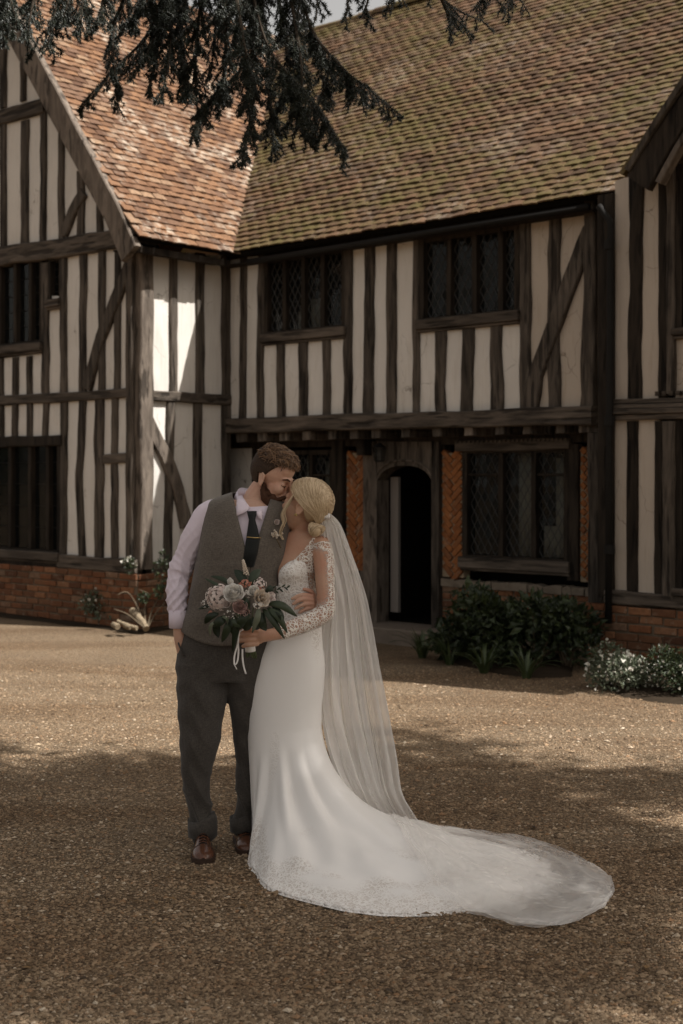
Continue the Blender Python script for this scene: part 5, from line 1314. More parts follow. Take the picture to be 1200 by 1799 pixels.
for j in range(1, NS + 1):
    s_ = j / NS; r_, d_ = [], []
    for i, t_ in enumerate(thp):
        b = TB.pt(ths[i], 1275, 0.004); r0 = math.hypot(b.x - OB.x, b.y - OB.y); R1 = hems[i]; dR = R1 - r0
        k = max(0.0, min(1.0, (dR - 0.12) / 0.5))                                        # 0 = falls straight, 1 = train
        c1 = (r0 + dR * lerp(0.02, 0.03, k), z0s * lerp(0.60, 0.52, k)); c2 = (r0 + dR * lerp(0.50, 0.26, k), lerp(0.20, 0.045, k)); c3 = (R1, 0.005)
        q = 1 - s_
        rad = q ** 3 * r0 + 3 * q * q * s_ * c1[0] + 3 * q * s_ * s_ * c2[0] + s_ ** 3 * c3[0]
        z = q ** 3 * z0s + 3 * q * q * s_ * c1[1] + 3 * q * s_ * s_ * c2[1] + s_ ** 3 * c3[1]
        fr = fold_r(t_, s_); rad += fr * lerp(1, 0.7, k)
        # the train lies in low rumples
        x, y = OB.x + math.cos(t_) * rad, OB.y + math.sin(t_) * rad
        lie = k * sst(0.45, 0.8, s_)
        z += lie * sst(1.0, 0.86, s_) * (0.022 * (0.5 + 0.5 * math.sin(t_ * 26 + 3 * nz(x * 3, y * 3) + 1)) * (1 - s_) * 2.2 + 0.012 * (0.5 + nz(x * 5, y * 7, 3)) + 0.010 * (0.5 + nz(x * 13, y * 15, 5)) * (1 - 0.5 * s_))
        z += (1 - k) * sst(0.7, 1.0, s_) * (0.002 + 0.004 * math.sin(t_ * 19 + 2))
        if s_ > 0.97: z += 0.004 * math.sin(t_ * 150)
        r_.append(Vector((x, y, max(z, 0.004)))); em = (1 - s_) * max(dR, 0.25); mot = sst(0.02, 0.22, nz(x * 5.5, y * 7, 21)) * sst(0.42, 0.20, em) * k; d_.append(max(sst(0.10, 0.05, em), mot) * (0.95 if t_ > -2.2 and t_ < 1.2 else 0.2))
    rows.append(r_); dens.append(d_)
dress = grid('dress', rows, M['satin'], bride, bb_, True, 0.0035, True, dens)
# scalloped lace border standing just proud of the hem
def add_dens(o, vals):
    a = o.data.attributes.new('dens', 'FLOAT', 'POINT'); a.data.foreach_set('value', np.array(vals, np.float32))
lr, ld = [], []
for jj, (e_, dv) in enumerate(((-0.05, 0.0), (-0.03, 0.2), (-0.015, 0.6), (0.0, 1.0), (0.014, 1.0))):
    r_, d_ = [], []
    for i in range(NC * 2):
        t_ = thp[i // 2] if i % 2 == 0 else thp[i // 2] + ((thp[(i // 2 + 1) % NC] - thp[i // 2] + math.pi) % (2 * math.pi) - math.pi) / 2; R1 = hems[(i // 2) % NC] if i % 2 == 0 else (hems[i // 2] + hems[(i // 2 + 1) % NC]) / 2
        sc_ = 0.010 * abs(math.sin(t_ * 60 * (0.4 + R1))) if jj == 4 else 0
        rad = R1 + e_ + sc_; src = rows[-1 - max(0, min(10, int(-e_ * 26)))][(i // 2) % NC]
        r_.append(Vector((OB.x + math.cos(t_) * rad, OB.y + math.sin(t_) * rad, 0.014 + 0.5 * max(0, -e_) * 0.3)))
        d_.append(dv if (-2.3 < t_ < 1.0) else 0.0)
    lr.append(r_); ld.append(d_)
dmb = BVHTree.FromPolygons([tuple(v) for r_ in rows for v in r_], [(j * NC + i, j * NC + (i + 1) % NC, (j + 1) * NC + (i + 1) % NC, (j + 1) * NC + i) for j in range(len(rows) - 1) for i in range(NC)])
def dress_z(x, y, top=0.5):
    h_ = dmb.ray_cast(Vector((x, y, top)), Vector((0, 0, -1)))
    return h_[0].z if h_[0] is not None else None
for r_ in lr:
    for p in r_:
        z = dress_z(p.x, p.y); p.z = (z + 0.004) if z is not None else 0.003
grid('hem_lace', lr[2:], M['satin'], dress, bb_, True, 0.0, True, ld[2:])
# lace over shoulder and chest, and the sheer side panel
yr, yd = [], []
for j in range(13):
    y = lerp(944, 1004, j / 12); xv = interp([(940, 551), (955, 541), (970, 529), (985, 514), (1004, 498)], y)[0]; t0, t1 = TB.th(xv, y), RD(-8)
    yr.append([TB.pt(lerp(t0, t1, i / 24), y, 0.005) for i in range(25)]); yd.append([1.0] * 25)
grid('lace_yoke', yr, M['lace'], dress, bb_, False, 0.0, True, yd)
yr, yd = [], []
for j in range(13):
    y = lerp(990, 1064, j / 12)
    yr.append([TB.pt(RD(lerp(-66, 20, i / 20)), y, 0.0035) for i in range(21)]); yd.append([0.75] * 21)
grid('side_lace', yr, M['lace'], dress, bb_, False, 0.0, True, yd)
# sleeve: cap, outer strip and forearm in lace
tab = [(i, p[0], p[1], p[2], p[3]) for i, p in enumerate(ARM)]; Q, rr2 = [], []
for k in range(65):
    v_ = interp(tab, -0.35 + k / 64 * 8.35 if k else 0.0); Q.append(P(v_[0], v_[1], v_[2])); rr2.append(v_[3] + 0.0045)
mt = MB(); mt.tube(Q, rr2, 28, False, 1.0, (1, 0, 0))
sr = [mt.v[k * 28:(k + 1) * 28] for k in range(65)]; sdn = []
for k in range(65):
    w_ = k / 64 * 8; d_ = []
    for i in range(28):
        p = Vector(sr[k][i]); out_ = (p - Q[k]).normalized()
        side = out_.x                                                # towards the outer edge of the arm
        capm = sst(1.05, 0.65, w_ - 0.4 * side); fore = sst(3.0, 3.9, w_ + 0.9 * max(side, -0.2)); strip = sst(0.10, 0.48, side) if w_ < 4.2 else 0
        d_.append(max(capm, fore, strip))
    sdn.append(d_)
grid('lace_sleeve', [[Vector(p) for p in r_] for r_ in sr], M['lace'], dress, bb_, True, 0.0, True, sdn)

# ---- hair drawn back into a low twist
def th_bride(p, d):
    hl = interp([(-0.12, -0.095), (-0.05, -0.078), (-0.01, 0.020), (0.03, 0.035), (0.06, 0.062), (0.085, 0.080), (0.1, 0.085)], p.x)[0]
    return lerp(-0.014, 0.0075 + 0.003 * sst(0.05, -0.08, p.x), sst(hl - 0.006, hl + 0.010, p.z))
v, f = cap(BH, th_bride); hb = meshobj('hair', v, f, M['hair_f2'], bride, True, bb_)
mb = MB(); rv = []; rr_ = random.Random(11)
c0 = Vector((-0.012, 0, 0.035)); rad3 = Vector((0.1085, 0.0865, 0.0985))
bun_l = Vector((-0.080, 0.036, -0.070)); tail_l = Vector((-0.098, 0.030, -0.045))
for k in range(1300):
    s_ = 1 if k % 4 else -1
    q = rr_.random() ** 0.8; a = lerp(RD(30), RD(172), q)                      # start along the parting, from the brow to the crown
    st_ = Vector((math.cos(a), 0.05 * s_, math.sin(a))).normalized(); en = Vector((-0.86, 0.16 * s_ + rr_.gauss(0, 0.10), -0.62 + rr_.gauss(0, 0.08))).normalized()
    w_ = lerp(0.95, 0.35, q) * rr_.uniform(0.55, 1.12)
    mid = Vector((lerp(0.30, -0.55, q), s_ * (1.0 if w_ > 0.5 else 0.8), lerp(0.22, 0.7, q) + rr_.uniform(-0.32, 0.25))).normalized()
    pts, rds = [], []; sw = rr_.uniform(-0.0025, 0.0022)
    for i in range(15):
        t_ = i / 14; d = ((1 - t_) ** 2 * st_ + 2 * t_ * (1 - t_) * mid * (0.6 + w_) + t_ * t_ * en).normalized()
        p = c0 + Vector((d.x * rad3.x, d.y * rad3.y, d.z * rad3.z)) + d * (sw + 0.0022 * math.sin(i * 0.9 + k)) * (1 if 0.05 < t_ < 0.97 else 0.3)
        if t_ > 0.85: p = p.lerp(tail_l if k % 3 == 0 else bun_l, (t_ - 0.85) / 0.15 * 0.7)
        pts.append(BH @ p); rds.append(0.0019 * (0.55 + 0.6 * math.sin(math.pi * min(1, t_ + 0.12)) ** 0.5))
    b0 = len(mb.v); mb.tube(pts, rds, 5, False); rv += [rr_.random()] * (len(mb.v) - b0)
mb.ball(BH @ (bun_l + Vector((-0.010, 0, -0.004))), (0.026, 0.028, 0.028), BH.to_3x3(), 14, 10); rv += [0.35] * (len(mb.v) - len(rv))
for k in range(320):                                                           # the twisted knot
    a0_ = rr_.uniform(0, 6.28); rb = rr_.uniform(0.006, 0.031); tl_ = rr_.uniform(-0.9, 0.9); pts = []
    for i in range(12):
        a = a0_ + i * 0.34; p = bun_l + Vector((-0.012 - 0.016 * math.sin(tl_) + rr_.uniform(-0.001, 0.001), math.cos(a) * rb, math.sin(a) * rb * 0.95 - 0.004)) + Vector((0.018 * math.cos(a * 1.0 + tl_), 0, 0))
        pts.append(BH @ p)
    b0 = len(mb.v); mb.tube(pts, [0.001] + [0.0021] * 10 + [0.001], 5, True); rv += [rr_.random()] * (len(mb.v) - b0)
for pts in ([(518, 866, -0.085), (508, 880, -0.095), (500, 894, -0.10), (496, 905, -0.105), (498, 917, -0.105), (500, 925, -0.10)], [(516, 868, -0.085), (504, 888, -0.10), (498, 902, -0.105), (500, 914, -0.11), (495, 926, -0.11), (492, 938, -0.10), (497, 948, -0.10)],
            [(519, 864, -0.08), (510, 878, -0.09), (503, 890, -0.095), (497, 900, -0.10)], [(520, 862, -0.08), (512, 876, -0.088), (506, 888, -0.09), (499, 897, -0.095), (497, 908, -0.1)]):
    tb_ = [(i, *p) for i, p in enumerate(pts)]; pp = [P(*interp(tb_, i / 4)) for i in range((len(pts) - 1) * 4 + 1)]
    for w_ in range(9):
        ox, oy = rr_.gauss(0, 0.004), rr_.gauss(0, 0.004); b0 = len(mb.v); mb.tube([p + Vector((ox * (0.3 + 0.7 * math.sin(3 * i / len(pp))) + 0.0006 * nz(i * 0.3, w_), oy, 0)) for i, p in enumerate(pp)], 0.0011, 5, False); rv += [rr_.random()] * (len(mb.v) - b0)
o = mb.build('hair_strand', M['hair_f'], hb, True, bb_); a = o.data.attributes.new('rnd', 'FLOAT', 'POINT'); a.data.foreach_set('value', np.array(rv, np.float32)); o['kind'] = 'stuff'
mb = MB(); [mb.ball(BH @ Vector(p), r_, None, 8, 6) for p, r_ in (((-0.001, 0.087, -0.031), 0.0055), ((0.004, 0.087, -0.035), 0.0036), ((-0.006, 0.087, -0.035), 0.0036))]; mb.build('earring', M['brass'], bride, True, bb_)

# ---- veil: gathered at the knot, falling behind her, spread over the train
E = [((557, 904, -0.08), (578, 901, -0.07)), ((560, 925, -0.06), (596, 920, -0.04)), ((566, 968, -0.03), (612, 962, 0.0)), ((572, 1050, -0.02), (639, 1045, 0.05)), ((568, 1150, -0.01), (660, 1145, 0.08)),
     ((568, 1240, 0.0), (681, 1240, 0.10)), ((584, 1325, 0.01), (699, 1330, 0.12)), ((616, 1400, 0.02), (708, 1393, 0.14)), ((660, 1470, 'g'), (736, 1432, 0.19)), ((715, 1540, 'g'), (771, 1467, 'g')),
     ((775, 1598, 'g'), (850, 1467, 'g')), ((840, 1617, 'g'), (938, 1481, 'g')), ((905, 1634, 'g'), (1010, 1510, 'g')), ((975, 1635, 'g'), (1056, 1536, 'g')), ((1032, 1617, 'g'), (1074, 1552, 'g')), ((1064, 1597, 'g'), (1080, 1571, 'g'))]
def e3(p):
    if p[2] == 'g': q = Gd(p[0], p[1], 0.012)
    else: q = P(*p)
    return q
LE = [(i, *e3(l)) for i, (l, r_) in enumerate(E)]; RE = [(i, *e3(r_)) for i, (l, r_) in enumerate(E)]
def veil(name, ka, ph, sh, dn, parent):
    rows, dens = [], []; nrow, ncol = 150, 110
    for j in range(nrow + 1):
        w_ = j / nrow * (len(E) - 1); a = Vector(interp(LE, w_)); b = Vector(interp(RE, w_)); r_, d_ = [], []
        hang = sst(9.2, 7.2, w_); amp = lerp(0.005, 0.020, sst(0.0, 3.5, w_)) * hang
        across = (b - a); L_ = across.length; nrm = Vector((-across.y, across.x, 0)); nrm = nrm.normalized() if nrm.length > 1e-6 else Vector((0, 1, 0))
        for i in range(ncol + 1):
            s_ = i / ncol; ss = s_ + 0.10 * math.sin(s_ * 5.3 + ph + 0.25 * w_) + 0.035 * nz(s_ * 6, w_ * 0.25, ph); wv = math.sin(ss * ka + ph) * (0.35 + 1.1 * abs(nz(s_ * 4, w_ * 0.15, ph + 3))) + 0.35 * math.sin(ss * ka * 2.7 + ph * 2 + 0.3 * w_) + 0.9 * nz(s_ * 3.1, w_ * 0.4, ph + 9)
            p = a + across * s_ + nrm * (amp * wv + sh * hang) + across.normalized() * (amp * 0.5 * math.cos(s_ * ka + ph + 0.35 * w_))
            if hang < 0.999:
                z = dress_z(p.x, p.y, 0.6 if hang > 0.01 else 0.4); zg_ = max(0.010, (z + 0.006) if z is not None else 0.010)
                zl = zg_ + (1 - hang) * (0.012 * (1 + nz(p.x * 8, p.y * 10, ph)) + 0.007 * (1 + nz(p.x * 21, p.y * 24, ph + 4)) + 0.006 * (1 + math.sin(s_ * 21 + w_ * 0.7 + ph)) * (0.4 + 0.6 * sst(14, 11, w_)))
                p.z = lerp(zl, max(p.z, zg_), hang)
            edge = min(s_, 1 - s_) * L_; hem = sst(0.012, 0.002, edge) if w_ > 2 else 0
            hang2 = lerp(1.40, 0.95, sst(3.0, 7.5, w_)) * (lerp(1.0, 0.62, sst(0.55, 0.95, s_)) if w_ > 2.5 else 1.0)
            if w_ > 14.6: hem = max(hem, sst(14.6, 15.0, w_))
            soft = lerp(1.0, sst(0.0, 0.22, s_), sst(7.0, 8.0, w_) * sst(11.2, 9.8, w_)); lay_ = lerp(0.66 + (0.30 if nz(s_ * 3.3 - w_ * 0.8, w_ * 0.7 + s_ * 2.1, ph + 2) > 0.10 else 0.0) + 0.45 * sst(0.05, 0.0, abs(nz(s_ * 4.0 + w_ * 0.6, w_ * 0.45 - s_ * 2, ph + 15))) + 0.4 * max(0.0, nz(s_ * 5 + w_ * 0.9, w_ * 0.5 - s_ * 3, ph + 6)), 1.0, hang)
            r_.append(p); d_.append(soft * lay_ * hang2 * min(0.85, lerp(0.9, dn, sst(0.0, 3.5, w_)) + 0.28 * hem + 0.10 * math.sin(s_ * 31 + ph) * hang + 0.10 * nz(s_ * 14, w_ * 0.6, ph)))
        rows.append(r_); dens.append(d_)
    return grid(name, rows, M['veil'], parent, bb_, False, 0.0, True, dens)
vl = veil('veil', 44, 0.4, 0.0, 0.52, bride)
veil('veil_layer', 35, 2.1, 0.022, 0.46, vl)
mb = MB()
for k in range(5): mb.tube([P(560 + k * 4, 900, -0.075), P(562 + k * 4, 905 + k, -0.09), P(563 + k * 3.4, 911, -0.08)], 0.006, 8)
mb.build('veil_gather', M['satin'], vl, True, bb_)

# ================= bouquet in her hand
bq0 = P(438, 1120, -0.25); bq = empty('bouquet', bq0); bqb = tuple(bq0)
tag(bq, 'bridal bouquet of white and dusty pink roses with trailing dark leaves, held by the woman', 'bouquet')
def m_petal(name, a, b):
    t = NT(name); c = t.mix(t.rnd(), a, b); t.col(c); t.rough(0.6); t.spec(0.25)
    d = t.n('ShaderNodeBsdfTranslucent'); t.l(c, d.inputs[0]); m = t.n('ShaderNodeMixShader'); m.inputs[0].default_value = 0.40
    t.l(t.b.outputs[0], m.inputs[1]); t.l(d.outputs[0], m.inputs[2]); t.l(m.outputs[0], t.out.inputs[0]); return t.m
M['p_white'] = m_petal('ivory_petal', (0.80, 0.77, 0.71), (0.90, 0.875, 0.84)); M['p_pink'] = m_petal('dusty_pink_petal', (0.56, 0.38, 0.345), (0.70, 0.53, 0.48)); M['p_coral'] = m_petal('coral_petal', (0.50, 0.20, 0.14), (0.62, 0.33, 0.25))
M['p_blush'] = m_petal('blush_petal', (0.74, 0.63, 0.59), (0.87, 0.80, 0.76)); M['p_cream'] = m_petal('cream_petal', (0.66, 0.56, 0.45), (0.80, 0.72, 0.62)); M['leaf_b'] = m_leaf('bouquet_leaf', (0.016, 0.025, 0.013), (0.042, 0.058, 0.030), 0.4, 0.1)
M['leaf_p'] = m_leaf('pale_leaf', (0.10, 0.12, 0.075), (0.16, 0.17, 0.12), 0.5, 0.1); M['stem_g'] = plain('flower_stem', (0.07, 0.085, 0.035), 0.6, 0.3)
def set_rnd(o, rv): a = o.data.attributes.new('rnd', 'FLOAT', 'POINT'); a.data.foreach_set('value', np.array(rv, np.float32)); return o
def petal(mb, c, n_, out, r0, h_, w_, curl, lay_=5):
    """cupped petal growing from c along n_, leaning towards out"""
    sd_ = n_.cross(out).normalized(); vs_, fs_ = [], []
    for j in range(lay_):
        t_ = j / (lay_ - 1); ww = w_ * math.sin(math.pi * (0.18 + 0.72 * t_)) ** 0.7; rad = r0 * (0.35 + 0.65 * t_) + curl * t_ ** 3
        for i in range(5):
            s_ = (i / 4 - 0.5) * 2; vs_.append(c + n_ * (h_ * (t_ - 0.10 * s_ * s_ * t_)) + out * (rad - 0.35 * ww * s_ * s_) + sd_ * (s_ * ww))
    for j in range(lay_ - 1):
        for i in range(4): fs_.append((j * 5 + i, j * 5 + i + 1, (j + 1) * 5 + i + 1, (j + 1) * 5 + i))
    mb.add(vs_, fs_)
def flower(name, c, n_, r, rings, mat, parent, base, seed, open_=1.0):
    rr = random.Random(seed); mb = MB(); rv = []; n_ = Vector(n_).normalized(); ax = n_.orthogonal().normalized(); ay = n_.cross(ax)
    for k in range(rings):
        q = k / max(1, rings - 1); m = 4 + k * 2 - (1 if k > 3 else 0)
        for i in range(m):
            a = 2 * math.pi * i / m + k * 0.7 + rr.uniform(-0.2, 0.2); out = ax * math.cos(a) + ay * math.sin(a)
            b0 = len(mb.v); petal(mb, c - n_ * r * 0.5, n_, out, r * lerp(0.10, 0.92, q) * open_, r * lerp(1.45, 0.95, q) * rr.uniform(0.88, 1.12), r * lerp(0.24, 0.60, q), r * lerp(-0.05, 0.16, q) * rr.uniform(0.3, 1.5) - r * 0.22 * q)
            rv += [min(1, max(0, lerp(0.2, 0.9, q) + rr.uniform(-0.25, 0.25)))] * (len(mb.v) - b0)
    o = mb.build(name, M[mat], parent, True, base); set_rnd(o, rv); s_ = o.modifiers.new('thick', 'SOLIDIFY'); s_.thickness = 0.0008; return o
tocam = Vector((-0.05, -0.86, 0.45))
def fl(name, px, py, dy, r, rings, mat, seed, n_=None, open_=1.0): return flower(name, P(px, py, dy), n_ or tocam, r, rings, mat, bq, bqb, seed, open_)
fl('peony', 412, 1044, -0.38, 0.050, 7, 'p_white', 1); fl('rose', 422, 1066, -0.395, 0.037, 5, 'p_pink', 2, Vector((0.15, -0.95, 0.2))); fl('rose', 446, 1039, -0.37, 0.031, 4, 'p_white', 3, None, 0.9); fl('rose_bud', 405, 1022, -0.33, 0.022, 3, 'p_white', 4, Vector((-0.1, -0.5, 0.85)), 0.7)
fl('lily', 458, 1052, -0.39, 0.036, 3, 'p_cream', 5, Vector((0.5, -0.8, 0.2)), 1.3); fl('rose', 474, 1050, -0.36, 0.027, 3, 'p_blush', 6, Vector((0.6, -0.7, 0.3)), 1.1); fl('rose_bud', 370, 1076, -0.34, 0.013, 3, 'p_coral', 7, Vector((-0.8, -0.4, -0.2)), 0.7)
fl('rose', 430, 1076, -0.385, 0.020, 3, 'p_pink', 8, Vector((0.3, -0.8, -0.4)), 1.3); fl('rose', 398, 1062, -0.37, 0.020, 3, 'p_blush', 9)
def cluster(name, px, py, dy, rad, n_, r, mat, seed, ry=1.0):
    rr = random.Random(seed); mb = MB(); rv = []; c = P(px, py, dy)
    for k in range(n_):
        a, b = rr.uniform(0, 6.28), rr.uniform(-0.3, 1.0); q = math.sqrt(max(0, 1 - b * b)); d = Vector((math.cos(a) * q, -abs(b) * 0.8 - 0.1, math.sin(a) * q * ry)); p = c + d * rad * rr.uniform(0.75, 1.1)
        ax = d.orthogonal().normalized(); ay = d.cross(ax).normalized(); b0 = len(mb.v)
        for i in range(5):
            th_ = 2 * math.pi * i / 5 + k; o_ = ax * math.cos(th_) + ay * math.sin(th_); s2 = d.cross(o_).normalized()
            mb.add([p, p + o_ * r * 0.6 + s2 * r * 0.45 + d * r * 0.25, p + o_ * r * 1.1 + d * r * 0.1, p + o_ * r * 0.6 - s2 * r * 0.45 + d * r * 0.25], [(0, 1, 2, 3)])
        rv += [rr.random()] * (len(mb.v) - b0)
    o = mb.build(name, M[mat], bq, False, bqb); set_rnd(o, rv); o['kind'] = 'stuff'; return o
cluster('hydrangea', 385, 1049, -0.34, 0.050, 150, 0.0085, 'p_blush', 21); cluster('small_blossom', 431, 1025, -0.34, 0.024, 40, 0.0055, 'p_coral', 22, 0.6); cluster('small_blossom', 457, 1026, -0.33, 0.026, 46, 0.0055, 'p_blush', 23); cluster('small_blossom', 459, 1034, -0.34, 0.016, 20, 0.0045, 'p_coral', 24)
cluster('small_blossom', 453, 1063, -0.40, 0.022, 34, 0.0050, 'p_white', 25, 0.6); cluster('gypsophila', 362, 1060, -0.32, 0.020, 22, 0.0034, 'p_white', 26); cluster('gypsophila', 405, 1078, -0.38, 0.030, 18, 0.0034, 'p_white', 27, 0.5); cluster('small_blossom', 436, 1043, -0.37, 0.018, 22, 0.0050, 'p_white', 28); cluster('gypsophila', 415, 1088, -0.38, 0.015, 8, 0.0034, 'p_white', 29)
def leaf(name, pts, w_, mat, parent, base, tilt=0.3, seed=0):
    """leaf along a bent midrib, folded slightly along it"""
    tb_ = [(i, *p) for i, p in enumerate(pts)]; n_ = 9; vs_, fs_ = [], []; Q = [Vector(interp(tb_, (len(pts) - 1) * k / (n_ - 1))) for k in range(n_)]
    for k in range(n_):
        t_ = k / (n_ - 1); d = (Q[min(k + 1, n_ - 1)] - Q[max(k - 1, 0)]).normalized(); s_ = d.cross(Vector((0.15, -1, 0.25))).normalized(); up = s_.cross(d); ww = w_ * (math.sin(math.pi * min(1, t_ * 0.92 + 0.06)) ** 0.8)
        vs_ += [Q[k] - s_ * ww + up * ww * tilt, Q[k], Q[k] + s_ * ww + up * ww * tilt]
    for k in range(n_ - 1):
        for i in range(2): fs_.append((k * 3 + i, k * 3 + i + 1, (k + 1) * 3 + i + 1, (k + 1) * 3 + i))
    o = meshobj(name, vs_, fs_, M[mat], parent, True, base); s_ = o.modifiers.new('thick', 'SOLIDIFY'); s_.thickness = 0.0009
    return o
LV = [([(470, 1060, -0.37), (495, 1064, -0.39), (522, 1083, -0.36)], 0.016, 'leaf_b'), ([(470, 1068, -0.38), (488, 1082, -0.40), (505, 1112, -0.39)], 0.015, 'leaf_b'), ([(462, 1070, -0.38), (478, 1088, -0.40), (500, 1122, -0.39)], 0.014, 'leaf_b'),
      ([(478, 1064, -0.37), (492, 1078, -0.40), (498, 1096, -0.39)], 0.012, 'leaf_b'), ([(455, 1068, -0.40), (452, 1086, -0.415), (443, 1112, -0.40)], 0.013, 'leaf_p'), ([(440, 1074, -0.38), (425, 1090, -0.39), (420, 1106, -0.37)], 0.019, 'leaf_b'),
      ([(462, 1076, -0.37), (460, 1094, -0.38), (468, 1108, -0.36)], 0.018, 'leaf_b'), ([(398, 1084, -0.36), (386, 1092, -0.37), (374, 1100, -0.35)], 0.019, 'leaf_b'), ([(388, 1083, -0.36), (398, 1086, -0.385), (400, 1097, -0.37)], 0.007, 'leaf_p'),
      ([(380, 1090, -0.35), (370, 1100, -0.36), (369, 1118, -0.34)], 0.007, 'leaf_p'), ([(384, 1078, -0.35), (368, 1084, -0.35), (360, 1096, -0.33)], 0.015, 'leaf_b'), ([(400, 1092, -0.36), (398, 1108, -0.36), (390, 1128, -0.33)], 0.016, 'leaf_b'),
      ([(432, 1030, -0.31), (424, 1014, -0.30), (412, 1001, -0.28)], 0.020, 'leaf_b'), ([(440, 1028, -0.31), (446, 1012, -0.30), (458, 1000, -0.28)], 0.019, 'leaf_b'), ([(466, 1046, -0.34), (474, 1036, -0.35), (474, 1028, -0.34)], 0.015, 'leaf_b'),
      ([(408, 1030, -0.31), (392, 1018, -0.30), (370, 1012, -0.28)], 0.010, 'leaf_b'), ([(392, 1036, -0.31), (378, 1026, -0.30), (360, 1016, -0.28)], 0.007, 'leaf_b'), ([(378, 1060, -0.31), (362, 1066, -0.31), (348, 1070, -0.29)], 0.007, 'leaf_b'),
      ([(420, 1090, -0.37), (414, 1112, -0.36), (409, 1145, -0.33)], 0.013, 'leaf_b'), ([(446, 1084, -0.37), (450, 1098, -0.37), (456, 1104, -0.35)], 0.018, 'leaf_b'), ([(410, 1082, -0.38), (415, 1094, -0.39), (428, 1100, -0.37)], 0.017, 'leaf_b'),
      ([(424, 1050, -0.36), (432, 1056, -0.40), (438, 1068, -0.39)], 0.012, 'leaf_b'), ([(400, 1090, -0.34), (410, 1100, -0.35), (412, 1118, -0.33)], 0.022, 'leaf_b'), ([(436, 1082, -0.36), (434, 1098, -0.36), (430, 1108, -0.34)], 0.020, 'leaf_b'),
      ([(384, 1086, -0.34), (380, 1104, -0.34), (384, 1120, -0.32)], 0.016, 'leaf_b')]
for pts, w_, m in LV: leaf('leaf', [P(*p) for p in pts], w_, m, bq, bqb)
for k in range(7):                                                            # thin sprig on the right
    x = 478 + k * 4.2; y = 1034 + 3 * math.sin(k) ; leaf('leaf', [P(x, y, -0.345), P(x + 4, y - 3 + (k % 2) * 6, -0.35), P(x + 7, y - 5 + (k % 2) * 11, -0.345)], 0.0035, 'leaf_b', bq, bqb)
mb = MB(); rv = []
for k in range(46):
    t_ = k / 45; c = P(lerp(433, 427, t_), lerp(1010, 984, t_), -0.30); r_ = lerp(0.010, 0.003, t_); a = k * 2.4; mb.ball(c + Vector((math.cos(a) * r_, math.sin(a) * r_, 0)), 0.0035, None, 6, 5)
o = mb.build('astilbe_plume', M['p_cream'], bq, True, bqb); o['kind'] = 'stuff'
mb = MB(); rr_ = random.Random(5)
for k in range(15):
    a = k * 2.399; q = math.sqrt(k / 15) * 9; x0, x1 = 440 + math.cos(a) * q, 444 + math.cos(a + 2.6) * q * 0.9; mb.tube([P(436 + math.cos(a) * 22, 1075 + 8 * math.sin(a), -0.31 + 0.03 * math.sin(a)), P(438 + math.cos(a) * 5, 1112, -0.255 + 0.012 * math.sin(a)), P(439 + math.cos(a) * 6.5, 1136, -0.245 + 0.014 * math.sin(a)), P(442 + math.cos(a) * 9, 1152 + rr_.uniform(-2, 5), -0.24 + 0.02 * math.sin(a))], 0.0026, 6)
mb.build('stem', M['stem_g'], bq, True, bqb)['kind'] = 'stuff'
mb = MB(); mb.tube([P(437, 1100, -0.255), P(438, 1118, -0.25), P(439, 1132, -0.247), P(440, 1144, -0.244)], [0.020, 0.0195, 0.0215, 0.0225], 18); mb.build('stem_wrap', M['satin'], bq, True, bqb)
def ribbon(pts, w_=0.0035):
    tb_ = [(i, *p) for i, p in enumerate(pts)]; n_ = (len(pts) - 1) * 5; rows = []
    for k in range(n_ + 1):
        p = P(*interp(tb_, (len(pts) - 1) * k / n_)); rows.append([p - Vector((w_, 0, 0)), p + Vector((w_, 0.001, 0))])
    return grid('ribbon', rows, M['satin'], bq, bqb, False, 0.0008, True)
ribbon([(428, 1106, -0.31), (420, 1112, -0.315), (418, 1130, -0.30), (412, 1152, -0.29), (412, 1168, -0.285), (417, 1162, -0.285), (419, 1145, -0.29), (418, 1128, -0.30)]); ribbon([(426, 1140, -0.275), (426, 1155, -0.27), (428, 1170, -0.265), (432, 1184, -0.26)]); ribbon([(412, 1168, -0.285), (416, 1176, -0.28)], 0.002)
# ---- buttonhole on the waistcoat
b0_ = TG_.at(481, 940, 0.02); bt_ = empty('buttonhole', b0_); tag(bt_, 'small buttonhole of tiny white flowers pinned to the grey waistcoat', 'buttonhole')
mb = MB(); rv = []; rr_ = random.Random(8)
for k in range(26):
    p = b0_ + Vector((rr_.gauss(0, 0.010), -0.006 + rr_.gauss(0, 0.004), rr_.gauss(0.004, 0.009))); c1 = len(mb.v); mb.ball(p, rr_.uniform(0.0035, 0.0055), None, 7, 5); rv += [rr_.random()] * (len(mb.v) - c1)
set_rnd(mb.build('small_blossom', M['p_cream'], bt_, True, tuple(b0_)), rv)['kind'] = 'stuff'
flower('rose', TG_.at(485, 916, 0.012), Vector((0.3, -0.9, 0.2)), 0.016, 3, 'p_blush', bt_, tuple(b0_), 31, 0.9)
mb = MB(); mb.tube([b0_ + Vector((0.004, -0.004, -0.008)), b0_ + Vector((0.014, -0.005, -0.028)), b0_ + Vector((0.024, -0.002, -0.05))], 0.0035, 7); mb.build('stem', M['twig'], bt_, True, tuple(b0_))
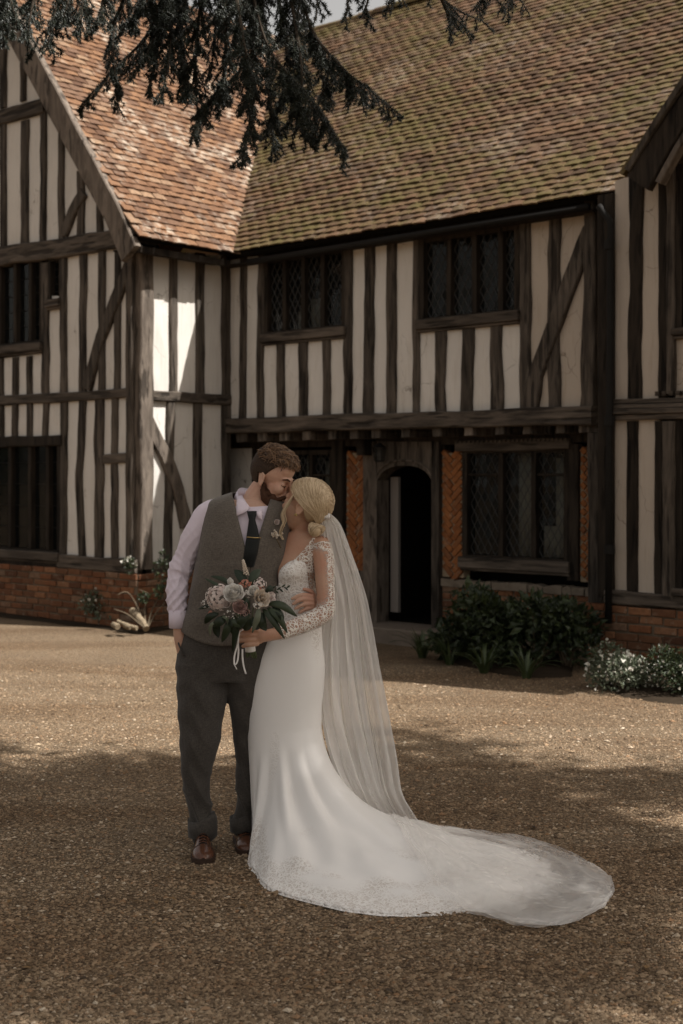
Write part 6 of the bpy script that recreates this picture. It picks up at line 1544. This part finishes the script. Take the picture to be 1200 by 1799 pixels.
# ------------------------------------------------------------------ plants along the house
def leaf_cloud(name, centres, radii, n_, size, mat, parent, base, up=0.3, aspect=0.45, seed=1, shell=0.55):
    """many small two-facet leaves spread through clumps"""
    g_ = np.random.default_rng(seed); k = len(centres); C_ = np.array([tuple(c) for c in centres]); Rr = np.array(radii)
    i = g_.integers(0, k, n_); d = g_.normal(size=(n_, 3)); d /= np.linalg.norm(d, axis=1)[:, None]; q = shell + (1 - shell) * g_.random(n_)
    p = C_[i] + d * Rr[i] * q[:, None]; p[:, 2] = np.maximum(p[:, 2], 0.02)
    dr = d * 0.7 + g_.normal(size=(n_, 3)) * 0.6; dr[:, 2] += up; dr /= np.linalg.norm(dr, axis=1)[:, None]
    sd_ = np.cross(dr, g_.normal(size=(n_, 3))); sd_ /= np.linalg.norm(sd_, axis=1)[:, None]; nn = np.cross(dr, sd_)
    s_ = size * np.exp(g_.normal(size=n_) * 0.3); L_ = s_[:, None]; w_ = L_ * aspect
    a = p; m = p + dr * L_ * 0.5 + nn * L_ * 0.10; b = p + dr * L_ - nn * L_ * 0.12
    V = np.stack([a, m + sd_ * w_ * 0.5 + nn * w_ * 0.2, b, m - sd_ * w_ * 0.5 + nn * w_ * 0.2, m], 1)
    Fq = np.array([[0, 1, 4], [1, 2, 4], [2, 3, 4], [3, 0, 4]])[None] + (np.arange(n_) * 5)[:, None, None]
    return npmesh(name, V.reshape(-1, 3) - np.array(base), Fq.reshape(-1, 3), M[mat], parent, False, np.repeat(g_.random(n_), 5))
def shrub(name, label, px, py, rad, h_, n_, size, mat, seed, group=None, flowers=0, fsize=0.012, cat='shrub', fmat='petal_white', aspect=0.45):
    b = Gd(px, py); b.z = float(ground_z(b.x, b.y)); rt = empty(name, b); tag(rt, label, cat, group); rr = random.Random(seed)
    cs, rs = [], []
    for k in range(10):
        a = k * 2.4 + rr.uniform(0, 1); q = rad * math.sqrt(rr.random()) * 0.75; z = h_ * rr.uniform(0.25, 0.80)
        cs.append((b.x + math.cos(a) * q, b.y + math.sin(a) * q * 0.9, b.z + z)); r_ = rr.uniform(0.25, 0.42) * rad + 0.05; rs.append((r_, r_, r_ * min(1.0, h_ / rad * 0.55)))
    o = leaf_cloud('foliage', cs, rs, n_, size, mat, rt, b, 0.3, aspect, seed); o['kind'] = 'stuff'
    mb = MB()
    for c in cs: mb.tube([b + Vector((rr.uniform(-.03, .03), rr.uniform(-.03, .03), -0.02)), b.lerp(Vector(c), 0.5) + Vector((0, 0, 0.04)), c], [0.008, 0.006, 0.003], 5)
    mb.build('stem', M['twig'], rt, False, tuple(b))['kind'] = 'stuff'
    if flowers:
        o = leaf_cloud('blossom', cs, [tuple(x * 1.12 for x in r_) for r_ in rs], flowers, fsize, fmat, rt, b, 0.6, 1.1, seed + 50, 0.88); o['kind'] = 'stuff'
    return rt
gb_ = 'border shrubs under the windows'
shrub('shrub', 'low dark shrub beside the door step', 812, 1158, 0.30, 0.40, 1000, 0.070, 'leaf_dark', 3, gb_)
shrub('shrub', 'tallest dark green shrub below the leaded lower window', 872, 1166, 0.42, 0.66, 1700, 0.078, 'leaf_dark', 4, gb_)
shrub('shrub', 'broad dark shrub under the right end of the leaded lower window', 940, 1174, 0.42, 0.60, 1700, 0.078, 'leaf_dark', 5, gb_)
shrub('shrub', 'dark shrub pressed against the brick pier', 996, 1172, 0.28, 0.52, 1000, 0.070, 'leaf_dark', 6, gb_)
shrub('shrub', 'small round dark bush between the brick pier and the right wing', 1108, 1150, 0.24, 0.40, 1500, 0.035, 'leaf_dark', 7)
shrub('flowering_shrub', 'bushy white-flowered plant in front of the brick pier', 1090, 1212, 0.27, 0.35, 2200, 0.034, 'leaf_grey', 8, 'white flowering plants by the right wing', 300, 0.023, 'plant')
shrub('flowering_shrub', 'darker white-flowered plant at the foot of the right wing wall', 1192, 1222, 0.26, 0.38, 2000, 0.032, 'leaf_dark', 9, 'white flowering plants by the right wing', 130, 0.018, 'plant')
shrub('flowering_shrub', 'grey-leaved plant with white blooms against the gable plinth', 178, 1098, 0.20, 0.36, 420, 0.050, 'leaf_grey', 10, None, 60, 0.030, 'plant')
def strap_plant(label, px, py, n_, L_, seed):
    b = Gd(px, py); b.z = float(ground_z(b.x, b.y)); rt = empty('strap_leaf_plant', b); tag(rt, label, 'plant', 'strap-leaved plants edging the gravel'); rr = random.Random(seed)
    for k in range(n_):
        a = rr.uniform(0, 6.28); o_ = Vector((math.cos(a), math.sin(a), 0)); l_ = L_ * rr.uniform(0.6, 1.1); lean = rr.uniform(0.3, 0.9); s_ = o_.cross(Vector((0, 0, 1))); vs_, fs_ = [], []
        for i in range(7):
            t_ = i / 6; p = o_ * (0.03 + l_ * lean * t_ ** 1.4) + Vector((0, 0, l_ * (t_ - lean * 0.75 * t_ ** 2.2))); w_ = 0.011 * (1 - t_ ** 2.5) + 0.001; vs_ += [p - s_ * w_, p - Vector((0, 0, 0.004)), p + s_ * w_]
        for i in range(6):
            for j in range(2): fs_.append((i * 3 + j, i * 3 + j + 1, (i + 1) * 3 + j + 1, (i + 1) * 3 + j))
        meshobj('leaf', vs_, fs_, M['leaf_strap'], rt, True)
strap_plant('strap-leaved clump nearest the door step', 742, 1152, 26, 0.40, 1); strap_plant('strap-leaved clump in the middle of the border edge', 790, 1166, 30, 0.42, 2); strap_plant('strap-leaved clump spilling onto the gravel below the window', 850, 1182, 26, 0.38, 3); strap_plant('strap-leaved clump at the shaded end of the border', 925, 1190, 24, 0.36, 4)
# border soil, its dark tone standing in for shade under the shrubs
def bed(pts, label):
    q = [Gd(*p) for p in pts]; n_ = len(q); c = sum(q, Vector()) / n_; vs_ = []; fs_ = []; K = 6
    for j in range(K + 1):
        for i, p in enumerate(q):
            t_ = j / K; v = p.lerp(c, t_); vs_.append((v.x, v.y, float(ground_z(v.x, v.y)) + (-0.02 if j == 0 else 0.012 + 0.03 * sst(0, 0.4, t_) + 0.008 * nz(v.x * 6, v.y * 6))))
    for j in range(K):
        for i in range(n_): fs_.append((j * n_ + i, j * n_ + (i + 1) % n_, (j + 1) * n_ + (i + 1) % n_, (j + 1) * n_ + i))
    o = meshobj('flower_bed', vs_, fs_, M['soil'], None, True); tag(o, label, None, None, 'structure')
M['soil'] = plain('dark_ground', (0.030, 0.022, 0.015), 0.95, 0.05, 0, 0.4, 18)
bed([(770, 1150), (800, 1168), (870, 1186), (950, 1192), (1015, 1190), (1022, 1150), (960, 1140), (880, 1132), (800, 1128)], 'soil bed with shade in its colour below the leaded window')
bed([(1040, 1200), (1090, 1226), (1160, 1236), (1260, 1245), (1260, 1170), (1160, 1150), (1070, 1150)], 'soil bed with shade in its colour by the right wing')
# cut logs and the old woody stems at the corner of the gable
def log(label, a, b, r0, r1):
    d = (Vector(b) - Vector(a)); base = Vector(a).lerp(Vector(b), 0.5); rr = random.Random(label); mb = MB(); pts = [Vector(a).lerp(Vector(b), k / 6) + Vector((rr.gauss(0, 0.004), rr.gauss(0, 0.004), rr.gauss(0, 0.004))) for k in range(7)]
    mb.tube(pts, [lerp(r0, r1, k / 6) * rr.uniform(0.92, 1.08) for k in range(7)], 10); base.z = 0
    o = mb.build('cut_log', M['log'], None, False, tuple(base)); o.location = base; tag(o, label, 'log', 'cut logs at the corner of the gable')
def GP(px, py, d): return Vector(((px - CX) / F * d, d, H - (py - HZ) / F * d))
log('thick pale log leaning up against the brick corner', GP(259, 1104, 13.75), GP(232, 1072, 13.95), 0.034, 0.044)
log('thinner pale branch lying beside the leaning log', GP(240, 1104, 13.65), GP(206, 1091, 13.75), 0.026, 0.018)
log('short stump end lying nearest the gravel', GP(199, 1097, 13.7), GP(207, 1102, 13.55), 0.030, 0.032)
log('little sawn billet between the branch and the stump', GP(220, 1100, 13.65), GP(228, 1102, 13.55), 0.030, 0.028)
b = GP(255, 1106, 13.7); b.z = 0; rt = empty('climbing_plant', b); tag(rt, 'bare woody climber with a few green leaves at the brick corner', 'plant'); mb = MB()
for pts in ([(258, 1104, 13.8), (266, 1075, 13.9), (280, 1045, 14.0), (286, 1010, 14.0)], [(259, 1104, 13.8), (272, 1080, 13.9), (290, 1058, 14.0)], [(256, 1104, 13.8), (238, 1060, 13.95), (222, 1040, 13.9), (205, 1046, 13.85)], [(257, 1104, 13.8), (254, 1070, 13.95), (262, 1045, 14.0), (244, 1036, 13.95)], [(254, 1104, 13.75), (225, 1080, 13.8), (200, 1070, 13.8)]):
    tb_ = [(i, *GP(*p)) for i, p in enumerate(pts)]; mb.tube([Vector(interp(tb_, k / 4)) for k in range((len(pts) - 1) * 4 + 1)], [0.009 - 0.0004 * k for k in range((len(pts) - 1) * 4 + 1)], 6)
mb.build('stem', M['twig'], rt, True, tuple(b))['kind'] = 'stuff'
leaf_cloud('foliage', [GP(284, 1005, 13.95), GP(290, 985, 14.0), GP(280, 1040, 13.9), GP(252, 1050, 13.85)], [(0.09, 0.08, 0.14), (0.07, 0.06, 0.10), (0.05, 0.05, 0.06), (0.04, 0.04, 0.05)], 260, 0.036, 'leaf_dark', rt, b, 0.2, 0.6, 5)['kind'] = 'stuff'
b = GP(228, 1004, 14.05); rt = empty('wall_plant', b); tag(rt, 'small white-flowered plant growing from the timber sill', 'plant')
leaf_cloud('foliage', [b + Vector((0, -0.03, 0.02)), b + Vector((0.03, -0.02, 0.08)), b + Vector((-0.02, -0.03, 0.10))], [(0.05, 0.03, 0.06)] * 3, 150, 0.030, 'leaf_dark', rt, b, 0.2, 0.5, 6)['kind'] = 'stuff'
leaf_cloud('blossom', [b + Vector((-0.05, -0.04, 0.10)), b + Vector((0.06, -0.03, 0.10)), b + Vector((0.0, -0.04, 0.13))], [(0.02, 0.02, 0.03)] * 3, 16, 0.026, 'petal_white', rt, b, 0.5, 1.0, 7)['kind'] = 'stuff'
# dark strip along the foot of the plinth
def HW(u, q, z=0.0): return Matrix.Translation(C0) @ Matrix.Rotation(ANG, 4, 'Z') @ Vector((u, q, z))
for pts, lb in (([(-3.6, -0.28), (0.30, -0.28), (0.34, -0.02), (-0.02, -0.02), (-3.6, -0.02)], 'dark strip along the foot of the gable plinth'), ([(0.06, -0.02), (0.34, -0.02), (0.30, 1.6), (0.06, 1.6)], 'dark strip below the sunlit return wall')):
    vs_, fs_ = [], []; q = [HW(*p) for p in pts]; n_ = len(q); Q2 = []
    for a_, b_ in zip(q, q[1:] + q[:1]):
        for k in range(10): Q2.append(a_.lerp(b_, k / 10))
    c = sum(q, Vector()) / n_; vs_ = [(v.x + 0.05 * nz(v.x * 3, v.y * 3, 2), v.y + 0.05 * nz(v.x * 3, v.y * 3, 9), float(ground_z(v.x, v.y)) + 0.007 + 0.003 * nz(v.x * 8, v.y * 8)) for v in Q2]
    o = meshobj('dark_strip', vs_, [tuple(range(len(vs_)))], M['soil'], None); tag(o, lb, None, None, 'structure')
# dead leaves blown over the gravel
nl_ = 420; Yl = 1.0 / (1.0 / 3.7 + rng.random(nl_) * (1.0 / 13.0 - 1.0 / 3.7)); Xl = (rng.random(nl_) * 2 - 1) * (Yl * 0.27 + 0.3); al = rng.random(nl_) * 6.283; sl = rng.uniform(0.010, 0.024, nl_)
qv = np.array([[-1, 0, 0.15], [0, -0.45, 0.45], [1, 0, 0.1], [0, 0.45, 0.45], [0, 0, 0.2]]) ; LV_ = np.empty((nl_, 5, 3))
LV_[:, :, 0] = (qv[:, 0] * np.cos(al)[:, None] - qv[:, 1] * np.sin(al)[:, None]) * sl[:, None] + Xl[:, None]; LV_[:, :, 1] = (qv[:, 0] * np.sin(al)[:, None] + qv[:, 1] * np.cos(al)[:, None]) * sl[:, None] + Yl[:, None]; LV_[:, :, 2] = qv[:, 2] * sl[:, None] * rng.uniform(0.2, 1.0, nl_)[:, None] + (ground_z(Xl, Yl) + 0.009)[:, None]
M['dead_leaf'] = m_leaf('dead_leaf', (0.035, 0.022, 0.012), (0.20, 0.115, 0.045), 0.7)
o = npmesh('leaf_litter', LV_.reshape(-1, 3), (np.array([[0, 1, 4], [1, 2, 4], [2, 3, 4], [3, 0, 4]])[None] + (np.arange(nl_) * 5)[:, None, None]).reshape(-1, 3), M['dead_leaf'], None, False, np.repeat(rng.random(nl_), 5)); tag(o, 'small dead leaves scattered over the gravel', None, None, 'stuff')
# lantern hanging over the doorway
la_, lz_ = PL_.to(688, 775); lp = house.matrix_basis @ Vector((la_, Q_LO - 0.20, lz_)); lp = Matrix.Translation(C0) @ Matrix.Rotation(ANG, 4, 'Z') @ Vector((la_, Q_LO - 0.20, lz_))
lt = empty('lantern', lp); tag(lt, 'small black iron lantern hanging from the jetty above the doorway', 'lantern')
mb = MB(); mb.tube([lp + Vector((0, 0, 0.06)), lp + Vector((0, 0, -0.03))], 0.006, 6); mb.tube([lp + Vector((0, 0, -0.02)), lp + Vector((0, 0, -0.07))], [0.012, 0.075], 6); mb.tube([lp + Vector((0, 0, -0.205)), lp + Vector((0, 0, -0.22))], [0.052, 0.045], 6)
for k in range(6):
    a = k * math.pi / 3; mb.tube([lp + Vector((math.cos(a) * 0.068, math.sin(a) * 0.068, -0.07)), lp + Vector((math.cos(a) * 0.050, math.sin(a) * 0.050, -0.21))], 0.005, 5)
mb.build('cage', M['iron'], lt, False, tuple(lp)); mb = MB(); mb.tube([lp + Vector((0, 0, -0.072)), lp + Vector((0, 0, -0.204))], [0.062, 0.045], 6); mb.build('pane', M['glass'], lt, False, tuple(lp))

# ------------------------------------------------------------------ the cedar whose bough hangs into the picture
ct0 = Vector((7.6, -1.2, 0)); cedar = empty('cedar_tree', ct0); cb = tuple(ct0)
tag(cedar, 'old cedar tree with a dark feathery bough hanging over the couple', 'tree')
mb = MB(); mb.tube([ct0 + Vector((0, 0, -0.2)), ct0 + Vector((0.02, 0.03, 0.6)), ct0 + Vector((-0.05, 0.1, 3.0)), ct0 + Vector((-0.1, 0.1, 6.0)), ct0 + Vector((0, 0, 11.5)), ct0 + Vector((0, 0, 15))], [0.75, 0.55, 0.46, 0.42, 0.28, 0.06], 16)
trunk = mb.build('trunk', M['bark'], cedar, True, cb)
BO = [[(520, -70), (545, 45), (600, 118), (650, 158), (690, 192)], [(430, -70), (470, 80), (535, 160), (575, 215), (606, 270)], [(405, -70), (432, 100), (442, 180), (428, 272)], [(385, -60), (398, 110), (365, 185), (338, 236)],
      [(310, -60), (262, 55), (200, 122), (146, 180)], [(330, -60), (318, 90), (340, 178)], [(235, -50), (200, 60), (208, 188)], [(110, -50), (96, 25), (84, 82)], [(70, -50), (54, 25), (46, 78)], [(150, -40), (142, 44)], [(30, -50), (12, 20), (-6, 62)],
      [(255, -50), (275, 60), (262, 155)], [(290, -50), (300, 70), (286, 158)], [(480, -60), (505, 110), (488, 190), (470, 232)], [(500, -60), (530, 120), (520, 205), (545, 240)], [(450, -60), (455, 60), (400, 150), (350, 195)], [(360, -60), (345, 80), (345, 180)],
      [(470, -60), (440, 60), (470, 150), (480, 262)], [(545, 45), (575, 130), (560, 180)], [(600, 118), (612, 150), (606, 178)], [(560, -50), (556, 26)], [(616, -50), (610, 20)], [(655, -40), (640, 30)], [(740, -50), (775, -4), (812, 22), (846, 36)], [(775, -4), (788, 30), (790, 56)], [(700, -40), (690, 6)], [(860, -40), (850, -5), (838, 16)], [(905, -30), (893, 14)],
      [(545, -60), (520, 40), (525, 110)], [(410, -60), (380, 40), (372, 120)], [(280, -60), (240, 20), (215, 50)], [(340, -60), (290, 30), (250, 110)], [(190, -50), (180, 5), (172, 40)], [(125, -50), (120, 0), (112, 30)], [(5, -40), (20, 5), (30, 40)], [(460, -60), (420, 30), (405, 90)]]
rr_ = random.Random(4); mbT = MB(); NV, NR = [], []
def dpx(x, y, d): return P(x, y, d)
def needles(p, d, L_, n_):
    for _ in range(n_):
        q = (d * rr_.uniform(0.1, 0.8) + Vector((rr_.gauss(0, 1), rr_.gauss(0, 1), rr_.gauss(0, 1))).normalized()).normalized(); s_ = q.orthogonal().normalized() * 0.0021; l_ = L_ * rr_.uniform(0.6, 1.15); r_ = rr_.random()
        NV.append((p - s_, p + s_, p + q * l_)); NR.append(r_)
def twig(p, d, L_, r0, depth):
    n_ = max(3, int(L_ / 0.012)); q = p.copy(); dd = d.normalized(); pts = [q.copy()]
    for k in range(n_):
        dd = (dd + Vector((rr_.gauss(0, 0.10), rr_.gauss(0, 0.08), -0.035 + rr_.gauss(0, 0.06)))).normalized(); q = q + dd * (L_ / n_); pts.append(q.copy()); needles(q, dd, 0.021, 14)
        if depth and k > 1 and rr_.random() < 0.40:
            sd_ = Vector((rr_.choice((-1, 1)) * rr_.uniform(0.6, 1), rr_.gauss(0, 0.5), -0.35)); twig(q, dd * 0.7 + sd_, L_ * rr_.uniform(0.25, 0.45) * (1 - k / n_ * 0.5), 0.0015, 0)
    mbT.tube(pts, [lerp(r0, 0.001, i / len(pts)) for i in range(len(pts))], 4, False)
for bi, bo in enumerate(BO):
    dv = rr_.uniform(0.1, 0.9); tb_ = [(i, x, y) for i, (x, y) in enumerate(bo)]; n_ = max(8, int(sum(math.hypot(b_[0] - a_[0], b_[1] - a_[1]) for a_, b_ in zip(bo, bo[1:])) / 8)); pts = []
    for k in range(n_ + 1):
        x, y = interp(tb_, (len(bo) - 1) * k / n_); pts.append(dpx(x, y, dv + 0.15 * math.sin(k * 0.2 + bi)))
    mbT.tube(pts, [lerp(0.009, 0.0015, k / n_) for k in range(n_ + 1)], 5, False)
    for k in range(n_):
        d = (pts[k + 1] - pts[k]).normalized(); t_ = k / n_; needles(pts[k + 1], d, 0.022, 12); needles(pts[k].lerp(pts[k + 1], 0.5), d, 0.022, 12)
        for _ in range((3 if t_ < 0.65 else 2) if bo[0][0] < 548 else 1):
            if rr_.random() < 0.62: twig(pts[k + 1], Vector((rr_.gauss(0, 0.55), rr_.gauss(0, 0.4), -0.75)) + d * 0.7, rr_.uniform(0.05, 0.17) * (1.1 - 0.55 * t_), 0.0025, 1)
bough = mbT.build('bough', M['bark'], cedar, False, cb)
nv_ = np.array([[tuple(q) for q in t_] for t_ in NV]) - np.array(cb)
o = npmesh('needles', nv_.reshape(-1, 3), np.arange(len(NV) * 3).reshape(-1, 3), M['needle'], bough, False, np.repeat(np.array(NR), 3)); o['kind'] = 'stuff'
# unseen crown towards the sun: foliage plates placed to shade the foreground, on limbs
g_ = np.random.default_rng(12); hv = Vector((sun_dir.x / sun_dir.z, sun_dir.y / sun_dir.z)); cs, rs = [], []; mb = MB()
def shade_wanted(x, y):
    """density of the unseen crown that shades this spot, thinned to leave lit patches"""
    k = 1.0
    if x > 0.75: k *= 0.42
    if x > 0.5 and 3.9 < y < 5.0: k *= 0.3  # gap shaped to let a sunlit patch onto the gravel
    if y > 7.6: k *= 0.5
    return k
for i in range(620):
    xg, yg = g_.uniform(-3.5, 3.2), g_.uniform(1.6, 9.2)
    edge = 8.05 + 0.30 * math.sin(xg * 1.9 + 1) + 0.25 * math.sin(xg * 4.3)
    if yg > edge or g_.random() > shade_wanted(xg, yg): continue
    z = g_.choice([8.2, 9.0, 9.8, 10.6, 11.4]) + g_.normal() * 0.12; x, y = xg + hv.x * z, yg + hv.y * z
    if z - H < 0.355 * y + 0.75 and abs(x) < 0.3 * max(y, 0) + 1.0: continue
    r_ = g_.uniform(0.30, 0.62); cs.append((x, y, z)); rs.append((r_, r_, 0.07 + 0.06 * r_))
for i in range(125):                                                           # extra unseen clumps added to keep direct sun off the dress
    xg, yg = g_.uniform(-1.8, 1.15), g_.uniform(4.3, 7.0); z = g_.choice([8.2, 9.0, 9.8]) + g_.normal() * 0.12; r_ = g_.uniform(0.3, 0.6); cs.append((xg + hv.x * z, yg + hv.y * z, z)); rs.append((r_, r_, 0.07 + 0.06 * r_))
for z in (8.1, 8.9, 9.7, 10.5, 11.3):
    for k in range(7):
        a = R(60 + k * 31 + z * 9); L_ = 6.5 - 0.3 * (z - 8); s_ = ct0 + Vector((0, 0, z - 0.5)); e_ = s_ + Vector((math.cos(a) * L_, math.sin(a) * L_, 0.45))
        if e_.y > 7.0: e_.y = 7.0
        mb.tube([s_, s_.lerp(e_, 0.4) + Vector((0, 0, 0.25)), s_.lerp(e_, 0.75) + Vector((0, 0, 0.2)), e_], [0.13, 0.09, 0.05, 0.015], 7)
mb.tube([ct0 + Vector((-0.1, 0.1, 5.0)), Vector((3.5, 3.6, 5.5)), Vector((1.2, 5.7, 5.3)), Vector((-0.1, 6.3, 4.7)), Vector((-0.35, 6.45, 4.0))], [0.16, 0.11, 0.06, 0.025, 0.01], 8)
mb.build('limb', M['bark'], cedar, True, cb)['kind'] = 'stuff'
o = leaf_cloud('crown', cs, rs, len(cs) * 130, 0.13, 'needle', cedar, ct0, 0.0, 0.42, 3, 0.1); o['kind'] = 'stuff'

# a belt of trees far behind the house, seen only past its ends
cs, rs = [], []
for k in range(70):
    a = R(-75 + k * 150 / 69); d = 62 + 9 * nz(k * 0.6, 3); h_ = 7.5 + 3.0 * nz(k * 0.45, 8)
    for z in (0.28, 0.62): cs.append((math.sin(a) * d, 10 + math.cos(a) * d, h_ * z)); rs.append((3.4, 3.4, h_ * 0.34))
M['leaf_far'] = m_leaf('far_foliage', (0.022, 0.032, 0.014), (0.060, 0.072, 0.032), 0.7)
o = leaf_cloud('treeline', cs, rs, 26000, 0.85, 'leaf_far', None, (0, 0, 0), 0.2, 0.7, 44, 0.4); tag(o, 'distant belt of trees behind the house', None, None, 'stuff')
